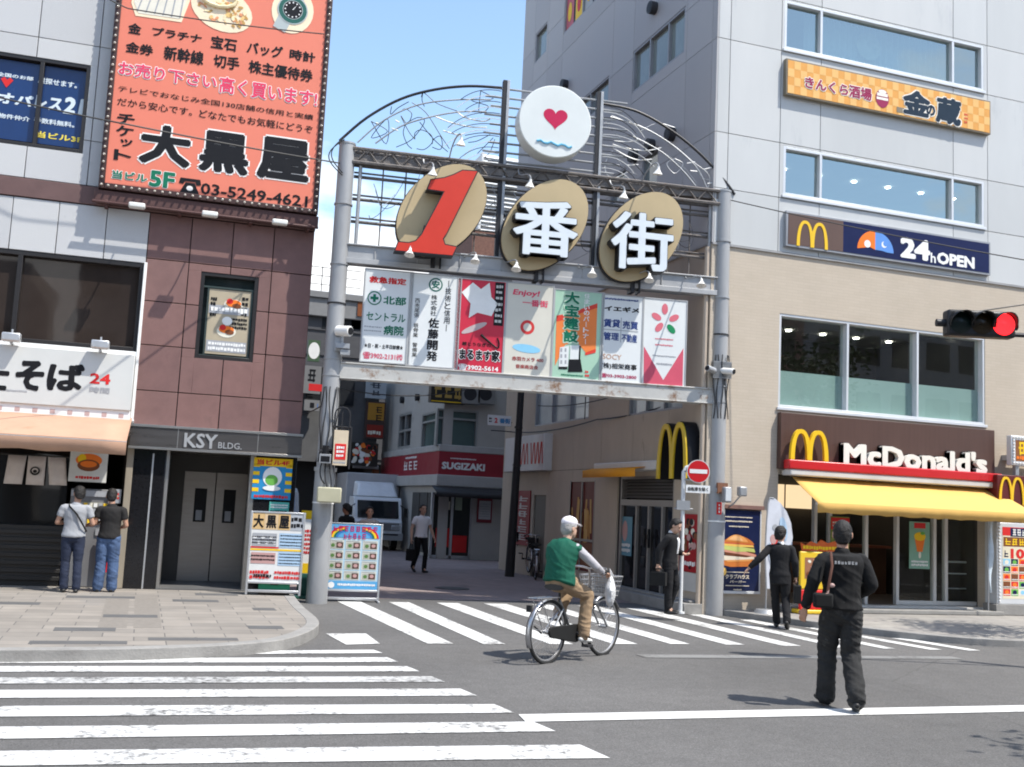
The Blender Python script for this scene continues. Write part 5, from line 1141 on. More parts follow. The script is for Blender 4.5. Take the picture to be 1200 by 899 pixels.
# floors, back wall of the rooms
mb = MB(FR)
for z in (3.42, 6.3, 9.2, 11.9): mb.box(C0+.3, 34, .251, 7, z, z+.12)
mb.box(C0+.34, 15.59, .3, 3.99, 5.62, 5.7); mb.box(C0+.34, 15.59, .3, 6.9, 8.7, 8.78)
mb.box(C0+.3, 34, 7, 7.2, 0, TOP); mb.box(34, 34.2, 0, 7.2, 0, TOP); mb.box(C0+.05, 34, .25, 10.7, TOP, TOP+.3)
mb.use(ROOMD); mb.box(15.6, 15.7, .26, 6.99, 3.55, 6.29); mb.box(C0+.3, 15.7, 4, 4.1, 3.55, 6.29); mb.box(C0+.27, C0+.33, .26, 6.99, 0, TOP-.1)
mb.build('room_walls', ROOM, BB)
mb = MB(FR)
for j, (z, nu) in enumerate(((5.605, 7), (8.685, 7))):
    for i in range(nu):
        for k in range(2): u = 10.5+i*.85+.4*k; y_ = (1.6, 3.0)[k] if not j else (.75, 2.0)[k]; mb.cyl((u, y_, z-.012), (u, y_, z), .055 if j else .06, n=12)
mb.build('ceiling_lamps', LAMPM, BB)
# curtains in the top window
mb = MB(FR); v = []; f = []
for i in range(120):
    u = 11.15+(14.5-11.15)*i/119; v += [(u, .5+.03*math.sin(i*1.3), 10.15), (u, .5+.03*math.sin(i*1.3), 11.2)]
f = [(i*2, i*2+2, i*2+3, i*2+1) for i in range(119)]
mb.add(v, f); mb.build('curtain', pm('curtain_pale', (.5, .56, .52), .9, var=.1), BB)
mb = MB(FR); c = uv(FR, 1017, 55, .45); mb.disc(c[0], c[1], .28, .28, .42, n=30); mb.build('round_sticker', pm('sticker_cream', (.5, .52, .4), .7, var=.15, scale=8), BB)
t = .05
for w_ in [W1]+up_w: window(BB, FR, w_, [UX(963, 30), UX(1117, 60)], WFR, GLU, .16, t, -.01)
window(BB, FR, W2, [UX(962, 205), UX(1116.5, 240)], WFR, GLU, .16, t, -.01)
window(BB, FR, WL, [UX(994, 420), UX(1076, 430)], WFR, GLL, .22, .045, .0)
mb = MB(FR)
for a, b in ((WL[0]+.03, UX(993, 420)), (UX(995.5, 420), UX(1075, 430)), (UX(1077.5, 430), WL[1]-.03)): mb.box(a, b, .15, .154, WL[2]+.03, 4.27)
mb.build('frosted_film', pm('frost_green', (.36, .43, .40), .5, var=.08, scale=1.5), BB)
# sills
for w_ in (W1, W2, WL): MB(FR).box(w_[0]-.03, w_[1]+.03, -.035, .0, w_[2]-.05, w_[2]).build('window_sill', WFR, BB, bevel=.004)

# side wall towards the lane
UU = lambda x, y: uv(FS, x, y)[0]; ZZ = lambda x, y: uv(FS, x, y)[1]
FAR = -10.72
sw = []
r0 = rect(FS, 742, 62, 801.5, 72); sw.append((r0[0], r0[1], ZZ(742, 109), ZZ(742, 61)))
sw.append((UU(672, 110), UU(713, 110), ZZ(713, 119), ZZ(713, 89)))
sw.append((UU(626.5, 70), UU(640.5, 50), ZZ(626.5, 75), ZZ(626.5, 42)))
sw.append((UU(661, 20), UU(705, 5), ZZ(661, 40), ZZ(661, 40)+1.5))
sw.append((UU(715, 220), UU(733, 220), ZZ(733, 232), ZZ(733, 196))); sw.append((UU(752, 200), UU(771, 195), ZZ(752, 225), ZZ(752, 184)))
lowW = [(UU(627, 480), UU(690, 480), ZZ(627, 500), 5.5), (UU(737, 470), UU(800, 465), ZZ(740, 487), 5.45)]
mb = MB(FS)
us2 = [FAR]+sorted(UU(x, y) for x, y in ((625, 80), (641, 80), (658, 90), (716, 120), (741, 100), (803.5, 90), (833.5, 100)))+[0]
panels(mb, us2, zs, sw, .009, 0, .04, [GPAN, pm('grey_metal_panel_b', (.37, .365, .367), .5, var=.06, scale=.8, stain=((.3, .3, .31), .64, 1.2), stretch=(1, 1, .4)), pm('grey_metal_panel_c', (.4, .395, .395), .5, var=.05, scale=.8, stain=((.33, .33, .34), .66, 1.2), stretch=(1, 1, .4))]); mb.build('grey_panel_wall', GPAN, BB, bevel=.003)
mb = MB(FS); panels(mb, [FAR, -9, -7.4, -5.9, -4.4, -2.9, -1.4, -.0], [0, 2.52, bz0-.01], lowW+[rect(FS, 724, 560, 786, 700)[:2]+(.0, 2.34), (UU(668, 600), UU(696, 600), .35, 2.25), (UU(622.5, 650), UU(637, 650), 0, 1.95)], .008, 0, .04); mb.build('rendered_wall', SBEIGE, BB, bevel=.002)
dsr = (UU(724, 640), UU(787, 640), .0, 2.34)
mb = MB(FS); wall_holes(mb, FAR, -.26, 0, TOP, sw+lowW+[(dsr[0], dsr[1], 0, 2.34)], .041, .25); mb.build('backing', GROUT, BB)
mb = MB(FS); mb.box(FAR, -.1, -.03, .0, bz0-.03, bz0); mb.build('ledge', pm('ledge_grey', (.3, .3, .3), .6), BB)
GRG = dark_glass('grey_green_glass', (.2, .24, .23), 1.6)
window(BB, FS, sw[0], [UU(760.5, 80), UU(782, 70)], pm('grey_frame', (.3, .31, .33), .5, .3), GRG, .14, .05, .0)
for w_ in sw[1:]: window(BB, FS, w_, [(w_[0]+w_[1])/2] if w_[1]-w_[0] > .9 else [], MATS['grey_frame'], GRG, .14, .045, .0)
mb = MB(FS); w_ = sw[3]
for i, c_ in enumerate((flat('strip_red', (.5, .12, .15)), YELLOW, flat('strip_grey', (.4, .42, .42)), flat('strip_blue', (.2, .3, .45)))):
    a = w_[0]+(w_[1]-w_[0])*i/4; b = a+(w_[1]-w_[0])/4-.08; mb.use(c_).quad(a+.04, b, w_[2]+.06, w_[3]-.06, .06); mb.use(YELLOW if i != 1 else RED).disc((a+b)/2, w_[2]+.5, .12, .25, .055); mb.disc((a+b)/2, w_[2]+1.05, .12, .2, .055)
mb.build('window_sticker', RED, BB)
for w_ in lowW: window(BB, FS, w_, [w_[0]+(w_[1]-w_[0])*k/3 for k in (1, 2)], MATS['grey_frame'], dark_glass('pale_glass', (.34, .40, .42), 1.5, .2), .14, .04, .0)
for px, py in ((768, 10), (789, 158), (765, 171), (745, 184), (664, 100)):
    u, z = uv(FS, px, py); mb = MB(FS); mb.cyl((u, -.14, z), (u, .02, z), .13, n=18); mb.use(BLACK).cyl((u, -.145, z), (u, -.139, z), .1, n=18); mb.build('exhaust_vent', pm('vent_black', (.03, .03, .035), .5), BB)
# side entrance
mb = MB(FS); u0, u1 = dsr[0], dsr[1]; zt_ = 2.34; zd = ZZ(724, 592)
mb.box(u0, u0+.05, .02, .14, .1, zt_); mb.box(u1-.05, u1, .02, .14, .1, zt_); mb.box(u0+.05, u1-.05, .02, .14, zd, zd+.12); mb.box(u0+.05, u1-.05, .02, .14, zt_-.05, zt_)
for x in (742.5, 757, 773): u = UU(x, 640); mb.box(u-.03, u+.03, .025, .135, .1, zd)
mb.box(u0+.05, u1-.05, .03, .13, .1, .2)
o = mb.build('side_door_frame', pm('door_frame', (.28, .26, .24), .45, .4), BB, bevel=.004)
mb = MB(FS)
for i in range(6): z = zd+.15+i*(zt_-zd-.2)/6; mb.add([(u0+.05, .05, z), (u1-.05, .05, z), (u1-.05, .1, z+.05), (u0+.05, .1, z+.05)], [(0, 1, 2, 3)])
mb.build('louvre', pm('louvre_grey', (.2, .19, .18), .5, .3), o)
mb = MB(FS); mb.quad(u0+.05, u1-.05, .2, zd, .08); mb.build('door_glass', dark_glass('side_door_glass', (.012, .012, .014), 1.45), o)
mb = MB(FS)
for x in (755, 760): u = UU(x, 640); mb.box(u-.015, u+.015, -.02, .02, 1.0, 1.35); mb.disc(u, 1.2, .05, .05, -.025)
mb.build('door_handle', BLACK, o)
mb = MB(FS); r = rect(FS, 725.5, 605, 740, 652, .07); mb.quad(r[0], r[1], r[2], r[3], .065); mb.use(flat('dull_pink', (.5, .3, .28))).disc((r[0]+r[1])/2, (r[2]+r[3])/2+.1, .12, .2, .06); mb.use(WHITE).smudge((r[0]+.05, r[1]-.05, r[2]+.05, r[2]+.25), .06, 2, 3); mb.build('door_poster', flat('poster_teal', (.12, .28, .36)), o)
mb = MB(FS); mb.box(u0-.3, 0.0, -.35, -.001, .0, .18); mb.box(u0-.2, -.1, -.2, -.001, .18, .22); mb.build('door_step', CONC, BB, bevel=.01)
mb = MB(FS); mb.tube([(-.07, -.05, .1), (-.07, -.05, 6.3)], .045, 10); mb.build('rain_pipe', pm('pipe_beige', (.46, .38, .3), .5), BB)
# service door and fries window
mb = MB(FS); mb.box(UU(622.5, 650), UU(637, 650), .035, .045, .1, 1.95); mb.build('service_door', pm('service_door', (.12, .105, .085), .6), BB)
Fp = thing('fries_poster', 'tall window poster of french fries on dark red in the side wall', 'poster', FS, ((UU(668, 600)+UU(696, 600))/2, .02, .35))
a0, a1 = UU(668, 600), UU(696, 600); mb = MB(FS); mb.box(a0, a1, .02, .04, .35, 2.25); mb.build('poster_board', flat('fries_dark', (.12, .015, .01)), Fp)
mb = MB(FS); rr = random.Random(5)
for i in range(16):
    u = rr.uniform(a0+.08, a1-.15); z = rr.uniform(.9, 1.3); h_ = rr.uniform(.4, .75); s_ = rr.uniform(-.08, .08)
    mb.use([flat('fry_a', (.5, .26, .05)), flat('fry_b', (.4, .17, .03)), flat('fry_c', (.55, .33, .1))][i % 3]).add([(u, .016-.0005*i, z), (u+.08, .016-.0005*i, z), (u+.08+s_, .016-.0005*i, z+h_), (u+s_, .016-.0005*i, z+h_)], [(0, 1, 2, 3)])
mb.use(BROWN).prism([(a0+.06, .42), (a1-.06, .42), (a1-.03, .95), (a0+.03, .95)], .004, .008)
mb.build('poster_print', BROWN, Fp)
mb = MB(FS); m_ = (a0+a1)/2; mb.box(m_-.02, m_+.02, -.02, .0, .35, 2.25); mb.box(a0-.03, a0, -.01, .04, .32, 2.28); mb.box(a1, a1+.03, -.01, .04, .32, 2.28); mb.box(a0, a1, -.012, .0, .98, 1.03); mb.build('window_frame', MATS['door_frame'], Fp)
# projecting white box sign with red letters
S = thing('box_sign', 'white box sign with tall red zigzag letters on the side wall behind the dark post', 'sign', FS, (-8.6, -.1, 2.5))
a0, a1 = UU(601, 530), UU(647.5, 530); z0, z1 = 2.52, 3.38
mb = MB(FS); mb.box(a0, a1, -.22, -.001, z0, z1); mb.build('sign_box', pm('box_white', (.58, .57, .55), .5), S, bevel=.01)
mb = MB(FS); r = rect(FS, 606, 521, 636, 543, -.22); n_ = 15; mb.use(flat('sign_red', (.5, .06, .05)))
for i in range(n_):
    if i == 7: continue
    a = r[0]+(r[1]-r[0])*i/n_; b = a+(r[1]-r[0])/n_; mb.prism([(a, r[2]), (a+(b-a)*.35, r[2]), (b, r[3]), (b-(b-a)*.35, r[3])] if i % 2 else [(a, r[3]), (a+(b-a)*.35, r[3]), (b, r[2]), (b-(b-a)*.35, r[2])], -.225-.0004*i, -.2205)
mb.build('lettering', RED, S)
# red banner and drinks poster by the dark post
r = rect(FS, 607, 575, 619, 640, -.02); S = thing('wall_banner', 'red vertical banner with white characters on the side wall behind the dark post', 'banner', FS, ((r[0]+r[1])/2, -.02, r[2]))
mb = MB(FS); mb.box(r[0], r[1], -.03, -.005, r[2], r[3]+.0); mb.build('cloth_panel', flat('banner_red', (.25, .02, .03)), S); mb = MB(FS); mb.strokes((r[0]+.12, r[1]-.12, r[2]+.1, r[3]-.1), -.033, 6, 4, True); mb.smudge((r[0]+.1, r[1]-.1, r[2]+.1, r[3]-.1), -.032, 7, 3, .4) if False else None; mb.build('lettering', flat('dim_white', (.55, .55, .52)), S)
# big arches on the side wall
def arches(mb, u0, u1, z0, z1, y0, y1, wt=.15):
    w_ = u1-u0; a = w_*.27; h_ = z1-z0
    for k, c in enumerate((u0+a, u1-a)):
        o_ = []; i_ = []
        for t in range(21):
            q = math.pi*t/20; o_.append((c-a*math.copysign(abs(math.cos(q))**.85, math.cos(q)), z0+h_*math.sin(q)**.9)); ai = a-w_*wt*.62; i_.append((c-ai*math.copysign(abs(math.cos(q))**.85, math.cos(q)), z0+(h_-w_*wt*.55)*math.sin(q)**.9))
        vs = []; n_ = 21; yy = y0-.0015*k
        for P_ in (o_, i_):
            for y in (yy, y1): vs += [(p[0], y, p[1]) for p in P_]
        fs = []
        for t in range(20):
            fs += [(t, t+1, 2*n_+t+1, 2*n_+t), (n_+t, 3*n_+t, 3*n_+t+1, n_+t+1), (t, n_+t, n_+t+1, t+1), (2*n_+t, 2*n_+t+1, 3*n_+t+1, 3*n_+t)]
        fs += [(0, 2*n_, 3*n_, n_), (20, n_+20, 3*n_+20, 2*n_+20)]
        mb.add(vs, fs)
ARCH = pm('arch_yellow', (.80, .50, .02), .35, var=.04)
r = (UU(787, 530), UU(823, 530), ZZ(800, 562), ZZ(805, 497))
S = thing('arches_sign', 'large yellow arches with black sides above the no entry sign', 'sign', FS, ((r[0]+r[1])/2, -.1, r[2]))
mb = MB(FS); arches(mb, r[0], r[1], r[2], r[3], -.3, -.27); mb.build('arch_face', pm('arch_ochre', (.62, .42, .02), .4), S)
mb = MB(FS); arches(mb, r[0]-.015, r[1]+.015, r[2]-.01, r[3]+.015, -.265, -.02); mb.build('arch_side', BLACK, S)
S = thing('small_awning', 'short orange awning with white cassette over the side door', 'awning', FS, (-3, -.2, 2.35))
r = rect(FS, 709, 556, 771, 568, -.35); mb = MB(FS); mb.box(UU(711, 556), UU(785, 556), -.3, -.001, 2.43, 2.6); mb.build('cassette', pm('cassette_white', (.55, .54, .52), .5), S, bevel=.02)
mb = MB(FS); a0, a1 = UU(709, 556), UU(773, 556); mb.add([(a0, -.25, 2.5), (a1, -.25, 2.5), (a1, -.5, 2.44), (a0, -.5, 2.44), (a1, -.5, 2.3), (a0, -.5, 2.3)], [(0, 1, 2, 3), (3, 2, 4, 5)]); o = mb.build('canvas', pm('orange_canvas', (.72, .30, .02), .8, var=.08), S); o.modifiers.new('thickness', 'SOLIDIFY').thickness = .006
# red menu poster right of the door with a white board under it
r = (UU(749, 640), -.35, ZZ(750, 671), ZZ(750, 599)); r = rect(FS, 797, 602, 818, 672, -.03)
S = thing('menu_poster', 'red and black menu poster with white lower board beside the side door', 'poster', FS, ((r[0]+r[1])/2, 0, .35))
mb = MB(FS); mb.box(r[0], r[1], -.03, -.001, r[2], r[3]); mb.use(flat('off_white', (.5, .49, .46))).box(r[0], r[1], -.03, -.001, .35, r[2]-.01); mb.build('poster_board', flat('poster_red', (.33, .015, .02)), S)
mb = MB(FS); rr = random.Random(3)
for i in range(26): mb.use([BROWN, BLACK, flat('dull_pink', (.5, .3, .28)), CREAM][i % 4]).disc(rr.uniform(r[0]+.08, r[1]-.08), rr.uniform(r[2]+.4, r[3]-.1), .07, .06, -.033-.0004*i, 0, 10)
mb.use(WHITE).smudge((r[0]+.1, r[1]-.1, r[2]+.08, r[2]+.2), -.034, 1, 4); mb.use(BLACK).disc((r[0]+r[1])/2+.05, .75, .04, .03, -.033); mb.build('poster_print', BLACK, S)

# ---------------------------------------------------------------- restaurant front
mb = MB(FR)
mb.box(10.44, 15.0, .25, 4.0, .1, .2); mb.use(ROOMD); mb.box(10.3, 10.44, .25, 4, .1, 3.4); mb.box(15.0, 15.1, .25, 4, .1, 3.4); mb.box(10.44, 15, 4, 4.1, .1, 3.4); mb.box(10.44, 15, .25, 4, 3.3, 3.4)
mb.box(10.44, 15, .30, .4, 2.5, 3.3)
mb.build('shop_room', pm('shop_floor', (.16, .13, .11), .4), BB)
mb = MB(FR); mb.box(11.6, 14.8, 2.6, 3.1, .2, 1.15); mb.use(flat('counter_top', (.3, .1, .06))).box(11.55, 14.85, 2.5, 3.15, 1.15, 1.2); mb.use(pm('menu_added_glow', (.4, .3, .2), .4, emit=((1, .75, .45), .5)))
for i in range(4): mb.box(11.7+i*.75, 12.38+i*.75, 3.85, 3.9, 1.9, 2.4)  # glowing menu boards, added to brighten the restaurant room
mb.build('counter', pm('counter_wood', (.12, .06, .035), .5), BB)
mb = MB(FR)
for i in range(6): mb.cyl((11.2+i*.6, 1.6, 3.28), (11.2+i*.6, 1.6, 3.3), .07, n=12)
mb.build('ceiling_lamps', LAMPM, BB)
SY = .3
XS = [UX(x, 640, SY) for x in (954.5, 972, 1014.5, 1051, 1094.5, 1108, 1150)]
mb = MB(FR)
for i, u in enumerate(XS): mb.box(u-.032, u+.032, SY-.03, SY+.06, .2, 2.5)
mb.box(10.44, 15, SY-.03, SY+.06, 2.44, 2.6); mb.box(XS[3], 15, SY-.028, SY+.058, .2, .28); mb.box(10.44, 15.0, -.02, SY+.1, .1, .2)
fo = mb.build('shop_front_frame', PFR, BB, bevel=.004)
mb = MB(FR)
for a, b in ((XS[0], XS[1]), (XS[1], XS[2]), (XS[2], XS[3]), (XS[3], XS[4]), (XS[4], XS[5]), (XS[5], XS[6]), (XS[6], 15)):
    if a == XS[2]: continue
    mb.quad(a, b, .25, 2.45, SY+.01)
mb.build('glazing', GLS, fo)
mb = MB(FR); a = UX(1112, 690, .5); b = UX(1143, 690, .5); mb.tube([(a, .55, .2), (a, .55, .78), (b-.08, .55, .78), (b, .55, .7), (b, .55, .2)], .018, 8); mb.tube([(a, .55, 1.0), (b-.05, .55, 1.0)], .02); mb.tube([(a, .55, .5), (b, .55, .5)], .012); mb.build('railing', WFR, fo)
mb = MB(FR); mb.box(10.44, 15.0, -.4, -.03, .1, .17); mb.build('door_step', CONC, BB, bevel=.01)
# sign board
d = -.12; r = rect(FR, 911.6, 484, 1159.5, 569, d); r = (10.40, 15.07, 2.52, 3.50)
S = thing('restaurant_sign', 'brown board with yellow arches and white burger restaurant name over a red bar', 'sign', FR, (12.7, -.1, 2.5))
mb = MB(FR); mb.box(r[0], r[1], d, -.001, r[2], r[3]-.0); mb.build('sign_board', pm('sign_brown', (.085, .045, .035), .45, var=.12, scale=3, stretch=(6, 1, .3)), S, bevel=.006)
rb = rect(FR, 919, 546, 1160, 568, -.3)
mb = MB(FR); mb.box(r[0]+.06, r[1]+.01, -.3, d, 2.52, 2.68); mb.build('red_bar', pm('bar_red', (.5, .02, .025), .3, var=.04), S, bevel=.02)
mb = MB(FR); a = rect(FR, 926.5, 502, 970, 547, -.25); arches(mb, a[0], a[1], 2.685, a[3], -.27, -.21, .17); mb.build('arches', ARCH, S)
letters(FR, "McDonald's", rect(FR, 987, 518, 1155, 556.5, -.2), -.2, .042, .09, pm('letter_cream', (.78, .75, .68), .35, var=.03), S, BLACK)
# awning
Aw = thing('restaurant_awning', 'long yellow canvas awning over the burger restaurant front', 'awning', FR, (13, -.8, 2.1))
zt = 2.40; ub0 = UX(928, 563, -.1); ub1 = UX(1166, 577, -.1)
def hitx(px, py, X_):
    q = ray(px, py); t_ = X_/q.x; return t_*q.y-15.9, EYE+t_*q.z
dF, zF = hitx(958, 588, ub0); dF = max(-1.9, min(-.8, dF))
zF = uv(FR, 1060, 594, dF)[1]; zV = uv(FR, 1060, 606, dF)[1]
uL = UX(958, 588, dF); uR = max(ub1+.05, UX(1214, 600, dF))
vs = []; n = 30
for i in range(n+1):
    t = i/n; a = ub0+(ub1-ub0)*t; b = uL+(uR-uL)*t
    s_ = .012*math.sin(i*1.1)
    vs += [(a, -.1, zt), (a*.6+b*.4, -.1+(dF+.1)*.45, zt+(zF-zt)*.45-.015+s_*.6), (b, dF, zF), (b, dF-.01, zF-.03), (b, dF-.01+.015*math.sin(i*2.3), zV+.01*math.sin(i*1.9))]
fs = [(i*5+j, i*5+j+1, i*5+6+j, i*5+5+j) for i in range(n) for j in range(4)]
mb = MB(FR).add(vs, fs); o = mb.build('canvas', pm('yellow_canvas', (.66, .40, .11), .8, var=.06, scale=2, bump=.08, bscale=120), Aw); o.modifiers.new('thickness', 'SOLIDIFY').thickness = .006
mb = MB(FR); mb.box(ub0-.15, ub1+.05, -.28, -.001, 2.41, 2.52); mb.build('cassette', pm('cassette_white', (.55, .54, .52), .5), Aw, bevel=.02)
mb = MB(FR); mb.tube([(uL, dF+.02, zF-.025), (uR, dF+.02, zF-.025)], .022)
for q in (.08, .5, .92):
    a = ub0+(ub1-ub0)*q; b = uL+(uR-uL)*q; mb.tube([(a, -.1, 2.3), (a+.25, dF*.5, 2.15), (b, dF+.03, zF-.04)], .02)
mb.build('awning_arm', WFR, Aw)
# ---- 24h sign
d = -.08
S = thing('opening_hours_sign', 'brown and navy sign with yellow arches, half umbrella emblem and 24h OPEN above the brick', 'sign', FR, (12.7, -.05, 6.5))
mb = MB(FR); us_ = UX(988, 270, d); mb.box(10.46, 15.03, d, -.001, 6.48, 7.13); mb.build('sign_frame', MATS['grey_frame'], S, bevel=.005)
mb = MB(FR); mb.box(10.5, us_, d-.006, d-.001, 6.52, 7.09); mb.use(NAVY).box(us_, 14.99, d-.006, d-.001, 6.52, 7.09); mb.build('sign_face', pm('face_brown', (.11, .065, .05), .4, var=.05), S)
e = d-.009; mb = MB(FR); a = rect(FR, 934, 257, 970, 293, e); arches(mb, a[0], a[1], a[2], a[3], e-.003, e+.002, .16); mb.build('arches', ARCH, S)
mb = MB(FR); c = uv(FR, 1025.5, 294, e)
def halfarc(a0, a1, R1, R2):
    P_ = [(c[0]+R1*math.cos(a0+(a1-a0)*i/14), c[1]+R2*math.sin(a0+(a1-a0)*i/14)) for i in range(15)]
    return P_
P_ = halfarc(math.pi, math.pi/2, .39, .37)+[(c[0], c[1]+.02), (c[0]-.12, c[1]+.06), (c[0]-.24, c[1]+.03)]
mb.use(ORANGE).prism(P_, e-.001, e); P_ = halfarc(math.pi/2, 0, .41, .37)+[(c[0]+.28, c[1]+.0), (c[0]+.14, c[1]+.02), (c[0], c[1]+.02)]
mb.use(flat('umbrella_blue', (.12, .28, .65))).prism(P_, e-.001, e); mb.use(WHITE).disc(c[0]-.17, c[1]+.11, .07, .07, e-.002); mb.disc(c[0]+.2, c[1]+.14, .06, .06, e-.002); mb.use(flat('umbrella_blue', (.12, .28, .65))).disc(c[0]+.225, c[1]+.16, .05, .05, e-.003)
mb.use(WHITE).txt('24', rect(FR, 1055, 277, 1090, 306.5, e), e-.002, .055); mb.txt('h', rect(FR, 1090.5, 296, 1096.5, 308.5, e), e-.002, .02); mb.txt('OPEN', rect(FR, 1098, 295, 1142, 315.5, e), e-.002, .05)
mb.build('lettering', WHITE, S)
# ---- tavern sign
S = thing('tavern_sign', 'orange checkered tavern sign with brush lettering between the upper window bands', 'sign', FR, (12.7, -.05, 9.2))
d = -.1; zb, ztp = 9.27, 9.95
mb = MB(FR); mb.box(10.39, 15.03, d, -.001, zb, ztp); mb.build('sign_frame', pm('sign_edge', (.2, .17, .12), .5), S, bevel=.005)
mb = MB(FR); mb.box(10.42, 15.0, d-.005, d-.001, zb+.03, ztp-.03); mb.build('sign_face', flat('check_orange', (.70, .34, .09)), S)
mb = MB(FR); e = d-.007; k = 0; nx = 34; sz = (15.0-10.42)/nx; rr = random.Random(9)
mb.use(flat('check_pale', (.76, .46, .17)))
for i in range(nx):
    for j in range(4):
        if (i+j) % 2 == 0: mb.quad(10.42+i*sz, 10.42+(i+1)*sz, zb+.03+j*.155, zb+.03+(j+1)*.155, e)
e -= .003
WC = flat('brush_white', (.8, .76, .68)); MR = flat('brush_maroon', (.3, .03, .09))
for t, rc in (('きんくら', (943.5, 89.5, 994, 113)), ('酒場', (995, 99, 1021.5, 119))): mb.use(WC).txt(t, rect(FR, *rc, e), e, .09, grow=.015); mb.use(MR).txt(t, rect(FR, *rc, e), e-.003, .035)
c = uv(FR, 1034, 115.5, e); mb.use(MR).disc(c[0], c[1], .15, .18, e); mb.use(WC).quad(c[0]-.12, c[0]+.12, c[1]+.04, c[1]+.1, e-.002); mb.quad(c[0]-.13, c[0]+.13, c[1]-.03, c[1]+.02, e-.002); mb.disc(c[0], c[1]+.13, .09, .04, e-.003)
for t, rc in (('金', (1058, 103, 1090, 139)), ('の', (1085.5, 122, 1096, 137)), ('蔵', (1097, 112, 1126.5, 149))): mb.use(WC).txt(t, rect(FR, *rc, e), e, .1, grow=.02); mb.use(flat('brush_navy', (.015, .03, .05))).txt(t, rect(FR, *rc, e), e-.003, .055, skew=.05)
r = rect(FR, 1051, 125, 1060, 133, e); mb.use(MATS['sign_edge']).quad(r[0], r[1], r[2], r[3], e); r = rect(FR, 1130, 132, 1134.5, 146, e); mb.use(flat('seal_red', (.6, .1, .05))).smudge(r, e, 3, 3)
mb.build('lettering', WC, S)
# ---- burger poster
S = thing('burger_poster', 'navy poster with a large burger photo on the brick wall beside the right pole', 'poster', FR, (9.7, -.05, .4))
r = rect(FR, 846, 597, 889, 693, -.05)
mb = MB(FR); mb.box(r[0], r[1], -.05, -.001, r[2], r[3]); mb.build('poster_board', pm('poster_navy', (.008, .015, .06), .3, var=.2, scale=3), S)
mb = MB(FR); mb.box(r[0]-.02, r[1]+.03, -.06, -.0, r[2]-.05, r[2]-.003); mb.box(r[1], r[1]+.025, -.06, -.0, r[2], r[3]); mb.box(r[0]-.025, r[0]-.001, -.06, 0, r[2], r[3]); mb.use(pm('lintel_brown', (.2, .11, .09), .7)).box(r[0]-.1, r[1]+.06, -.09, -.0, r[3]+.02, r[3]+.09); mb.build('poster_frame', WFR, S, bevel=.004)
mb = MB(FR); e = -.054; q = .1447
def BP(x, y): return uv(FR, 840+x*q, 570+y*q, e)
def poly(L, c_, k): mb.use(c_).prism([BP(*p) for p in L], e-.0012*k-.001, e-.0012*k)
BUN = flat('bun', (.55, .17, .04)); BUN2 = flat('bun_light', (.72, .32, .1)); MEAT = flat('meat', (.14, .05, .025)); LET = flat('lettuce', (.5, .55, .16)); CHS = flat('cheese', (.8, .5, .12)); TOM = flat('tomato', (.6, .12, .06)); BAC = flat('bacon', (.62, .28, .2)); OFW = flat('onion', (.75, .66, .52))
poly([(52, 590), (300, 580), (292, 630), (250, 650), (110, 652), (60, 640)], BUN, 0)
poly([(60, 592), (290, 584), (270, 606), (90, 612)], BUN2, 1)
poly([(55, 560), (310, 550), (300, 590), (60, 598)], OFW, 2)
poly([(60, 525), (300, 530), (315, 560), (240, 575), (70, 560)], MEAT, 3)
poly([(60, 500), (200, 520), (320, 555), (310, 572), (200, 552), (60, 530)], BAC, 4)
poly([(50, 470), (300, 505), (310, 535), (250, 528), (160, 530), (60, 510)], LET, 5)
poly([(55, 452), (290, 470), (300, 495), (180, 490), (58, 478)], CHS, 6)
poly([(60, 440), (290, 462), (295, 478), (60, 462)], TOM, 7)
P_ = [(52+250*i/16, 450-62*math.sin(math.pi*i/16)**.7+22*i/16) for i in range(17)]
poly(P_, BUN, 8); poly([(x*.7+40, y*.86+48) for x, y in P_], BUN2, 9)
poly([(x*.45+75, y*.6+160) for x, y in P_], flat('bun_hi', (.8, .45, .2)), 10)
e = -.054
for i, (a_, b_, c_, d_, s) in enumerate(((65, 238, 290, 262, 1), (70, 270, 290, 298, 2), (100, 315, 260, 338, 3))): mb.use(OFW).smudge(rect(FR, 840+a_*q, 570+b_*q, 840+c_*q, 570+d_*q, e), e, 1, s)
mb.use(OFW).txt('クラブハウス', rect(FR, 840+70*q, 570+710*q, 840+262*q, 570+752*q, e), e, .045); mb.txt('バーガー', rect(FR, 840+105*q, 570+760*q, 840+235*q, 570+785*q, e), e, .045)
a = rect(FR, 840+70*q, 570+690*q, 840+262*q, 570+694*q, e); mb.quad(a[0], a[1], a[3]-.012, a[3], e); a = rect(FR, 840+70*q, 570+800*q, 840+262*q, 570+806*q, e); mb.quad(a[0], a[1], a[3]-.012, a[3], e); mb.smudge(rect(FR, 840+135*q, 570+828*q, 840+205*q, 570+848*q, e), e, 1, 6)
a = BP(52, 690); mb.use(CHS).disc(a[0], a[1], .06, .07, e-.004)
mb.build('poster_print', OFW, S)
S = thing('spotlight', 'grey floodlight on a bracket above the top right of the burger poster', 'lamp', FR, (10, -.2, 2), group='floodlights at the burger poster')
u, z = uv(FR, 868, 576, -.3); mb = MB(FR); mb.box(u-.07, u+.07, -.4, -.28, z-.08, z+.08); mb.build('lamp_housing', GALV, S, bevel=.02); mb = MB(FR); mb.tube([(u, -.33, z-.05), (u-.08, -.2, z-.22), (u-.08, -.09, z-.25)], .015); mb.build('bracket', GALV, S)
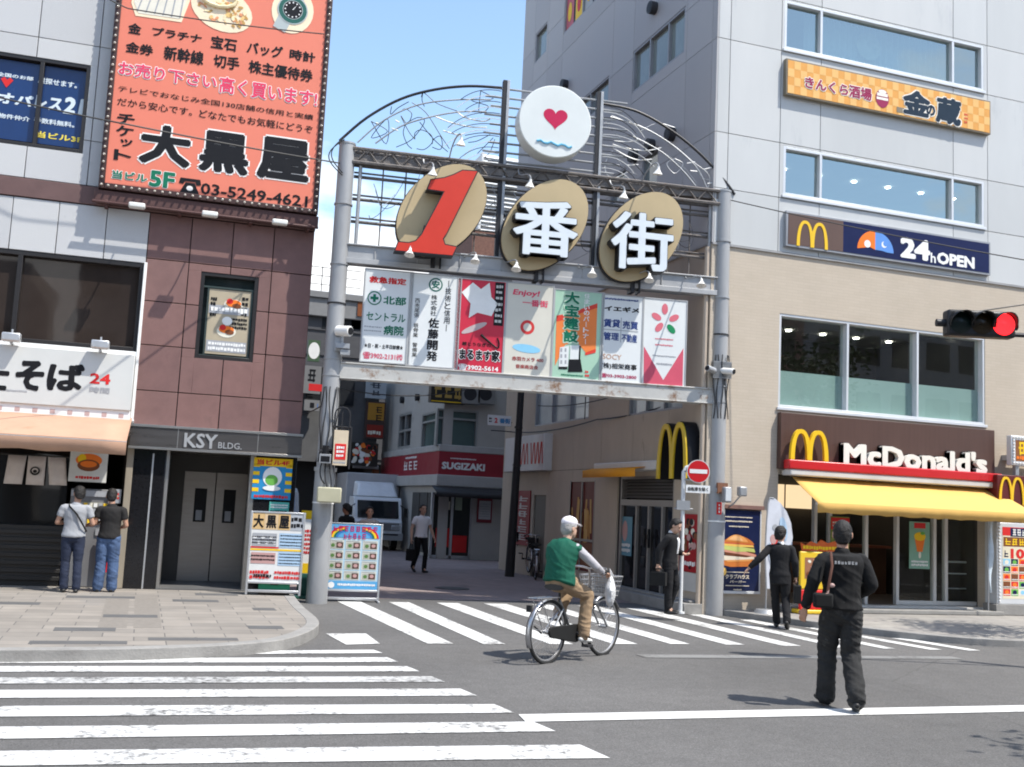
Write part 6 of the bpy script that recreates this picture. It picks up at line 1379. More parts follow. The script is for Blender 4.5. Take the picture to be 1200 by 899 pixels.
# ---- leaf shaped flag
d = -.55; S = thing('leaf_flag', 'white leaf shaped banner with faint red drawing in front of the restaurant corner', 'banner', FR, (UX(905, 700, d), d, .1))
L = [(899, 690), (897.5, 650), (899, 615), (901, 590), (903, 583.5), (908, 584), (915, 590), (922, 600), (927, 613), (929, 630), (927, 650), (921, 690)]
P_ = [uv(FR, x, y, d) for x, y in L]; v = []; f = []
mb = MB(FR); mb.prism(P_, d-.002, d+.002); mb.build('flag_cloth', pm('flag_white', (.55, .57, .62), .7, var=.12, scale=5), S)
mb = MB(FR); y = d-.005; rr = random.Random(2)
for k_, (x, yy, w_, h_, c_) in enumerate(((910, 640, .1, .16, RED), (906, 632, .06, .08, flat('dull_pink', (.5, .3, .28))), (914, 646, .06, .12, flat('dull_pink', (.5, .3, .28))), (908, 618, .05, .05, GREY), (903, 650, .05, .2, flat('pale_grey', (.4, .45, .52))), (918, 620, .07, .2, flat('pale_blue', (.4, .55, .7))))):
    c = uv(FR, x, yy, d); mb.use(c_).disc(c[0], c[1], w_, h_, y-.001*k_, .2)
mb.build('flag_print', RED, S)
mb = MB(FR); b_ = uv(FR, 899, 690, d); mb.tube([(b_[0]-.02, d, .1)]+[(p[0]-.015, d, p[1]) for p in P_[:6]], .012, 6); mb.cyl((b_[0]-.02, d, .1), (b_[0]-.02, d, .16), .2, .16, n=20); mb.build('flag_pole', GALV, S)
# ---- yellow board
d = -.6; r = rect(FR, 938, 646, 990, 692, d)
S = thing('yellow_board', 'yellow framed standing board with a burger picture behind the man in black', 'standing sign', FR, ((r[0]+r[1])/2, d, .1))
YB = pm('board_yellow', (.72, .48, .03), .4, var=.04)
mb = MB(FR); z0 = r[2]; mb.box(r[0], r[1], d, d+.05, z0, r[3]); mb.box(r[0]-.02, r[1]+.02, d-.03, d+.3, .1, .17); mb.use(RED).box(r[0], r[1], d, d+.05, .17, z0-.001); mb.build('board_body', YB, S, bevel=.02)
mb = MB(FR); rr = random.Random(8); mb.use(flat('pic_brown', (.3, .14, .08))).quad(r[0]+.09, r[1]-.09, z0+.18, r[3]-.1, d-.003)
for i in range(45): mb.use([ORANGE, CREAM, BROWN, RED, LET, flat('dull_pink', (.5, .3, .28))][i % 6]).disc(rr.uniform(r[0]+.14, r[1]-.14), rr.uniform(z0+.23, r[3]-.15), rr.uniform(.02, .05), rr.uniform(.02, .045), d-.004-.0003*i, rr.uniform(0, 3), 9)
mb.build('board_picture', BROWN, S)
mb = MB(FR)
mb.prism([(r[0]+.05, r[3]+.01), (r[0]+.02, r[3]+.14), (r[0]+.12, r[3]+.1), (r[0]+.22, r[3]+.17), (r[0]+.34, r[3]+.13), (r[0]+.42, r[3]+.2), (r[0]+.55, r[3]+.15), (r[1]-.05, r[3]+.22), (r[1], r[3]+.01)], d+.01, d+.04)
mb.use(YELLOW).smudge((r[0]+.06, r[1]-.06, r[3]+.02, r[3]+.11), d+.008, 1, 5); mb.build('board_crest', flat('crest_orange', (.6, .12, .03)), S)
# drink poster and red poster on the glass
for lb, rc, base, kind_ in (('green poster of an orange drink on the restaurant glass', (1066, 611, 1089.5, 667), flat('drink_green', (.22, .4, .3)), 0), ('red and green menu poster on the glass behind the man in black', (974, 605, 995, 650), flat('menu_green', (.2, .25, .06)), 1)):
    d = SY-.05; r = rect(FR, *rc, d); S = thing('glass_poster', lb, 'poster', FR, ((r[0]+r[1])/2, d, r[2]))
    mb = MB(FR); mb.box(r[0], r[1], d, d+.015, r[2], r[3]); mb.build('poster_board', base, S); mb = MB(FR); c = ((r[0]+r[1])/2, (r[2]+r[3])/2); H = r[3]-r[2]
    mb.use(RED).quad(r[0]+(.1 if not kind_ else 0), r[1]-(.1 if not kind_ else 0), r[3]-H*(.14 if not kind_ else .35), r[3]-.02, d-.003)
    if not kind_: mb.use(ORANGE).prism([(c[0]-.12, c[1]+.15), (c[0]+.12, c[1]+.15), (c[0]+.06, c[1]-.12), (c[0]-.06, c[1]-.12)], d-.004, d-.002); mb.use(YELLOW).disc(c[0], c[1]+.16, .13, .08, d-.006); mb.use(CREAM).disc(c[0], c[1]-.18, .03, .06, d-.004); mb.use(flat('leaf_green', (.15, .42, .08))).disc(c[0]+.06, c[1]+.22, .05, .03, d-.008)
    else: mb.use(YELLOW).disc(c[0], c[1]-.05, .1, .1, d-.004); mb.use(CREAM).smudge((r[0]+.03, r[1]-.03, r[3]-H*.28, r[3]-.08), d-.005, 2, 3)
    mb.use(WHITE).smudge((r[0]+.04, r[1]-.04, r[2]+.04, r[2]+.16), d-.004, 2, 4); mb.build('poster_print', WHITE, S)
def bulb_parts(S, pts, y):
    f_ = MB(FR).ell((pts[0][0], y, pts[0][1]), (.021, .021, .021), 8, 5).build('bulb', BELL, S)
    for u, z in pts[1:]: o = f_.copy(); o.location = (u-pts[0][0], 0, z-pts[0][1]); COL.objects.link(o)
# right end: lit board, dark arches sign, price board, sand bag, strip banner
S = thing('bulb_board', 'small board with white bulb border and orange letters at the right frame edge', 'sign', FR, (15.9, -.3, 2.9))
d = -.35; a = uv(FR, 1185, 510, d); b = uv(FR, 1185, 545, d); u0, u1, z0, z1 = a[0], a[0]+1.0, b[1], a[1]
mb = MB(FR); mb.box(u0, u1, d, d+.12, z0, z1); mb.build('board_body', WFR, S, bevel=.01)
mb = MB(FR); mb.quad(u0+.1, u1-.1, z0+.08, z1-.08, d-.002); mb.use(YELLOW).strokes((u0+.14, u1-.14, z0+.2, z1-.1), d-.004, 3, 6); mb.use(ORANGE).smudge((u0+.12, u1-.12, z0+.09, z0+.2), d-.006, 1, 2); mb.build('board_print', flat('board_brown', (.25, .1, .04)), S)
bulb_parts(S, [(u0+.05, z0+.04+(z1-z0-.08)*i/8) for i in range(1, 8)]+[(u0+.05+(u1-u0-.1)*i/13, q) for i in range(14) for q in (z0+.04, z1-.04)], d-.01)
mb = MB(FR); mb.box(u0+.1, u0+.25, d+.1, 0, z0+.1, z0+.2); mb.box(u0+.12, u0+.2, d+.02, d+.1, z0-.18, z0); mb.build('bracket', GALV, S)
S = thing('arches_sign', 'dark red box with thin yellow arches under the bulb board at the right edge', 'sign', FR, (15.6, -.2, 2.1))
d = -.4; a = uv(FR, 1169, 556, d); b = uv(FR, 1169, 592, d); mb = MB(FR); mb.box(a[0], a[0]+1.1, d, -.001, b[1], a[1]); mb.build('sign_box', pm('box_darkred', (.1, .012, .012), .4), S, bevel=.01)
mb = MB(FR); arches(mb, a[0]+.02, a[0]+.62, b[1]+.02, a[1]-.03, d-.02, d-.004, .14); mb.build('arches', ARCH, S)
S = thing('price_board', 'lit price board with red and yellow menu cells and 100 at the right frame edge', 'standing sign', FR, (15.6, -.3, .2))
d = -.3; a = uv(FR, 1168, 612, d); b = uv(FR, 1170, 708, d); u0, u1, z0, z1 = a[0], a[0]+.95, b[1], a[1]
mb = MB(FR); mb.box(u0, u1, d, -.001, z0, z1); mb.use(CONC).box(u0-.05, u1+.05, d-.03, -.001, .1, z0-.002); mb.build('board_body', WFR, S, bevel=.01)
mb = MB(FR); e = d-.003; p = (u0+.13, u1-.08, z0+.1, z1-.08); H = p[3]-p[2]; Wd = p[1]-p[0]
mb.use(flat('price_cream', (.72, .66, .5))).quad(*p, e); mb.use(RED).quad(p[0], p[1], p[3]-H*.12, p[3], e-.001); mb.use(NAVY).quad(p[0]+Wd*.25, p[1]-Wd*.2, p[3]-H*.13, p[3]-H*.01, e-.002); mb.use(WHITE).strokes((p[0]+Wd*.3, p[1]-Wd*.25, p[3]-H*.12, p[3]-H*.02), e-.004, 3, 5)
mb.use(BROWN).quad(p[0]+.02, p[1]-.02, p[3]-H*.27, p[3]-H*.14, e-.002); mb.use(YELLOW).strokes((p[0]+.04, p[1]-.05, p[3]-H*.255, p[3]-H*.155), e-.004, 4, 8)
mb.use(RED).txt('100', (p[0]+Wd*.25, p[1]-Wd*.05, p[3]-H*.44, p[3]-H*.3), e-.002, .05); mb.use(NAVY).strokes((p[0]+.01, p[0]+Wd*.2, p[3]-H*.43, p[3]-H*.32), e-.002, 1, 3)
rr = random.Random(4); pal = [RED, flat('dull_pink', (.5, .3, .28)), ORANGE, flat('leaf_green', (.15, .42, .08)), LBLUE, BROWN, CREAM, NAVY]
for i in range(4):
    for j in range(5):
        a = p[0]+Wd*i/4; z = p[2]+H*.04+j*H*.105; mb.use(pal[(i*3+j*5) % 8]).quad(a+.01, a+Wd/4-.01, z, z+H*.095, e-.001); mb.use(pal[(i*5+j*3+2) % 8]).disc(a+Wd/8, z+H*.05, .05, .04, e-.003, 0, 10); mb.use(WHITE).smudge((a+.015, a+Wd/4-.015, z+H*.005, z+H*.03), e-.004, 1, i*j)
mb.build('price_print', RED, S)
bulb_parts(S, [(u0+.05, z0+.05+(z1-z0-.1)*i/23) for i in range(24)], d-.01)
d = -.5; c = gnd(1150, 714, .1); S = thing('sandbag', 'pale sandbags lying at the foot of the strip banner pole', 'bag', FR, (c.x, c.y-15.9, .1))
mb = MB(FR)
for q, (dx_, dz_, a_) in enumerate(((0, .08, .3), (-.42, .05, .26))):
    me_ = MB(FR); cx_ = c.x+dx_; cy_ = c.y-15.9
    vs = []; nn, mm = 18, 10
    for j in range(mm+1):
        ph = -math.pi/2+math.pi*j/mm
        for i in range(nn):
            t = 2*math.pi*i/nn; ex = lambda v, p_: math.copysign(abs(v)**p_, v)
            x = a_*ex(math.cos(ph), .6)*ex(math.cos(t), .7); y = .2*ex(math.cos(ph), .6)*ex(math.sin(t), .7); z = dz_*ex(math.sin(ph), .8)
            w_ = 1+.1*noise.noise(Vector((x*6+q*5, y*6, z*6))); vs.append((cx_+x*w_, cy_+y*w_, .1+max(0, dz_+z*w_)))
    mb.add(vs, [(j*nn+i, j*nn+(i+1) % nn, (j+1)*nn+(i+1) % nn, (j+1)*nn+i) for j in range(mm) for i in range(nn)])
mb.build('bag_sack', pm('sack', (.5, .46, .38), .9, var=.15, scale=8, bump=.3), S, ang=60)
d = -.52; S = thing('strip_banner', 'narrow pale blue and white banner on a pole beside the price board', 'banner', FR, (c.x, d, .1))
u = UX(1160, 640, d); zb_, zt_ = uv(FR, 1158, 695, d)[1], uv(FR, 1160, 608, d)[1]
mb = MB(FR); vs = []
for i in range(9): t = i/8; vs += [(u-.03+.03*math.sin(i), d, zt_+(zb_-zt_)*t), (u+.09-.05*t, d+.03*math.sin(i*1.2), zt_+(zb_-zt_)*t)]
o = mb.add(vs, [(i*2, i*2+2, i*2+3, i*2+1) for i in range(8)]).build('banner_cloth', pm('banner_pale', (.5, .58, .64), .7, var=.15, scale=6), S); o.modifiers.new('thickness', 'SOLIDIFY').thickness = .004
mb = MB(FR); mb.cyl((u-.04, d, .2), (u-.04, d, zt_+.1), .012, n=8); mb.build('banner_pole', GALV, S)
# ---------------------------------------------------------------- the lane behind the gate
FZ = frame((8.43, 30.7, 0), 0)                       # corner shop, face towards the camera
FZL = frame((8.43, 30.7, 0), -math.pi/2)             # corner shop, face towards the lane
DGREY = pm('render_grey', (.42, .405, .375), .85, var=.1, scale=1.5, bump=.15, stain=((.18, .17, .16), .6, 1.2))
CS = thing('corner_shop', 'grey corner building with a red shop fascia and bay window in the lane', 'building', FZ, (2, 0, 0))
zu = lambda x, y, d=0: uv(FZ, x, y, d)
HT = 9.2
zr0, zr1 = zu(550, 558)[1], zu(550, 531)[1]; zc0 = zu(550, 572)[1]; zc1 = zu(550, 523)[1]
dz = zu(530, 650)
du0, du1, dzt = zu(507, 600)[0], zu(553, 600)[0], zu(530, 578)[1]
bay = (zu(511.5, 500)[0], zu(560, 500)[0], zu(535, 524)[1], zu(535, 480)[1])
mb = MB(FZ); wall_holes(mb, 0, 9, 0, HT, [(du0, du1, 0, dzt), bay], 0, .3); mb.box(0, 9, .3, 8.5, HT-.3, HT-.01)
mb.build('front_wall', DGREY, CS)
mb = MB(FZL); lw = (uv(FZL, 467, 500)[0], uv(FZL, 482, 500)[0], uv(FZL, 475, 525)[1], uv(FZL, 475, 484)[1]); lb = (uv(FZL, 494, 500)[0], uv(FZL, 511, 500)[0], bay[2], bay[3])
wall_holes(mb, -8.5, -.001, 0, HT, [lw, lb], 0.002, .3); mb.build('side_wall', DGREY, CS)
BAYG = dark_glass('bay_glass', (.10, .15, .14), 1.5)
window(CS, FZ, bay, [zu(520, 500)[0]], pm('bay_frame', (.33, .34, .33), .5, .3), BAYG, .2, .06, 0, ((bay[2]*.25+bay[3]*.75),))
window(CS, FZL, (lb[0], lb[1]-.02, lb[2], lb[3]), [], MATS['bay_frame'], BAYG, .2, .06, 0, ((bay[2]*.25+bay[3]*.75),))
window(CS, FZL, lw, [(lw[0]+lw[1])/2], MATS['bay_frame'], dark_glass('dark_far', (.02, .022, .025), 1.45), .2, .08, 0, ((lw[2]+lw[3])/2,))
mb = MB(FZ); mb.box(-.12, 9, -.12, 8, zr1, zc1); mb.box(-.16, 9, -.2, 8, zc0+.02, zr0-.001); mb.build('cornice', pm('cornice_pale', (.42, .41, .39), .7, var=.12), CS, bevel=.02)
mb = MB(FZ); mb.box(-.1, 9, -.1, 8, zr0, zr1-.001); mb.build('red_fascia', pm('fascia_red', (.3, .022, .035), .4, var=.08), CS)
letters(FZ, 'SUGIZAKI', rect(FZ, 518, 541, 568, 552.5, -.11), -.105, .05, .02, WHITE, CS)
mb = MB(FZ); mb.smudge(rect(FZ, 528, 536, 558, 540, -.11), -.103, 1, 3); r = rect(FZL, 473, 541, 489, 551, -.11)
mb.build('small_lettering', WHITE, CS)
mb = MB(FZL); mb.strokes(r, -.104, 3, 2); mb.smudge((r[0]+.2, r[1]-.2, r[3]+.05, r[3]+.16), -.104, 1, 2); mb.build('lettering', WHITE, CS)
mb = MB(FZ); mb.add([(-.3, -.2, zc0), (4.2, -.2, zc0), (4.2, -.75, zc0-.18), (-.3, -.75, zc0-.18), (4.2, -.75, zc0-.3), (-.3, -.75, zc0-.3)], [(0, 1, 2, 3), (3, 2, 4, 5)]); o = mb.build('canopy', pm('canopy_dark', (.03, .03, .032), .7), CS); o.modifiers.new('thickness', 'SOLIDIFY').thickness = .01
mb = MB(FZ); mb.box(-.05, 5, -.05, .0, dzt+.02, zc0-.3); mb.build('dark_red_band', pm('band_darkred', (.12, .012, .016), .5), CS)
# doors and dark shop
mb = MB(FZ)
for u in (du0, du0+(du1-du0)*.5, du1): mb.box(u-.04, u+.04, .03, .12, 0, dzt)
mb.box(du0, du1, .03, .12, dzt-.06, dzt); mb.box(du0, du1, .03, .12, .0, .1); o = mb.build('shop_door', ALU, CS, bevel=.004)
mb = MB(FZ); mb.quad(du0, du1, .1, dzt, .08); mb.build('door_glass', dark_glass('far_glass', (.02, .022, .02), 1.5), o)
for c_, q_ in ((RED, (du0+.15, du0+.6, .35, .9)), (CREAM, (du0+.2, du0+.55, dzt-.5, dzt-.25)), (RED, (du0+(du1-du0)*.55, du1-.1, .2, .7)), (flat('pale_green', (.35, .42, .32)), (du0+(du1-du0)*.58, du1-.3, dzt-.5, dzt-.12))): MB(FZ).quad(*q_, .07).build('door_sticker', c_, o)
mb = MB(FZL)
for i in range(3): a = -3.2+i*1.0; mb.box(a, a+.9, -.03, .0, .1, dzt)
mb.build('shutters', pm('shutter_dark', (.06, .06, .058), .6, .2, stretch=(1, 1, 20)), CS, bevel=.01)
r = rect(FZ, 560, 582, 576, 613, -.04); S = thing('framed_notice', 'red framed notice with white sheet on the corner shop wall right of its door', 'notice', FZ, ((r[0]+r[1])/2, 0, r[2]))
mb = MB(FZ); mb.box(r[0], r[1], -.05, -.001, r[2], r[3]); mb.build('notice_frame', pm('notice_red', (.2, .02, .03), .5), S, bevel=.01)
mb = MB(FZ); mb.quad(r[0]+.05, r[1]-.05, r[2]+.1, r[3]-.12, -.053); mb.use(GREY).smudge((r[0]+.08, r[1]-.08, r[2]+.15, r[3]-.18), -.056, 6, 3, .5); mb.build('notice_sheet', flat('sheet', (.5, .5, .5)), S)
r = rect(FZ, 506, 446, 545, 474, -.3); S = thing('dark_gold_sign', 'dark sign with gold characters high on the corner shop under the gate beam', 'sign', FZ, ((r[0]+r[1])/2, -.2, r[2]))
mb = MB(FZ); mb.box(r[0], r[1], -.3, -.001, r[2], r[3]+.6); mb.build('sign_box', pm('sign_black', (.02, .018, .014), .4), S)
mb = MB(FZ); mb.strokes((r[0]+.08, r[1]-.1, r[2]+.1, r[3]+.1), -.304, 3, 7); mb.use(YELLOW).quad(r[0]+.02, r[1]-.02, r[2]+.02, r[2]+.05, -.304); mb.build('lettering', flat('sign_gold', (.45, .3, .08)), S)
for px, py in ((553, 462), (571, 462)):
    u, z = zu(px, py, -.4); o = thing('air_conditioner', 'grey air conditioner %s' % ('beside the dark gold sign' if px < 560 else 'between its twin and the dark post'), 'air conditioner', FZ, (u, -.2, z-.3), group='air conditioners on the corner shop')
    mb = MB(FZ); mb.box(u-.3, u+.28, -.4, -.05, z-.3, z+.35); mb.build('unit_case', pm('ac_grey', (.22, .22, .21), .6), o, bevel=.02); mb = MB(FZ); mb.disc(u-.05, z, .2, .2, -.405); mb.build('fan_grille', BLKST, o)
for px, py in ((473, 469), (491, 466)):
    u, z = uv(FZL, px, py); mb = MB(FZL); mb.cyl((u, -.12, z), (u, .0, z), .12, n=14); mb.build('exhaust_vent', BLKST, CS)
# far buildings
FB = frame((0, 46, 0), 0)
DK = pm('dark_cladding', (.07, .07, .075), .7, .1, var=.2, scale=1, stretch=(1, 1, 6)); 
bu = lambda x, y: uv(FB, x, y)
S = thing('far_building', 'dark clad building with a flat grey roof and railing behind the left pole', 'building', FB, (6, 0, 0))
a, b = 3.0, 10.5; zt = bu(400, 345)[1]
mb = MB(FB); mb.box(a, b, 0, 8, 3.2, zt-1.1); [mb.box(a, b, -.05, 0, 3.4+i*1.1, 3.45+i*1.1) for i in range(6)]; mb.build('clad_wall', DK, S)
mb = MB(FB); mb.box(a, b, .3, 8, 0, 3.199); mb.build('ground_floor', DARK, S)
mb = MB(FB); mb.box(a-.1, b, -.2, 8, zt-1.1+.001, zt-.3); mb.box(a-.2, b, -.3, 8, zt-.299, zt); mb.build('roof_band', pm('roof_grey', (.2, .2, .2), .8, var=.15), S, bevel=.03)
mb = MB(FB)
for i in range(8): u = a+i*(b-a)/8; mb.cyl((u, 0, zt), (u, 0, zt+1.15), .02, n=6)
for k in range(3): mb.tube([(a, 0, zt+.35+k*.38), (b-2, 0, zt+.35+k*.38)], .016, 6)
mb.build('roof_railing', BLKST, S)
mb = MB(FB)
for q in (390, 411, 424): u, z = bu(q, 372); mb.box(u-.45, u+.45, -.02, .3, z-.55, z+.5)
mb.use(BROWN).box(bu(424, 350)[0]-.2, bu(424, 350)[0]+.25, -.25, -.05, bu(424, 372)[1], bu(424, 350)[1]); mb.build('upper_window', dark_glass('dark_far', (.02, .022, .025), 1.45), S)
# white louvred block and brick lattice over the corner shop
FW = frame((0, 44, 0), 0); wu = lambda x, y: uv(FW, x, y)
S = thing('louvred_building', 'white louvred roof block with a brown lattice below, seen between the gate ovals', 'building', FW, (11.5, 0, 0))
a, b = wu(563, 230)[0], wu(640, 230)[0]+6; z0, z1 = wu(580, 272)[1], wu(590, 183)[1]
mb = MB(FW); mb.box(a, b, .15, 6, 0, z0-2.2); mb.use(pm('lattice_brown', (.16, .08, .06), .8, var=.35, scale=9, bump=.6)).box(wu(553, 280)[0], b, -.1, 5.9, z0-2.2, z0-.02); mb.build('walls', DGREY, S)
mb = MB(FW); n = 18
for i in range(n): z = z0+(z1-z0)*i/n; mb.add([(a, -.05, z), (b, -.05, z), (b, .12, z+.19), (a, .12, z+.19)], [(0, 1, 2, 3)])
mb.box(a, b, .16, 6, z0, z1); mb.box(b-6.4, b-6.2, -.1, .1, z0, z1); mb.box(a-.05, a+.05, -.1, .15, z0, z1); mb.build('louvres', pm('louvre_white', (.66, .68, .69), .5), S)
# signs along the left of the lane, hung from a dark shop row
FK = frame((0, 38, 0), 0); ku = lambda x, y, d=0: uv(FK, x, y, d)
S = thing('shop_row', 'dark narrow shop building with a rolled awning left of the lane, behind the left pole', 'building', FK, (5, 0, 0))
a, b = 2.6, ku(443, 500)[0]; zt = ku(420, 440)[1]
mb = MB(FK); mb.box(a, b, .1, 6, 2.9, zt); mb.use(DARK).box(a, b-.3, .6, 6, 0, 2.9); mb.build('walls', pm('wall_dark', (.1, .1, .1), .8, var=.2, stain=((.05, .05, .05), .6, 1)), S)
mb = MB(FK); mb.box(ku(413, 560)[0], b+.1, -.1, .1, 2.75, 2.9); mb.use(BROWN).box(ku(436, 560)[0], b+.12, -.05, .1, 2.0, 2.74); mb.build('shop_fascia', pm('fascia_grey', (.3, .28, .26), .6), S)
mb = MB(FK)
for i in range(4):
    u = a+.3+i*(b-a-.6)/4; mb.box(u, u+.55, .04, .09, 5.0, 6.3)
mb.build('upper_window', MATS['dark_far'], S)
def hung(label, rc, col, d, words=None, wc=None, cat='sign', extra=None):
    r = rect(FK, *rc, d); s = thing('hanging_sign', label, cat, FK, ((r[0]+r[1])/2, d, r[2]))
    mb = MB(FK); mb.box(r[0], r[1], d, d+.15, r[2], r[3]); mb.build('sign_board', col, s)
    mb = MB(FK); e = d-.004
    if words: mb.strokes((r[0]+.2, r[1]-.2, r[2]+.08, r[3]-.08), e, words, 5, True)
    if extra: extra(mb, r, e)
    mb.build('sign_print', wc or BLACK, s)
    mb = MB(FK); mb.box((r[0]+r[1])/2-.05, (r[0]+r[1])/2+.05, d+.15, .12, r[3]-.15, r[3]-.08); mb.build('bracket', BLKST, s)
hung('pale vertical sign with grey brush characters under the gate beam', (430.5, 436, 452, 468), flat('sign_palegrey', (.38, .42, .45)), -.4, 3, flat('sign_ink', (.06, .07, .09)))
def gold_(mb, r, e):
    mb.use(flat('sign_amber', (.4, .2, .03))).quad(r[0]+.06, r[1]-.06, r[2]+(r[3]-r[2])*.5, r[3]-.05, e); mb.use(BLACK); mb.strokes((r[0]+.35, r[1]-.12, r[2]+(r[3]-r[2])*.45, r[3]-.15), e-.003, 2, 9, True)
    mb.use(flat('sign_dred', (.25, .03, .02))).quad(r[0]+.06, r[1]-.06, r[2]+.05, r[2]+.5, e); mb.use(CREAM).smudge((r[0]+.1, r[1]-.1, r[2]+.12, r[2]+.32), e-.004, 1, 4)
hung('brown and amber tavern sign with dark characters below the pale sign', (430, 470, 450, 515), pm('sign_dbrown', (.05, .025, .02), .5), -.4, None, BLACK, 'sign', gold_)
def food(mb, r, e):
    rr = random.Random(6)
    for i in range(34): mb.use([ORANGE, RED, CREAM, BROWN, WHITE][i % 5]).disc(rr.uniform(r[0]+.1, r[1]-.1), rr.uniform(r[2]+.08, r[3]-.08), rr.uniform(.05, .14), rr.uniform(.04, .1), e-.0006*i, rr.uniform(0, 3), 10)
    mb.use(BLACK).smudge((r[1]-.4, r[1]-.05, r[2]+.5, r[2]+.8), e-.03, 1, 2)
hung('colourful food photo sign with meat pieces left of the corner shop', (412, 518, 442, 547), pm('sign_black', (.02, .018, .014), .4), -.5, None, BLACK, 'sign', food)
def w2(mb, r, e): mb.use(RED).quad(r[0]+.2, r[0]+.7, r[2]+.1, r[2]+.35, e); mb.use(BLACK).strokes((r[0]+.1, r[1]-.15, r[2]+.4, r[3]-.1), e, 1, 12)
hung('white sign with a bold black character seen between the brown tiles and the left pole', (357, 428, 375, 462), flat('sign_shaded_white', (.2, .2, .2)), -.3, None, BLACK, 'sign', w2)  # white board coloured dark grey: the shade is put into its colour
def w3_(mb, r, e): mb.txt('1', (r[0]+.2, r[0]+.35, r[2]+.1, r[3]-.1), e, .05); mb.use(BLUE).quad(r[0]+.48, r[1]-.08, r[2]+.12, r[3]-.12, e)
hung('small white board with a black 1 and blue square beside the left pole', (357, 468, 374, 482), flat('sign_shaded_white', (.2, .2, .2)), -.3, None, BLACK, 'sign', w3_)  # same grey for a white board, standing in for shade
hung('green and white round crest sign between the tiled wall and the left pole', (362, 398, 374, 424), pm('sign_green', (.05, .1, .05), .6), -.3, None, WHITE, 'sign', lambda mb, r, e: mb.disc((r[0]+r[1])/2, (r[2]+r[3])/2, .2, .3, e))
# dark post with a lane sign
p = gnd(597, 676, .0); S = thing('dark_post', 'slim black utility post at the shaded lane corner', 'post', IDN, (p.x, p.y, 0))
mb = MB(); mb.cyl((p.x, p.y, 0), (p.x+.05, p.y, 2.6), .115, .09, 18); mb.cyl((p.x+.05, p.y, 2.6), (p.x+.1, p.y, 6.6), .085, .075, 18); mb.build('post_shaft', pm('post_black', (.018, .018, .02), .6, var=.2), S)
mb = MB(); [mb.cyl((p.x+.05, p.y, z), (p.x+.055, p.y, z+.05), .1, n=18) for z in (2.6, 3.5, 4.4, 5.2)]; mb.build('post_bands', BLKST, S)
FP = frame((p.x, p.y-.15, 0), 0); r = rect(FP, 572, 486, 599, 500, 0)
S = thing('lane_sign', 'white lane name plate with a red 2 and blue block on the dark post', 'sign', FP, ((r[0]+r[1])/2, 0, r[2]))
mb = MB(FP); mb.box(r[0], r[1], 0, .03, r[2], r[3]); mb.build('sign_board', flat('plate_white', (.62, .64, .65)), S, bevel=.004)
mb = MB(FP); W_ = r[1]-r[0]; mb.use(BLACK).smudge((r[0]+.03, r[0]+.1, r[2]+.05, r[3]-.05), -.003, 2, 2); mb.use(RED).txt('2', (r[0]+W_*.28, r[0]+W_*.42, r[2]+.06, r[3]-.06), -.003, .05); mb.use(flat('plate_blue', (.06, .2, .4))).txt('番街', (r[0]+W_*.5, r[1]-.03, r[2]+.06, r[3]-.06), -.003, .05); mb.build('lettering', BLACK, S)
mb = MB(FP); mb.tube([(r[0]+.1, .03, r[2]-.12), (r[1]+.05, .06, r[2]-.12)], .012); mb.tube([(r[1]-.02, .015, r[2]+.1), (r[1]+.03, .06, r[2]+.1)], .015); mb.build('bracket', BLKST, S)
# no entry sign
p = gnd(797, 719, .1); FN = frame((p.x, p.y, 0), -.33); S = thing('no_entry_sign', 'red round no entry sign with white bar on a white bent post', 'road sign', FN, (0, 0, .1))
zt = uv(FN, 803, 548)[1]
c = uv(FN, 818.5, 552.5, -.06); cx_ = uv(FN, 801, 560)[0]
mb = MB(FN); mb.tube(bez([(0, 0, .1), (cx_*.5, 0, 1.2), (cx_, 0, zt-.15)], 8)+[(cx_+.0, 0, zt-.08), (cx_+.04, 0, zt), (cx_+.1, 0, zt+.02), (c[0], 0, zt)], .034, 12); mb.cyl((0, 0, .1), (0, 0, .13), .07, n=16)
mb.build('sign_post', pm('post_white', (.62, .63, .63), .45, .1, var=.08), S)
mb = MB(FN); mb.cyl((c[0], -.06, c[1]), (c[0], -.045, c[1]), .185, n=36); mb.build('sign_disc', pm('sign_rim', (.65, .65, .63), .4), S)
mb = MB(FN); mb.disc(c[0], c[1], .172, .172, -.063, n=36); mb.use(WHITE).quad(c[0]-.14, c[0]+.14, c[1]-.032, c[1]+.032, -.066); mb.build('sign_face', pm('noentry_red', (.55, .015, .02), .35, var=.04), S)
r = rect(FN, 804, 568, 832, 578.5, -.06); mb = MB(FN); mb.box(r[0], r[1], -.06, -.045, r[2], r[3]); mb.use(BLACK).txt('自転車を除く', (r[0]+.03, r[1]-.03, r[2]+.03, r[3]-.03), -.063, .03); mb.build('sub_plate', WHITE, S, bevel=.003)
mb = MB(FN); zb = uv(FN, 801, 594)[1]; mb.box(cx_-.1, cx_+.11, -.05, .03, zb-.05, zb+.1); mb.tube([(cx_-.14, 0, zb-.03), (cx_+.16, 0, zb-.03)], .012); mb.tube([(cx_, -.02, c[1]), (c[0], -.045, c[1])], .02); mb.tube([(cx_, -.02, c[1]-.14), (c[0], -.045, c[1]-.14)], .012); mb.build('clamps', GALV, S)

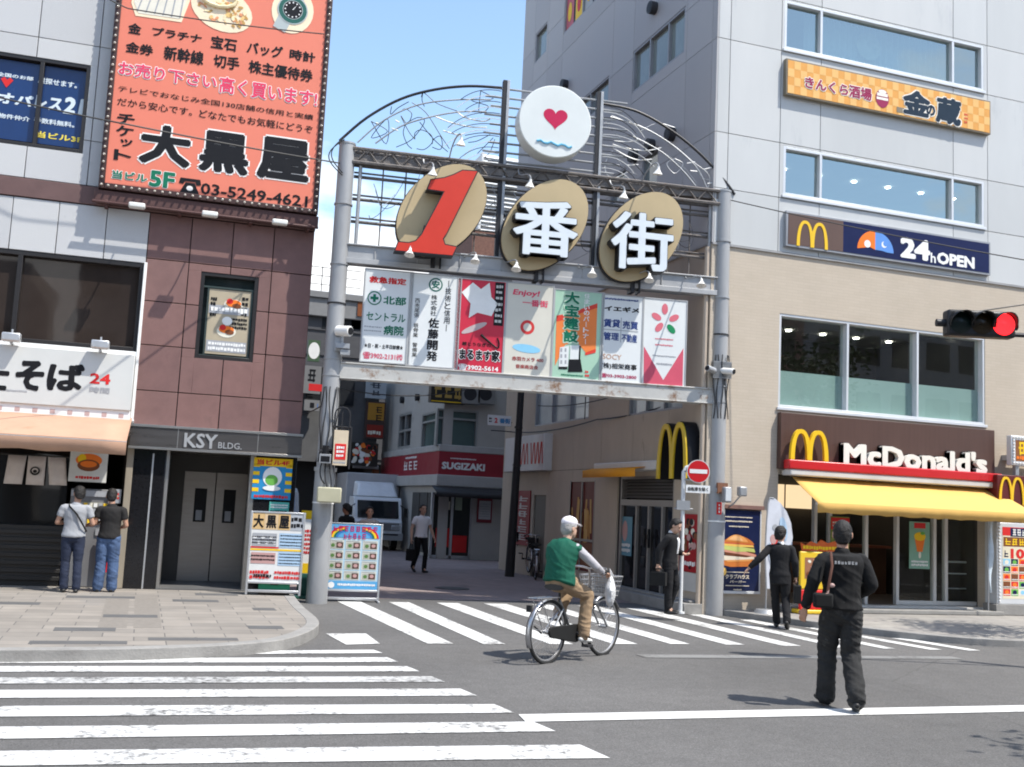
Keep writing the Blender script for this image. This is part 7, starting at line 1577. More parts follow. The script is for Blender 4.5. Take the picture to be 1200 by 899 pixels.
# ---------------------------------------------------------------- truck
TW = pm('truck_white', (.74, .75, .75), .35, .0, var=.05); RUB = pm('rubber', (.018, .018, .018), .8); WSG = dark_glass('windscreen', (.015, .018, .02), 1.5)
def make_truck(label, F, u0, u1, group=None):
    W_ = u1-u0; s = W_/1.7; c = (u0+u1)/2
    o = thing('delivery_truck', label, 'truck', F, (c, 2, 0), group=group)
    def side(P_, a, b, mb):     # profile in (y,z), extruded across
        n = len(P_); vs = [(a, y, z) for y, z in P_]+[(b, y, z) for y, z in P_]
        mb.add(vs, [tuple(range(n)), tuple(range(2*n-1, n-1, -1))]+[(i, n+i, n+(i+1) % n, (i+1) % n) for i in range(n)])
    k = lambda L: [(y*s, z*s) for y, z in L]
    mb = MB(F); side(k([(.05, .42), (.0, .62), (.02, 1.0), (.12, 1.12), (.38, 1.78), (.5, 1.86), (1.5, 1.86), (1.5, .42)]), u0, u1, mb); mb.build('cab', TW, o, bevel=.025*s)
    mb = MB(F); side(k([(.115, 1.14), (.37, 1.74), (.33, 1.74), (.085, 1.14)]), u0+.12*s, u1-.12*s, mb); mb.build('windscreen', WSG, o, bevel=.01)
    mb = MB(F); mb.box(u0+.1*s, u1-.1*s, -.03, .03, .72*s, .98*s); [mb.box(u0+.42*s, u1-.42*s, -.045, -.028, (.75+.06*i)*s, (.78+.06*i)*s) for i in range(4)]; mb.build('grille', pm('grille_grey', (.25, .25, .25), .5, .2), o, bevel=.01)
    for sgn in (-1, 1):
        x = c+sgn*.62*s; mb = MB(F); mb.box(x-.16*s, x+.16*s, -.045, .0, .73*s, .9*s); mb.build('headlight', pm('lamp_lens', (.45, .47, .48), .1, .3), o, bevel=.02)
        x = c+sgn*.7*s; mb = MB(F); mb.cyl((x-.1*s, .75*s, .33*s), (x+.1*s, .75*s, .33*s), .33*s, n=24); wl_ = mb.build('wheel', RUB, o, bevel=.02); mb = MB(F); mb.cyl((x-.105*s, .75*s, .33*s), (x+.105*s, .75*s, .33*s), .18*s, n=18); mb.build('rim', GALV, wl_)
        x = c+sgn*.98*s; mb = MB(F); mb.box(x-.06*s, x+.06*s, .1, .16, 1.2*s, 1.5*s); mb.tube([(x, .13, 1.5*s), (c+sgn*.8*s, .3, 1.6*s)], .015); mb.build('mirror', RUB, o, bevel=.02)
    mb = MB(F); mb.box(u0-.02, u1+.02, -.1, .1, .38*s, .62*s); mb.use(pm('plate_w', (.5, .5, .45), .5)).box(c-.17*s, c+.17*s, -.108, -.101, .43*s, .53*s); mb.use(BLACK).box(u0+.15*s, u1-.15*s, -.104, -.1005, .55*s, .6*s); mb.build('bumper', pm('bumper_grey', (.32, .33, .33), .45), o, bevel=.02)
    mb = MB(F)
    vs = [(u0+.1*s, .5*s, 1.87*s), (u1-.1*s, .5*s, 1.87*s), (u1-.1*s, 1.45*s, 1.87*s), (u0+.1*s, 1.45*s, 1.87*s), (u0+.22*s, .95*s, 2.35*s), (u1-.22*s, .95*s, 2.35*s), (u1-.12*s, 1.45*s, 2.42*s), (u0+.12*s, 1.45*s, 2.42*s)]
    mb.add(vs, [(0, 3, 2, 1), (0, 1, 5, 4), (1, 2, 6, 5), (2, 3, 7, 6), (3, 0, 4, 7), (4, 5, 6, 7)]); mb.build('roof_deflector', pm('deflector', (.76, .78, .79), .35), o, bevel=.06*s)
    mb = MB(F); mb.box(u0-.12*s, u1+.12*s, 1.6*s, 5.5*s, .8*s, 2.72*s); mb.use(RUB).box(u0+.1*s, u1-.1*s, 1.2*s, 5.4*s, .45*s, .799*s); mb.build('cargo_box', pm('box_grey', (.5, .5, .5), .5, .2), o, bevel=.02)
    for sgn in (-1, 1):
        x = c+sgn*.68*s; mb = MB(F); mb.cyl((x-.12*s, 4.2*s, .33*s), (x+.12*s, 4.2*s, .33*s), .33*s, n=24); mb.build('wheel', RUB, o)
    return o
p = gnd(442, 645.5, .0); FT = frame((p.x, p.y, 0), -.04)
make_truck('white box truck with roof deflector parked in the lane behind the blue board', FT, uv(FT, 414.5, 620)[0], uv(FT, 471, 620)[0])
FV = frame((3.05, 26.5, 0), 0); V = thing('parked_van', 'pale van mostly hidden between the tiled building and the left pole', 'van', FV, (0, 1.5, 0))
mb = MB(FV); P_ = [(.0, .35), (.0, .95), (.75, 1.1), (1.15, 1.75), (1.4, 1.85), (4, 1.85), (4, .35)]
n = len(P_); mb.add([(-.8, y, z) for y, z in P_]+[(.8, y, z) for y, z in P_], [tuple(range(n)), tuple(range(2*n-1, n-1, -1))]+[(i, n+i, n+(i+1) % n, (i+1) % n) for i in range(n)]); mb.build('body', pm('van_grey', (.34, .36, .38), .35), V, bevel=.05)
mb = MB(FV); P_ = [(.76, 1.12), (1.12, 1.7), (1.08, 1.72), (.72, 1.14)]; n = 4; mb.add([(-.7, y, z) for y, z in P_]+[(.7, y, z) for y, z in P_], [tuple(range(n)), tuple(range(2*n-1, n-1, -1))]+[(i, n+i, n+(i+1) % n, (i+1) % n) for i in range(n)]); mb.build('windscreen', dark_glass('van_glass', (.05, .12, .22), 1.6), V)
for sx in (-1, 1):
    for y in (.8, 3.2): mb = MB(FV); mb.cyl((sx*.75-.08, y, .31), (sx*.75+.08, y, .31), .31, n=20); mb.build('wheel', RUB, V)
    mb = MB(FV); mb.box(sx*.55-.15, sx*.55+.15, -.03, .02, .7, .88); mb.build('headlight', MATS['lamp_lens'], V, bevel=.02)
# ---------------------------------------------------------------- people
SKIN = pm('skin', (.42, .235, .16), .5, var=.08, scale=12); SKIN2 = pm('skin_pale', (.52, .32, .23), .5, var=.08, scale=12); HAIR = pm('hair_black', (.012, .01, .009), .55, var=.3, scale=60, bump=.5, bscale=150)
SHOE = pm('shoe_black', (.02, .02, .02), .45, var=.2); SHOEW = pm('shoe_white', (.6, .6, .58), .6, var=.08); EYE_ = pm('eye_dark', (.02, .015, .012), .2, var=0)
V = Vector
class Blob:
    def __init__(s): s.mb = MB()
    def etube(s, C_, R__, xd=V((1, 0, 0)), n=14, k=4, cap=1.):
        """closed tube of ellipses (a along xd, b across) through centres, smoothly interpolated"""
        C_ = [V(c) for c in C_]; R__ = [r if isinstance(r, tuple) else (r, r) for r in R__]
        if len(C_) > 2:
            c2 = []; r2 = []
            for i in range(len(C_)-1):
                j = [min(max(q, 0), len(C_)-1) for q in (i-1, i, i+1, i+2)]
                for t in [q/k for q in range(k)]:
                    f = lambda a, b, c, d: .5*(2*b+(c-a)*t+(2*a-5*b+4*c-d)*t*t+(3*b-a-3*c+d)*t**3)
                    c2.append(f(*[C_[q] for q in j])); r2.append(tuple(max(.003, f(*[R__[q][h] for q in j])) for h in (0, 1)))
            c2.append(C_[-1]); r2.append(R__[-1]); C_, R__ = c2, r2
        L = len(C_); vs = []; fs = []
        def ring(c, d, r, sc_=1):
            x = (xd-d*xd.dot(d)); x = x.normalized() if x.length > .05 else d.orthogonal().normalized(); y = d.cross(x)
            return [c+x*(r[0]*sc_*math.cos(2*math.pi*i/n))+y*(r[1]*sc_*math.sin(2*math.pi*i/n)) for i in range(n)]
        d0 = (C_[1]-C_[0]).normalized(); d1 = (C_[-1]-C_[-2]).normalized(); rows = []
        for q in (.98, .8, .45): m = min(R__[0]); rows.append(ring(C_[0]-d0*m*q*.9*cap, d0, R__[0], math.sqrt(1-q*q)))
        for i in range(L): d = (C_[min(i+1, L-1)]-C_[max(i-1, 0)]).normalized(); rows.append(ring(C_[i], d, R__[i]))
        for q in (.45, .8, .98): m = min(R__[-1]); rows.append(ring(C_[-1]+d1*m*q*.9*cap, d1, R__[-1], math.sqrt(1-q*q)))
        for r in rows: vs += r
        m = len(rows)
        fs = [(j*n+i, j*n+(i+1) % n, (j+1)*n+(i+1) % n, (j+1)*n+i) for j in range(m-1) for i in range(n)]+[tuple(range(n-1, -1, -1)), tuple(range((m-1)*n, m*n))]
        s.mb.add(vs, fs); return s
    def ball(s, c, r, rot=None): s.mb.ell(c, r, 16, 12, rot); return s
    def mesh(s, vox, smooth=3, fold=0., ff=(9, 9, 9), seed=0):
        me = bpy.data.meshes.new('b'); me.from_pydata(s.mb.v, [], s.mb.f)
        bm = bmesh.new(); bm.from_mesh(me); bmesh.ops.remove_doubles(bm, verts=bm.verts, dist=1e-5); bmesh.ops.recalc_face_normals(bm, faces=bm.faces); bm.to_mesh(me); bm.free()
        o = bpy.data.objects.new('b', me); COL.objects.link(o); m = o.modifiers.new('r', 'REMESH'); m.mode = 'VOXEL'; m.voxel_size = vox
        dg = bpy.context.evaluated_depsgraph_get(); dg.update(); r = bpy.data.meshes.new_from_object(o.evaluated_get(dg)); bpy.data.objects.remove(o); bpy.data.meshes.remove(me)
        bm = bmesh.new(); bm.from_mesh(r)
        for _ in range(smooth): bmesh.ops.smooth_vert(bm, verts=bm.verts, factor=.5, use_axis_x=True, use_axis_y=True, use_axis_z=True)
        if fold:
            bm.normal_update()
            for v in bm.verts:
                p = v.co; w = noise.noise(V((p.x*ff[0]+seed, p.y*ff[1], p.z*ff[2]+.6*noise.noise(p*4)*ff[2]*.2)))
                w2 = 1-abs(noise.noise(V((p.x*ff[0]*.7+seed+9, p.y*ff[1]*.7, p.z*ff[2]*1.4+p.x*8))))*2.2
                v.co += v.normal*(w*.8+w2*.5)*fold
        bm.to_mesh(r); bm.free(); return r
def mesh_child(me, name, mat, parent, S, ang=180):
    me.name = name
    for v in me.vertices: v.co = v.co*S
    me.materials.clear(); me.materials.append(mat); me.polygons.foreach_set('use_smooth', [True]*len(me.polygons))
    o = bpy.data.objects.new(name, me); COL.objects.link(o); o.parent = parent; WM[o.name] = WM[parent.name]
    return o
def hand(b, wrist, d, nrm, side, curl=.5):
    """palm, four fingers and a thumb: d points along the hand, nrm out of the palm"""
    d = V(d).normalized(); nrm = V(nrm); nrm = (nrm-d*nrm.dot(d)).normalized(); x = d.cross(nrm).normalized()*side     # x towards the thumb
    w = V(wrist)
    b.etube([w-d*.02, w+d*.015, w+d*.05, w+d*.085], [(.024, .019), (.03, .018), (.04, .016), (.039, .013)], x, 12, 2)
    for i, (o_, L) in enumerate(((.03, .068), (.01, .076), (-.01, .071), (-.029, .056))):
        p = w+d*.085+x*o_; dd = d; pts = [p-d*.02, p]; 
        for q, f in enumerate((.44, .31, .25)):
            rot = Matrix.Rotation(curl*(.55+.35*q), 3, d.cross(nrm)); dd = rot @ dd; p = p+dd*L*f; pts.append(p.copy())
        b.etube(pts, [.0095, .0095, .0088, .0082, .007], x, 8, 1)
    p = w+d*.025+x*.026; t1 = (d*.6+x*.7+nrm*.35).normalized(); t2 = (d*.9+x*.2+nrm*(.3+.5*curl)).normalized()
    b.etube([p-x*.01, p+t1*.034, p+t1*.034+t2*.03, p+t1*.034+t2*.055], [.0135, .012, .010, .0075], nrm, 8, 1)
def person(label, at, rz, H, pose, wear, vox=.0085, group=None):
    """pose: joint positions for a 1.72 m figure (x right, y ahead, z up)"""
    S = H/1.785
    root = thing('person', label, 'person', IDN, at, rz, group)
    g = lambda k, d: V(pose.get(k, d))
    pel = g('pelvis', (0, 0, .93)); nk = g('neck', (0, .0, 1.44)); hd = g('head', tuple(nk+V((0, .025, .17)))); tw = pose.get('twist', 0.); look = pose.get('look', 0.); nod = pose.get('nod', 0.)
    xs = V((math.cos(tw), math.sin(tw), 0)); sp = (nk-pel); spn = sp.normalized(); fy = V((0, 0, 1)).cross(xs)
    shw = pose.get('shw', .185)
    sh = {s: nk+xs*shw*s-spn*.075 for s in (-1, 1)}
    hip = {s: pel+V((.088*s, 0, -.03)) for s in (-1, 1)}
    el = {-1: g('elL', tuple(sh[-1]+V((-.05, -.03, -.28)))), 1: g('elR', tuple(sh[1]+V((.05, -.03, -.28))))}
    wr = {-1: g('wrL', tuple(el[-1]+V((-.0, .06, -.25)))), 1: g('wrR', tuple(el[1]+V((.0, .06, -.25))))}
    kn = {-1: g('knL', (-.095, .02, .5)), 1: g('knR', (.095, .02, .5))}
    an = {-1: g('anL', (-.1, -.02, .09)), 1: g('anR', (.1, -.02, .09))}
    ft = {-1: g('ftL', (-.05, 1, 0)), 1: g('ftR', (.05, 1, 0))}
    hn = {-1: g('hnL', (1, 0, 0)), 1: g('hnR', (-1, 0, 0))}; hcurl = pose.get('curl', {-1: .45, 1: .45})
    TR = [(-.10, .15, .105), (.0, .165, .112), (.16, .15, .1), (.42, .146, .098), (.66, .165, .108), (.84, .172, .104), (.95, .14, .085), (1.0, .07, .06)]
    bulk = wear.get('bulk', 0.)
    def spine(t): return pel+sp*t + fy*(-.035*math.sin(math.pi*min(max(t, 0), 1)))*-.3 + fy*pose.get('hunch', 0)*-math.sin(math.pi*min(max(t, 0), 1))
    def torso(b, g_, t0=-.1, t1=1., belly=0., cap=1.):
        L = [q for q in TR if t0-1e-6 <= q[0] <= t1+1e-6]
        if L[0][0] > t0+.03: L = [(t0, L[0][1], L[0][2])]+L
        b.etube([spine(q[0]) for q in L], [(q[1]+g_+bulk*.6, q[2]+g_+bulk+belly*math.exp(-((q[0]-.2)/.3)**2)) for q in L], xs, 20, 4, cap)
    hr = Matrix.Rotation(look, 3, 'Z') @ Matrix.Rotation(-nod, 3, 'X')
    HS = 1.1
    hp = lambda x, y, z: hd + hr @ V((x, y, z))*HS
    HB = lambda b, c, r: b.ball(hp(*c), tuple(q_*HS for q_ in r), hr)
    # body
    b = Blob(); torso(b, -.03)
    b.etube([nk-spn*.06, nk+(hd-nk)*.3, hd-V((0, .01, .03))], [(.062, .06), .054, .054], xs, 14)
    HB(b, (0, -.005, .035), (.074, .093, .088)); HB(b, (0, .03, -.03), (.06, .066, .078)); HB(b, (0, .05, -.078), (.036, .038, .03))
    b.etube([hp(0, .088, .02), hp(0, .108, -.018)], [.009, .015], xs, 8); HB(b, (0, .07, .03), (.055, .022, .014)); HB(b, (0, .083, -.056), (.024, .015, .009))
    for s in (-1, 1):
        HB(b, (.076*s, -.005, -.002), (.012, .024, .034))
        b.etube([sh[s]-xs*.04*s, sh[s], sh[s]*.5+el[s]*.5, el[s]], [.052, .053, .046, .038], fy, 12, 3)
        b.etube([el[s], el[s]*.65+wr[s]*.35, wr[s]], [.039, .041, .027], fy, 12, 3)
        hand(b, wr[s], wr[s]-el[s] if 'hdL' not in pose and 'hdR' not in pose else g('hdL' if s < 0 else 'hdR', tuple(wr[s]-el[s])), hn[s], s*pose.get('thumb', 1), hcurl[s])
        b.etube([hip[s], hip[s]*.5+kn[s]*.5, kn[s]], [.066, .062, .05], xs, 12, 3); b.etube([kn[s], kn[s]*.65+an[s]*.35+V((0, -.012, 0)), an[s]], [.053, .052, .036], xs, 12, 3)
        b.etube([an[s]+V((0, 0, -.0)), an[s]+ft[s].normalized()*.06-V((0, 0, .035))], [.034, .022], xs, 8)
    mesh_child(b.mesh(vox, 2), 'body', wear.get('skin', SKIN), root, S)
    # face
    mb = MB(IDN); 
    for s in (-1, 1):
        e = Blob(); e.mb.ell(hp(.03*s, .082, .012), tuple(q_*HS for q_ in (.012, .009, .0055)), 10, 8, hr); me = bpy.data.meshes.new('eye'); me.from_pydata(e.mb.v, [], e.mb.f); mesh_child(me, 'eye', EYE_, root, S)
        e = Blob(); e.mb.ell(hp(.031*s, .087, .033), tuple(q_*HS for q_ in (.019, .006, .004)), 10, 8, hr); me = bpy.data.meshes.new('eyebrow'); me.from_pydata(e.mb.v, [], e.mb.f); mesh_child(me, 'eyebrow', HAIR, root, S)
    e = Blob(); e.mb.ell(hp(0, .0945, -.057), tuple(q_*HS for q_ in (.022, .006, .0045)), 10, 8, hr); me = bpy.data.meshes.new('mouth'); me.from_pydata(e.mb.v, [], e.mb.f); mesh_child(me, 'mouth', pm('lips', (.3, .11, .09), .5, var=0), root, S)
    # hair or cap
    hs = wear.get('hair', 'short')
    if hs:
        q = {'short': .013, 'crop': .008, 'full': .02, 'long': .02}[hs]; b = Blob()
        HB(b, (0, -.005, .035), (.074, .093, .088)); HB(b, (0, -.03, .0), (.071, .066, .082)); HB(b, (0, -.045, -.04), (.058, .042, .055))
        if hs == 'long': b.etube([hp(0, -.05, .05), hp(0, -.07, -.05), hp(0, -.06, -.16)], [(.085, .05), (.09, .05), (.07, .03)], xs, 14)
        me = b.mesh(.006, 4); inv = hr.inverted(); cen = hp(0, -.01, .02)
        for v_ in me.vertices:       # thick on top and behind, sinking under the skin along the hairline
            l = (inv @ (v_.co-hd))/HS; ax_ = abs(l.x)
            zl = .088-.25*ax_ if l.y > .055 else (.088-.25*ax_)+(.0-(.088-.25*ax_))*(.055-l.y)/.045 if l.y > .01 else max(-.085, .0-(.01-l.y)*1.35)
            if wear.get('cap'): zl = max(zl, -.05)
            f = max(-1, min(1, (l.z-zl)/.022)); n_ = noise.noise(v_.co*55)*.3+noise.noise(v_.co*130)*.2
            v_.co += (v_.co-cen).normalized()*(f*q*HS*(1+(n_*1.3 if f > 0 else 0))+(.004*noise.noise(v_.co*28) if f > .5 else 0))
        mesh_child(me, 'hair', wear.get('haircol', HAIR), root, S)
    if wear.get('cap'):
        b = Blob(); HB(b, (0, -.004, .075), (.086, .102, .07)); b.etube([hp(0, .07, .062), hp(0, .125, .055), hp(0, .165, .045)], [(.072, .012), (.07, .007), (.045, .005)], hr @ V((1, 0, 0)), 16)
        b.etube([hp(.0, -.004, .04), hp(0, -.004, .075)], [(.085, .101), (.086, .102)], hr @ V((1, 0, 0)), 20, 2); b.ball(hp(0, -.004, .145), (.01, .01, .006))
        mesh_child(b.mesh(.007, 2), 'cap', wear['cap'], root, S)
    # trousers
    tc_ = wear['trousers']; lo_ = wear.get('leg', .016)
    b = Blob(); L = [spine(.2), spine(.05), spine(-.1)]; b.etube(L, [(.158+bulk*.6, .112+bulk), (.17+bulk*.5, .122+bulk*.8), (.155, .11)], xs, 18)
    for s in (-1, 1):
        b.etube([hip[s]+V((0, 0, .02)), hip[s]*.55+kn[s]*.45, kn[s]], [.093+lo_*.4, .08+lo_*.8, .06+lo_], xs, 14, 4)
        en = an[s]+V((0, 0, .0)); b.etube([kn[s], kn[s]*.6+en*.4+V((0, -.01, 0)), en+V((0, .0, .02)), en-V((0, -.01, .012))], [.06+lo_, .058+lo_, .052+lo_*1.2, .054+lo_*1.3], xs, 14, 4, .15)
    mesh_child(b.mesh(vox, 3, wear.get('tfold', .006), (8, 8, 13), wear.get('seed', 1)), 'trousers', tc_, root, S)
    # shoes
    for s in (-1, 1):
        f = ft[s].normalized(); a = an[s]; up_ = V((0, 0, 1)); h_ = a.z; q = V((-f.y, f.x, 0)) if abs(f.z) < .95 else xs; q.normalize(); n_ = q.cross(f)*-1
        n_ = f.cross(q); n_ = n_ if n_.z > 0 else -n_
        b = Blob(); base = a-n_*.062
        b.etube([base-f*.055, base+f*.0, base+f*.08, base+f*.15, base+f*.185], [(.034, .03), (.04, .036), (.046, .03), (.042, .024), (.026, .016)], q, 14, 3); b.etube([base-f*.01, a+n_*.0], [.04, .043], q, 12)
        mesh_child(b.mesh(.008, 2), 'shoe', wear.get('shoes', SHOE), root, S)
    # top
    b = Blob(); gt = wear.get('ease', .016); t0 = wear.get('hem', -.05); torso(b, gt, t0, .98, wear.get('belly', 0), .15)
    if wear.get('vee'): pass
    b.etube([nk-spn*.05, nk-spn*.005], [(.085, .078), (.072, .066)], xs, 16)
    sl_ = wear.get('sleeve', 'short')
    for s in (-1, 1):
        if sl_ == 'none': b.etube([sh[s]-xs*.05*s, sh[s]], [.066, .064], fy, 12); continue
        r0 = .058+gt*.45; b.etube([sh[s]-xs*.06*s-spn*.01, sh[s], sh[s]*.45+el[s]*.55] + ([el[s]] if sl_ == 'long' else []), [r0+.004, r0, r0-.004] + ([.052+gt*.5] if sl_ == 'long' else []), fy, 14, 4, .2)
        if sl_ == 'long': b.etube([el[s], el[s]*.5+wr[s]*.5, wr[s]*.93+el[s]*.07], [.052+gt*.5, .047+gt*.4, .037+gt*.4], fy, 12, 4, .2)
    for s in (-1, 1):
        b.etube([nk-spn*.035, sh[s]-spn*.0], [.05, .052+gt*.4], fy, 12)
        if sl_ == 'long': b.ball(tuple(el[s]), (.05+gt*.45,)*3)
    top = mesh_child(b.mesh(vox, 3, wear.get('fold', .006), (7, 7, 9), wear.get('seed', 1)+3), wear.get('topname', 'shirt'), wear['top'], root, S)
    if wear.get('under'):      # sleeves of a shirt under a vest
        b = Blob()
        for s in (-1, 1): b.etube([sh[s]-xs*.03*s, sh[s], sh[s]*.45+el[s]*.55, el[s]], [.06, .06, .056, .05], fy, 14, 4); b.etube([el[s], el[s]*.5+wr[s]*.5, wr[s]*.9+el[s]*.1], [.05, .046, .036], fy, 12, 4)
        b.etube([nk-spn*.04, nk+spn*.012], [(.07, .066), (.064, .06)], xs, 14)
        mesh_child(b.mesh(vox, 3, .006, (7, 7, 9), 6), 'shirt_sleeves', wear['under'], root, S)
    if wear.get('collar'):
        b = Blob(); b.etube([nk-spn*.02, nk+spn*.018], [(.07, .066), (.064, .061)], xs, 16)
        fr_ = [spine(.3)+fy*(.1+gt+bulk), spine(.6)+fy*(.112+gt+bulk), spine(.8)+fy*(.108+gt), nk+fy*.06-spn*.02]
        b.etube(fr_, [(.03, .014), (.05, .016), (.06, .016), (.035, .012)], xs, 10); mesh_child(b.mesh(vox*.8, 2), 'shirt_front', wear['collar'], root, S)
    return root, dict(sh=sh, el=el, wr=wr, nk=nk, pel=pel, spine=spine, fy=fy, xs=xs, S=S, kn=kn, an=an, hd=hd)
def extra(root, J, name, mat, fn, bevel=0, smooth=True):
    mb = MB(IDN); fn(mb); me = bpy.data.meshes.new(name); me.from_pydata([v*J['S'] for v in mb.v], [], mb.f)
    mb.ms[0] = mat; used = sorted(set(mb.fm)); mp_ = {}
    for i in used: mp_[i] = len(me.materials); me.materials.append(mb.ms[i])
    me.polygons.foreach_set('material_index', [mp_[i] for i in mb.fm])
    me.polygons.foreach_set('use_smooth', [True]*len(me.polygons)); me.set_sharp_from_angle(angle=R_(40))
    o = bpy.data.objects.new(name, me); COL.objects.link(o); o.parent = root; WM[o.name] = WM[root.name]
    if bevel: bv = o.modifiers.new('bevel', 'BEVEL'); bv.width = bevel; bv.segments = 2
    return o
def held(name, label, cat, root, J, mat, fn, bevel=0.):
    """a thing carried by a person: top-level, built in the person's coordinates"""
    M = WM[root.name]; mb = MB(M @ Matrix.Scale(J['S'], 4)); fn(mb)
    return mb
DENIM = pm('denim_navy', (.018, .025, .05), .85, var=.25, scale=9, bump=.2, bscale=200); JEAN = pm('denim_blue', (.06, .10, .19), .85, var=.5, scale=7, bump=.2, bscale=200, stain=((.22, .28, .36), .6, 5)); GJEAN = pm('denim_black', (.022, .022, .022), .9, var=.4, scale=7, bump=.25, bscale=200, stain=((.07, .07, .068), .56, 4))
TEEG = pm('tee_grey', (.3, .31, .33), .9, var=.05, scale=8); TEEB = pm('tee_black', (.015, .014, .014), .9, var=.15, scale=8); TEEW = pm('tee_white', (.8, .8, .82), .9, var=.04, scale=8); SUIT = pm('suit_black', (.006, .006, .0075), .9, var=.2, scale=8, bump=.1, bscale=250)
SWEAT = pm('sweat_black', (.007, .007, .0075), .95, var=.2, scale=8, bump=.15, bscale=250); VEST = pm('vest_green', (.0, .085, .05), .8, var=.12, scale=7, bump=.15, bscale=200); CHINO = pm('chino_tan', (.29, .2, .12), .85, var=.12, scale=7); SHGREY = pm('shirt_grey', (.4, .39, .41), .85, var=.1, scale=30); SHW = pm('shirt_white', (.7, .7, .7), .8, var=.03); CAPW = pm('cap_white', (.72, .68, .7), .8, var=.06, scale=9)
BAGB = pm('bag_black', (.006, .006, .006), .85, var=.3, scale=12)
yawS = -.0368
# two men at the soba shop, seen from behind
p = gnd(80, 694, .12)
r, J = person('man in pale grey t-shirt and navy jeans with a dark strap across his back', (p.x, p.y, .12), .05, 1.56, dict(head=(.03, .03, 1.61), nod=.15, look=.25, elL=(-.27, .02, 1.13), wrL=(-.15, .24, 1.12), elR=(.28, .0, 1.12), wrR=(.2, .22, 1.1), hnL=(0, 0, -1), hnR=(0, 0, -1), anL=(-.08, .02, .09), anR=(.11, -.04, .09), knL=(-.09, .04, .5), knR=(.1, .0, .5)), dict(top=TEEG, trousers=DENIM, leg=.012, sleeve='short', hem=-.04, ease=.022, shoes=SHOE, seed=2))
extra(r, J, 'strap', BAGB, lambda mb: mb.tube([(-.12, .02, 1.44), (-.1, -.1, 1.4), (.02, -.142, 1.28), (.12, -.138, 1.12), (.18, -.08, 1.02), (.19, .04, 1.0)], .014, 6))
p = gnd(122, 693.5, .12)
r, J = person('man in dark charcoal t-shirt and faded blue jeans at the soba shop', (p.x, p.y, .12), -.1, 1.55, dict(head=(-.02, .05, 1.6), nod=.25, look=.1, elL=(-.25, -.02, 1.14), wrL=(-.2, .2, 1.16), elR=(.26, .0, 1.12), wrR=(.16, .22, 1.08), hnL=(0, 0, -1), hnR=(0, 0, -1), anL=(-.11, .0, .09), anR=(.11, .02, .09)), dict(top=TEEB, trousers=JEAN, leg=.03, sleeve='short', hem=-.06, ease=.022, shoes=SHOE, hair='crop', seed=5, tfold=.009))
# man walking out of the lane
p = gnd(491, 671, .004)
r, J = person('man in white t-shirt and black trousers walking out of the lane with a black bag', (p.x, p.y, .004), math.pi+.28, 1.63, dict(knL=(-.09, .14, .5), anL=(-.08, .1, .1), knR=(.09, .0, .5), anR=(.06, -.22, .16), ftR=(.0, .8, -.55), elL=(-.29, -.02, 1.14), wrL=(-.33, .1, .9), elR=(.29, .0, 1.12), wrR=(.33, .08, .86), pelvis=(0, 0, .92)), dict(top=TEEW, trousers=SUIT, leg=.006, sleeve='short', hem=-.05, ease=.02, skin=SKIN2, hair='crop', shoes=SHOE, seed=8))
M = WM[r.name] @ Matrix.Scale(J['S'], 4); w_ = J['wr'][1]
mb = MB(M); a, c_, z = w_.x, w_.y+.02, w_.z-.1; mb.box(a-.05, a+.05, c_-.17, c_+.17, z-.46, z-.16); mb.tube(bez([(a, c_-.1, z-.16), (a, c_-.06, z+.04), (a, c_+.06, z+.04), (a, c_+.1, z-.16)], 8), .01)
mb.build('shopping_bag', BAGB, bevel=.02, label='black tote bag held by the man in the white t-shirt', cat='bag')
# woman and dark figure behind the blue board
p = gnd(429, 676, .004)
person('woman with black hair whose face shows above the blue standing board', (p.x, p.y, .004), math.pi-.5, 1.52, dict(look=.5), dict(top=pm('blouse_pale', (.5, .48, .46), .9), trousers=DENIM, hair='full', skin=SKIN2, sleeve='short', seed=3))
p = gnd(402, 672, .004)
person('figure in black standing behind the left end of the blue board', (p.x, p.y, .004), .6, 1.56, dict(look=.3, nod=.3), dict(top=SWEAT, trousers=SUIT, sleeve='long', hair='full', ease=.03, seed=4))
# man with telephone at the no entry sign: faces the camera's right
p = gnd(783, 719, .1)
r, J = person('man in black suit and white shirt looking at his telephone beside the no entry sign', (p.x, p.y, .1), -math.pi/2-.8, 1.55, dict(head=(.0, .09, 1.57), neck=(0, .02, 1.43), nod=.5, knL=(-.09, .1, .5), anL=(-.08, -.02, .1), knR=(.1, .03, .5), anR=(.1, .03, .09), elL=(-.2, .0, 1.13), wrL=(-.09, .23, 1.08), elR=(.25, -.12, 1.14), wrR=(.24, -.14, .87), hnL=(0, -.3, 1), curl={-1: .8, 1: .9}), dict(top=SUIT, topname='jacket', trousers=SUIT, sleeve='long', hem=-.28, ease=.024, leg=.014, collar=SHW, shoes=SHOE, hair='short', fold=.005, seed=11, skin=SKIN2))
M = WM[r.name] @ Matrix.Scale(J['S'], 4); w_ = J['wr'][1]
mb = MB(M); x, y, z = w_.x+.02, w_.y+.02, w_.z-.13
mb.box(x-.05, x+.05, y-.15, y+.15, z-.24, z); mb.tube(bez([(x, y-.09, z), (x, y-.07, z+.08), (x, y+.07, z+.08), (x, y+.09, z)], 8), .01); mb.build('briefcase', BAGB, bevel=.015, label='black briefcase held by the man looking at his telephone', cat='briefcase')
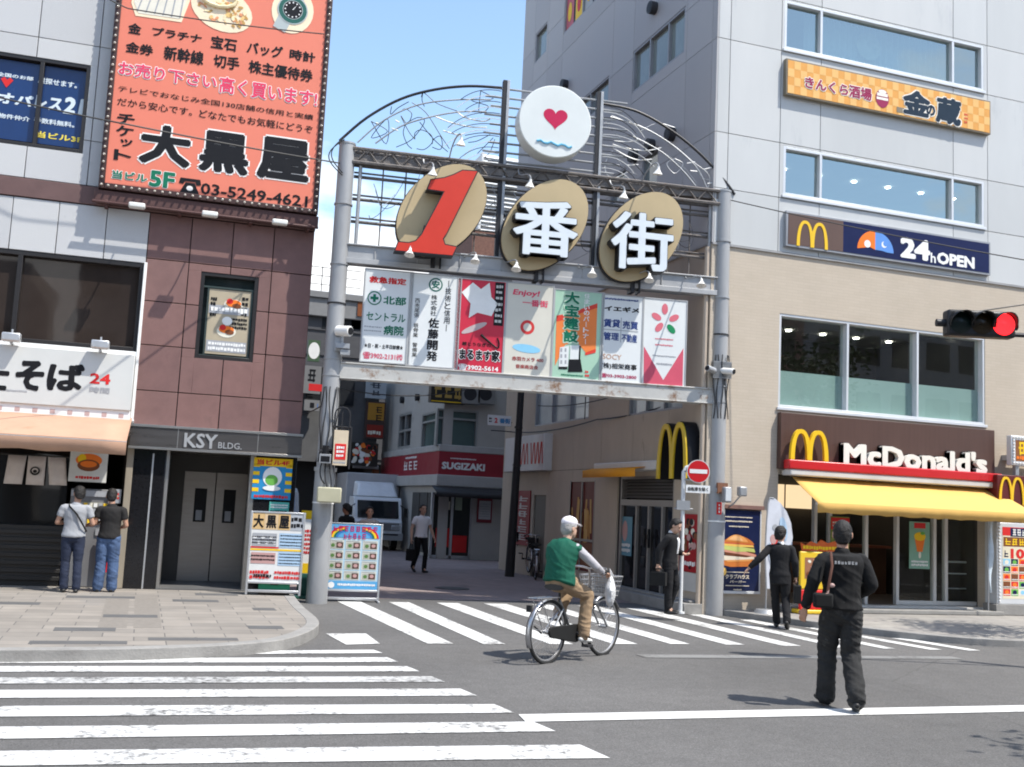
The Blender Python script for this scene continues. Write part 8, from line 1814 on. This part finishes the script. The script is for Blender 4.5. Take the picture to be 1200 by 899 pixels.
mb = MB(M); w_ = J['wr'][-1]; mb.add([(w_.x-.03, w_.y+.07, w_.z+.02), (w_.x+.05, w_.y+.07, w_.z+.02), (w_.x+.05, w_.y+.13, w_.z+.12), (w_.x-.03, w_.y+.13, w_.z+.12), (w_.x-.03, w_.y+.08, w_.z+.015), (w_.x+.05, w_.y+.08, w_.z+.015), (w_.x+.05, w_.y+.14, w_.z+.115), (w_.x-.03, w_.y+.14, w_.z+.115)], [(0, 1, 2, 3), (4, 7, 6, 5), (0, 4, 5, 1), (1, 5, 6, 2), (2, 6, 7, 3), (3, 7, 4, 0)])
mb.build('telephone', BLACK, label='dark telephone in the hand of the man beside the no entry sign', cat='telephone')
# businessman walking towards the restaurant, left arm out
p = gnd(913, 736, .006)
r, J = person('man in black suit seen from behind walking on the crosswalk with his left arm out', (p.x, p.y, .006), -.55, 1.57, dict(look=-.5, knL=(-.07, .1, .5), anL=(-.04, .14, .1), knR=(.1, .02, .5), anR=(.12, -.2, .15), ftR=(.1, .8, -.5), pelvis=(0, 0, .91), neck=(0, .03, 1.43), elL=(-.34, -.1, 1.19), wrL=(-.53, -.12, 1.0), elR=(.25, -.02, 1.13), wrR=(.27, .08, .87), curl={-1: .4, 1: .9}), dict(top=SUIT, topname='jacket', trousers=SUIT, sleeve='long', hem=-.3, ease=.024, leg=.012, collar=SHW, shoes=SHOE, hair='full', fold=.005, seed=14, skin=SKIN2))
M = WM[r.name] @ Matrix.Scale(J['S'], 4); w_ = J['wr'][1]
mb = MB(M); x, y, z = w_.x+.03, w_.y+.03, w_.z-.13; mb.box(x-.06, x+.06, y-.21, y+.21, z-.3, z); mb.tube(bez([(x, y-.09, z), (x, y-.07, z+.08), (x, y+.07, z+.08), (x, y+.09, z)], 8), .011); mb.build('briefcase', BAGB, bevel=.02, label='black soft briefcase held by the businessman on the crosswalk', cat='briefcase')
# man in black in front, seen from behind
p = gnd(985, 831, .0)
r, J = person('large man in black sweatshirt and washed black jeans crossing the stop line', (p.x, p.y, .006), -.33-.05, 1.70, dict(head=(.01, .04, 1.605), look=-.25, nod=.05, knR=(.095, .03, .5), anR=(.09, -.2, .12), knL=(-.09, .16, .52), anL=(-.1, .16, .1), ftL=(-.25, 1, .1), ftR=(.25, .9, -.28), pelvis=(.0, 0, .91), twist=.08, shw=.185, elL=(-.29, -.07, 1.16), wrL=(-.34, -.0, .9), elR=(.28, .0, 1.15), wrR=(.2, .22, 1.02), curl={-1: .55, 1: .5}, hnL=(.6, .8, 0)), dict(top=SWEAT, trousers=GJEAN, sleeve='long', hem=-.02, ease=.022, bulk=.018, leg=.026, shoes=SHOE, hair='crop', fold=.012, tfold=.015, seed=21), vox=.007)
extra(r, J, 'shirt_lettering', flat('print_white', (.6, .6, .6)), lambda mb: [mb.strokes((-.12, .1, 1.335, 1.365), -.168, 7, 5)])
extra(r, J, 'shoe_sole', SHOEW, lambda mb: [mb.tube([(.1+.0, -.12, .03), (.13, .0, .022), (.16, .1, .03)], .012, 6)])
M = WM[r.name] @ Matrix.Scale(J['S'], 4)
B_ = thing('shoulder_bag', 'small black shoulder bag with a brown strap on the man in black sweatshirt', 'bag', M, (-.26, -.12, .95))
mb = MB(M); mb.box(-.31, -.14, -.23, -.15, .93, 1.06); mb.build('bag_body', BAGB, B_, bevel=.02)
mb = MB(M); mb.tube([(-.19, -.2, 1.06), (-.17, -.205, 1.2), (-.15, -.195, 1.3), (-.15, -.14, 1.42)], .012, 6); mb.build('bag_strap', pm('strap_brown', (.14, .06, .04), .6), B_); mb = MB(M); mb.tube([(-.2, -.215, 1.06), (-.2, -.21, .98), (-.18, -.2, 1.12)], .01, 6); mb.ell((-.15, -.2, 1.13), (.025, .012, .02), 8, 6); mb.build('bag_fitting', pm('strap_pink', (.45, .3, .27), .5), B_)

# ---------------------------------------------------------------- bicycles
CHR = pm('bike_silver', (.45, .45, .46), .3, .85, var=.05); BKF = pm('bike_frame', (.28, .29, .3), .35, .6, var=.06); WIRE = pm('basket_wire', (.4, .4, .4), .4, .7, var=.05)
def make_bike(label, at, rz, frame_mat, basket_mat, group=None, wire=True, tilt=0.):
    o = thing('bicycle', label, 'bicycle', IDN, at, rz, group)
    M = WM[o.name]; R = .325; fx = 1.1           # x ahead; rear wheel at 0, front at fx
    rear, front = V((0, 0, R)), V((fx, 0, R)); bb = V((.45, 0, .29)); seat = V((.2, 0, .755)); head0, head1 = V((.86, 0, .62)), V((.80, 0, .86))
    for c in (rear, front):
        mb = MB(M); P_ = [(c.x+R*math.cos(t), 0, c.z+R*math.sin(t)) for t in [2*math.pi*i/40 for i in range(40)]]; mb.tube(P_, .02, 8, True); wl_ = mb.build('wheel', RUB, o)
        mb = MB(M); P_ = [(c.x+(R-.025)*math.cos(t), 0, c.z+(R-.025)*math.sin(t)) for t in [2*math.pi*i/40 for i in range(40)]]; mb.tube(P_, .012, 6, True); mb.build('rim', CHR, wl_)
        mb = MB(M)
        for i in range(32): t = 2*math.pi*i/32; q = t+(.5 if i % 2 else -.5); mb.tube([(c.x+.025*math.cos(q), .025*(1 if i % 4 < 2 else -1), c.z+.025*math.sin(q)), (c.x+(R-.03)*math.cos(t), 0, c.z+(R-.03)*math.sin(t))], .0014, 3)
        mb.cyl(c+V((0, -.05, 0)), c+V((0, .05, 0)), .025, n=10); mb.build('spokes', CHR, wl_)
        mb = MB(M); a0, a1 = (.2, 3.6) if c is rear else (.5, 2.9)
        v = []; K = 24
        for i in range(K+1): t = a0+(a1-a0)*i/K; v += [(c.x+(R+.03)*math.cos(t), s*.03, c.z+(R+.03-abs(s)*.012)*math.sin(t)) for s in (-1, 0, 1)]
        mb.add(v, [(i*3+j, i*3+j+1, i*3+4+j, i*3+3+j) for i in range(K) for j in (0, 1)]); mb.build('mudguard', CHR, o).modifiers.new('thickness', 'SOLIDIFY').thickness = .003
    mb = MB(M)
    mb.tube(bez([head0+V((0, 0, .02)), (.7, 0, .34), bb+V((.12, 0, .03)), bb], 10), .02, 8); mb.tube([bb, seat-V((0, 0, .1))], .017, 8); mb.tube([head0, head1-V((0, 0, .08))], .021, 10)
    for s in (-1, 1):
        mb.tube([bb+V((0, .03*s, 0)), rear+V((0, .055*s, 0))], .011, 6); mb.tube([seat+V((.05, .02*s, -.2)), rear+V((0, .055*s, 0))], .009, 6)
        mb.tube([head0+V((0, .05*s, -.02)), head0+V((.09, .05*s, -.12)), front+V((0, .055*s, 0))], .012, 8)
    mb.box(.83, .9, -.055, .055, .59, .62); mb.build('frame', frame_mat, o)
    mb = MB(M); mb.tube([head1-V((0, 0, .1)), head1+V((-.03, 0, .12))], .013, 8)
    for s in (-1, 1): mb.tube(bez([head1+V((-.03, 0, .12)), head1+V((.05, .16*s, .15)), head1+V((.02, .27*s, .14)), head1+V((-.18, .27*s, .1))], 10), .012, 8)
    mb.build('handlebar', CHR, o)
    for s in (-1, 1): mb = MB(M); mb.tube([head1+V((-.08, .268*s, .117)), head1+V((-.2, .27*s, .095))], .017, 8); mb.tube([head1+V((-.02, .25*s, .12)), head1+V((-.14, .29*s, .08))], .006, 6); mb.build('grip', RUB, o)
    mb = MB(M); mb.tube([seat-V((0, 0, .12)), seat], .013, 8); vs = []
    for i in range(9):
        t = i/8; x = seat.x-.13+.27*t; w = .1*(1-t)**.8+.022; vs += [(x, w*math.cos(a), seat.z+.02+.035*math.sin(a)+.02*(1-t)) for a in [2*math.pi*k/10 for k in range(10)]]
    mb.add(vs, [(i*10+k, i*10+(k+1) % 10, (i+1)*10+(k+1) % 10, (i+1)*10+k) for i in range(8) for k in range(10)]+[tuple(range(9, -1, -1)), tuple(range(80, 90))]); mb.build('saddle', pm('saddle_black', (.02, .02, .02), .5), o)
    mb = MB(M)       # basket
    c = V((1.02, 0, .72)); tp = [(.16, .19), (.13, .155)]; 
    def loop(z, a, b): return [(c.x+x*a, y*b, z) for x, y in ((1, 1), (1, -1), (-1, -1), (-1, 1))]
    if wire:
        for i in range(5): q = i/4; mb.tube([V(p_) for p_ in loop(.68+.22*q, .12+.035*q, .155+.04*q)], .005 if i < 4 else .008, 5, True)
        for k in range(28):
            t = k/28; idx = int(t*4); f = t*4-idx; c0, c1 = loop(.68, .12, .155), loop(.9, .155, .195); A_ = V(c0[idx]).lerp(V(c0[(idx+1) % 4]), f); B__ = V(c1[idx]).lerp(V(c1[(idx+1) % 4]), f); mb.tube([A_, B__], .003, 4)
        for k in range(7): x = c.x-.11+.036*k; mb.tube([(x, -.15, .68), (x, .15, .68)], .003, 4)
    else:
        lo, hi = loop(.68, .12, .155), loop(.92, .155, .195); mb.add(lo+hi, [(3, 2, 1, 0), (0, 1, 5, 4), (1, 2, 6, 5), (2, 3, 7, 6), (3, 0, 4, 7), (4, 5, 6, 7)])
    mb.build('basket', basket_mat, o)
    mb = MB(M)       # carrier, chain case, stand, lamp
    for s in (-1, 1): mb.tube([(.12, .06*s, .69), (-.3, .06*s, .69), (-.3, .06*s, .69)], .007, 6); mb.tube([(-.22, .06*s, .69), rear+V((0, .06*s, 0))], .006, 6)
    for k in range(5): mb.tube([(-.28+.08*k, -.06, .69), (-.28+.08*k, .06, .69)], .005, 5)
    mb.build('carrier', CHR, o)
    mb = MB(M); P_ = []
    for i in range(12): t = math.pi/2+math.pi*i/11; P_.append((rear.x+.06*math.cos(t), rear.z+.06*math.sin(t)))
    for i in range(12): t = -math.pi/2+math.pi*i/11; P_.append((bb.x+.1*math.cos(t), bb.z+.1*math.sin(t)))
    mb.prism(P_, -.075, -.045); mb.build('chain_case', pm('chain_case_black', (.005, .005, .005), .8), o, bevel=.008)
    mb = MB(M); mb.cyl(bb+V((0, -.1, 0)), bb+V((0, .1, 0)), .02, n=10); mb.tube([bb+V((0, -.095, 0)), bb+V((.1, -.1, -.13))], .011, 6); mb.tube([bb+V((0, .095, 0)), bb+V((-.1, .1, .13))], .011, 6); mb.box(bb.x+.05, bb.x+.15, -.2, -.11, bb.z-.145, bb.z-.12); mb.box(bb.x-.15, bb.x-.05, .11, .2, bb.z+.12, bb.z+.145); mb.build('pedals', BLKST, o)
    mb = MB(M); mb.tube([(0, .08, .3), (-.12, .09, .38)], .01, 6); mb.cyl((.96, .09, .6), (1.04, .09, .6), .035, .045, n=12); mb.box(-.36, -.33, -.03, .03, .55, .62); mb.build('fittings', RUB, o)
    return o
a = gnd(640, 777, .004); b_ = gnd(700.5, 768, .004); hd_ = math.atan2(b_.y-a.y, b_.x-a.x)
bike = make_bike('silver city bicycle with wire basket ridden by the man in the green vest', (a.x, a.y, .006), hd_, BKF, WIRE)
# rider: person faces +y, so turn by heading-90 degrees; seat is .2 m ahead of the rear hub
ux = V((math.cos(hd_), math.sin(hd_), 0))
rp = V((a.x, a.y, 0))+ux*.2
r, J = person('old man in green vest, white cap and tan trousers riding a bicycle', (rp.x, rp.y, .006), hd_-math.pi/2, 1.60, dict(pelvis=(0, -.02, .965), neck=(0, .09, 1.43), head=(.0, .145, 1.59), look=-.25, nod=.05, hunch=.05, elL=(-.33, .28, 1.13), wrL=(-.27, .55, 1.06), elR=(.33, .28, 1.15), wrR=(.27, .55, 1.06), hdL=(0, .9, -.1), hdR=(0, .9, -.1), hnL=(0, -.2, -1), hnR=(0, -.2, -1), curl={-1: .95, 1: .95}, knR=(.13, .42, .79), anR=(.13, .36, .31), knL=(-.13, .45, .92), anL=(-.13, .2, .56), ftL=(0, 1, -.1), ftR=(0, 1, -.15)), dict(top=VEST, topname='vest', under=SHGREY, sleeve='none', trousers=CHINO, hem=-.07, ease=.03, bulk=.03, leg=.02, shoes=SHOEW, hair='crop', haircol=pm('hair_grey', (.3, .29, .28), .7), cap=CAPW, fold=.014, tfold=.013, seed=31, skin=SKIN2), vox=.0075)
M = WM[bike.name]; mb = MB(M); mb.ell((.8, -.27, .75), (.085, .05, .17), 18, 16); mb.v = [V((.8+(q.x-.8)*(1-.9*max(0, (q.z-.78)/.16)**1.3), q.y, q.z))+V((1, .6, .3))*.035*noise.noise(V((q.x*14, q.y*14, q.z*9))) if q.z < 1 else q for q in [M.inverted() @ (M @ w__) for w__ in mb.v]]; mb.tube([(.8, -.27, .92), (.76, -.27, 1.0), (.84, -.27, .92)], .012, 6)
o = mb.build('plastic_bag', pm('bag_white', (.6, .6, .6), .6, var=.15, scale=8, bump=.5), label='white plastic bag hanging from the bicycle handlebar', cat='bag')
# parked bicycles by the dark post
p = gnd(606, 677, .0)
b2 = make_bike('parked bicycle with a solid black basket beside the dark post', (p.x+.2, p.y-.9, .1), 1.25, BLKST, pm('basket_black', (.015, .015, .016), .6), 'bicycles parked by the dark post', wire=False)
b2.location = (p.x+.25, p.y-.55, .005)
b3 = dup(b2, (p.x+.5, p.y+.6, .1), 1.4, 'parked bicycle half hidden behind the dark post, behind the one with a black basket')
# ---------------------------------------------------------------- signal, wires, tree, houses across the road
FSg = frame((9.4, 9.6, 0), -.33)
S = thing('traffic_light', 'black horizontal traffic light with the red lamp lit hanging at the right edge', 'traffic light', FSg, (2.6, 0, 0))
r = rect(FSg, 1111, 366, 1191, 393, 0)
cz = (uv(FSg, 1111, 377)[1]+uv(FSg, 1191, 381)[1])/2; h_ = .155
q0 = (r[0], r[1]); sp_ = (q0[1]-q0[0])
mb = MB(FSg); mb.box(q0[0], q0[1], 0, .18, cz-h_, cz+h_); mb.build('housing', pm('signal_black', (.015, .015, .016), .45, var=.15), S, bevel=.03)
for i, c_ in enumerate((pm('lens_green', (.004, .012, .012), .3), pm('lens_amber', (.02, .012, .004), .3), pm('lens_red', (.7, .02, .02), .3, var=.05, scale=60, emit=((1, .015, .02), 1.6)))):
    u = q0[0]+sp_*(.185+.315*i); mb = MB(FSg); mb.lathe([(0, -.03), (.08, -.02), (.13, 0)], (u, -.005, cz), (0, 1, 0), 24); mb.build('lens', c_, S)
    mb = MB(FSg); v = []; K = 16
    for k in range(K+1):
        t = -.25+(math.pi+.5)*k/K; L = .17*(.35+.65*max(0, math.sin(t)))
        v += [(u+.14*math.cos(t), 0, cz+.14*math.sin(t)), (u+.14*math.cos(t), -L, cz+.14*math.sin(t)-.02)]
    mb.add(v, [(k*2, k*2+2, k*2+3, k*2+1) for k in range(K)]); mb.build('visor', MATS['signal_black'], S).modifiers.new('thickness', 'SOLIDIFY').thickness = .004
mb = MB(FSg); mb.cyl((q0[0]-.1, .09, cz), (q0[0], .09, cz), .045, n=12); mb.cyl((q0[1], .09, cz), (q0[1]+.05, .09, cz), .05, n=12); mb.tube([(q0[1]-.3, .09, cz-.1), (q0[1]+2.6, .09, cz-.1)], .028, 8); mb.tube([(q0[1]-.5, .09, cz+.14), (q0[1]+2.6, .09, cz+.75)], .008, 5)
mb.build('arm', BLKST, S); mb = MB(FSg); mb.cyl((q0[1]+2.6, .09, 0), (q0[1]+2.6, .09, cz+1), .09, .07, 18); mb.build('pole', POLE, S)
CB = pm('cable_black', (.03, .03, .03), .6, var=0)
def cable(pts, rad=.011, sag=.0, label='', n=14):
    P_ = []
    for i in range(len(pts)-1):
        a, b = V(pts[i]), V(pts[i+1])
        for k in range(n): t = k/n; P_.append(a.lerp(b, t)-V((0, 0, 4*sag*t*(1-t))))
    P_.append(V(pts[-1])); mb = MB(); mb.tube(P_, rad, 5); return mb.build('overhead_cable', CB, label=label, cat='cable', group='overhead cables')
w = lambda F, x, y, d: F @ V((uv(F, x, y, d)[0], d, uv(F, x, y, d)[1]))
pl = FG @ V((0, 0, 7.35)); pr = FG @ V((UR_, 0, 7.2))
cable([w(FL, -60, 100, -2.2), w(FL, 150, 146, -2.2), pl-V((0, 0, .25))], .012, .02, 'black cable crossing the blue window and the billboard to the left pole top')
cable([pr, w(FR, 1260, 315, -3.5)], .01, .05, 'thin cable from the right pole top across the white wall to the right')
cable([w(FL, 100, -20, -1.2), w(FL, 150, 10, -1.2), w(FL, 380, 40, -1.2)], .01, .03, 'thin cable near the top of the photo behind the billboard corner')
a = FG @ V((UR_, 0, 4.3)); cable([a, FS @ V((-3, -.1, 4.0)), FS @ V((-8, -.1, 4.1))], .012, .1, 'dark cable drooping along the side wall from the right pole')
cable([FG @ V((UR_, 0, 3.9)), FS @ V((-4.5, -.08, 3.55)), FS @ V((-10.4, -.1, 3.6))], .014, .12, 'lower dark cable drooping along the side wall under the gate beam')
cable([FS @ V((-5.2, -.06, 6.2)), FS @ V((-5.2, -.06, 3.6))], .012, 0, 'vertical dark cable running down the side wall')
cable([FG @ V((UR_, 0, 5.0)), V((11.5, 31, 4.6))], .012, .3, 'dark cable from the right pole to the dark post end of the lane')
cable([FG @ V((0, 0, 3.2)), V((4.5, 40, 5.2))], .012, .4, 'dark cable from the left pole into the lane')
cable([V((8.5, 24.1, 6.2)), V((7.5, 38, 5.8))], .012, .3, 'dark cable from the dark post along the lane')
cable([V((8.5, 24.1, 5.0)), FG @ V((0.1, 0, 3.4))], .01, .35, 'dark cable crossing the lane from the dark post to the left pole')
# loose cable loops on the poles
for (u, z0, z1, lb) in ((0, 2.2, 3.4, 'bundle of dark cables down the left pole above the junction box'), (UR_, 3.3, 4.4, 'bundle of dark cables on the right pole by the cameras'), (0, 6.9, 7.5, 'loop of cable at the top of the left pole')):
    mb = MB(FG); rr = random.Random(int(z0*10))
    for k in range(5):
        P_ = [(u+.14*math.sin((k-2)*.55)+.02*math.sin(t*1.3+k*2), -.165+.03*abs(k-2)-.01*math.sin(t+k), z0+(z1-z0)*t/6) for t in [i*.5 for i in range(13)]]
        if z0 > 6 and k > 1: continue
        if z0 > 6: P_ = [(u-.05-.2*math.sin(t*.52)*(1+.2*k), -.15, z0+(z1-z0)*t/6-.04*k) for t in [i*.5 for i in range(13)]]
        mb.tube(P_, .01, 5)
    mb.build('pole_cables', CB, label=lb, cat='cable')
# street tree just outside the frame on the right: throws the dappled shade on the pavement
LEAF = [pm('leaf_a', (.05, .1, .025), .6, var=.3, scale=3), pm('leaf_b', (.035, .075, .02), .6, var=.3, scale=3)]
def tree(x, y, h, R, seed, label):
    rr = random.Random(seed); o = thing('street_tree', label, 'tree', IDN, (x, y, .1))
    mb = MB(); mb.tube([(x, y, .1), (x+.05, y, h*.3), (x-.03, y+.05, h*.6), (x, y, h*.85)], [.14, .11, .08, .04], 10)
    lim = []
    for i in range(9):
        a = i*2.4; b0_ = V((x, y, h*(.38+.05*i))); e_ = b0_+V((math.cos(a)*R*.75, math.sin(a)*R*.75, R*.5)); mb.tube([b0_, b0_.lerp(e_, .5)+V((0, 0, .1)), e_], [.05, .03, .012], 6); lim.append(e_)
    mb.build('trunk', pm('bark', (.1, .08, .06), .9, var=.3, bump=.6), o)
    mb = MB()
    for k in range(2200):
        c = rr.choice(lim)+V((rr.gauss(0, R*.28), rr.gauss(0, R*.28), rr.gauss(0, R*.22))) if rr.random() < .75 else V((x, y, h*.8))+V((rr.gauss(0, R*.4), rr.gauss(0, R*.4), rr.gauss(0, R*.3)))
        a = V((rr.uniform(-1, 1), rr.uniform(-1, 1), rr.uniform(-.6, .6))).normalized(); b = a.orthogonal().normalized(); q = rr.uniform(.05, .1)
        mb.use(LEAF[k % 2]).add([c-a*q, c+b*q*.5, c+a*q, c-b*q*.5], [(0, 1, 2, 3)])
    mb.build('crown', LEAF[0], o, smooth=False)
tree(14.3, 11.6, 6.3, 1.05, 5, 'small leafy street tree on the right pavement')
tree(9.2, 3.9, 6.2, .9, 9, 'small leafy street tree on the near pavement, right of the camera')
# houses across the road, seen only as reflections in the glass
for i, (x, wd, h, c_) in enumerate(((-14, 13, 11, (.4, .38, .35)), (0, 11, 15, (.3, .28, .27)), (12, 12, 9, (.5, .49, .46)), (25, 12, 17, (.35, .2, .17)), (38, 14, 12, (.45, .45, .47)))):
    m_ = pm('house_wall_%s' % 'abcde'[i], c_, .8, var=.1); Fq = frame((x, -13, 0), math.pi)
    o = thing('road_house', ['pale house', 'tall grey house', 'low cream house', 'tall red brown house', 'blue grey house'][i]+' across the road behind the camera', 'building', Fq, (0, 0, 0))
    mb = MB(Fq); mb.box(-wd/2, wd/2, 0, 8, 0, h); mb.build('wall', m_, o); mb = MB(Fq)
    for z in range(1, int(h/3)):
        for k in range(int(wd/2.2)): mb.box(-wd/2+.6+k*2.2, -wd/2+2.1+k*2.2, -.03, .02, z*3+.8, z*3+2.3)
    mb.box(-wd/2+.5, wd/2-.5, -.03, .02, .2, 2.6); mb.build('window', dark_glass('house_glass', (.03, .035, .04), 1.5), o); mb = MB(Fq); mb.box(-wd/2+.3, wd/2-.3, -.3, 0, 2.9, 3.6); mb.build('shop_fascia', [RED, GREEN, WHITE, NAVY, YELLOW][i], o)
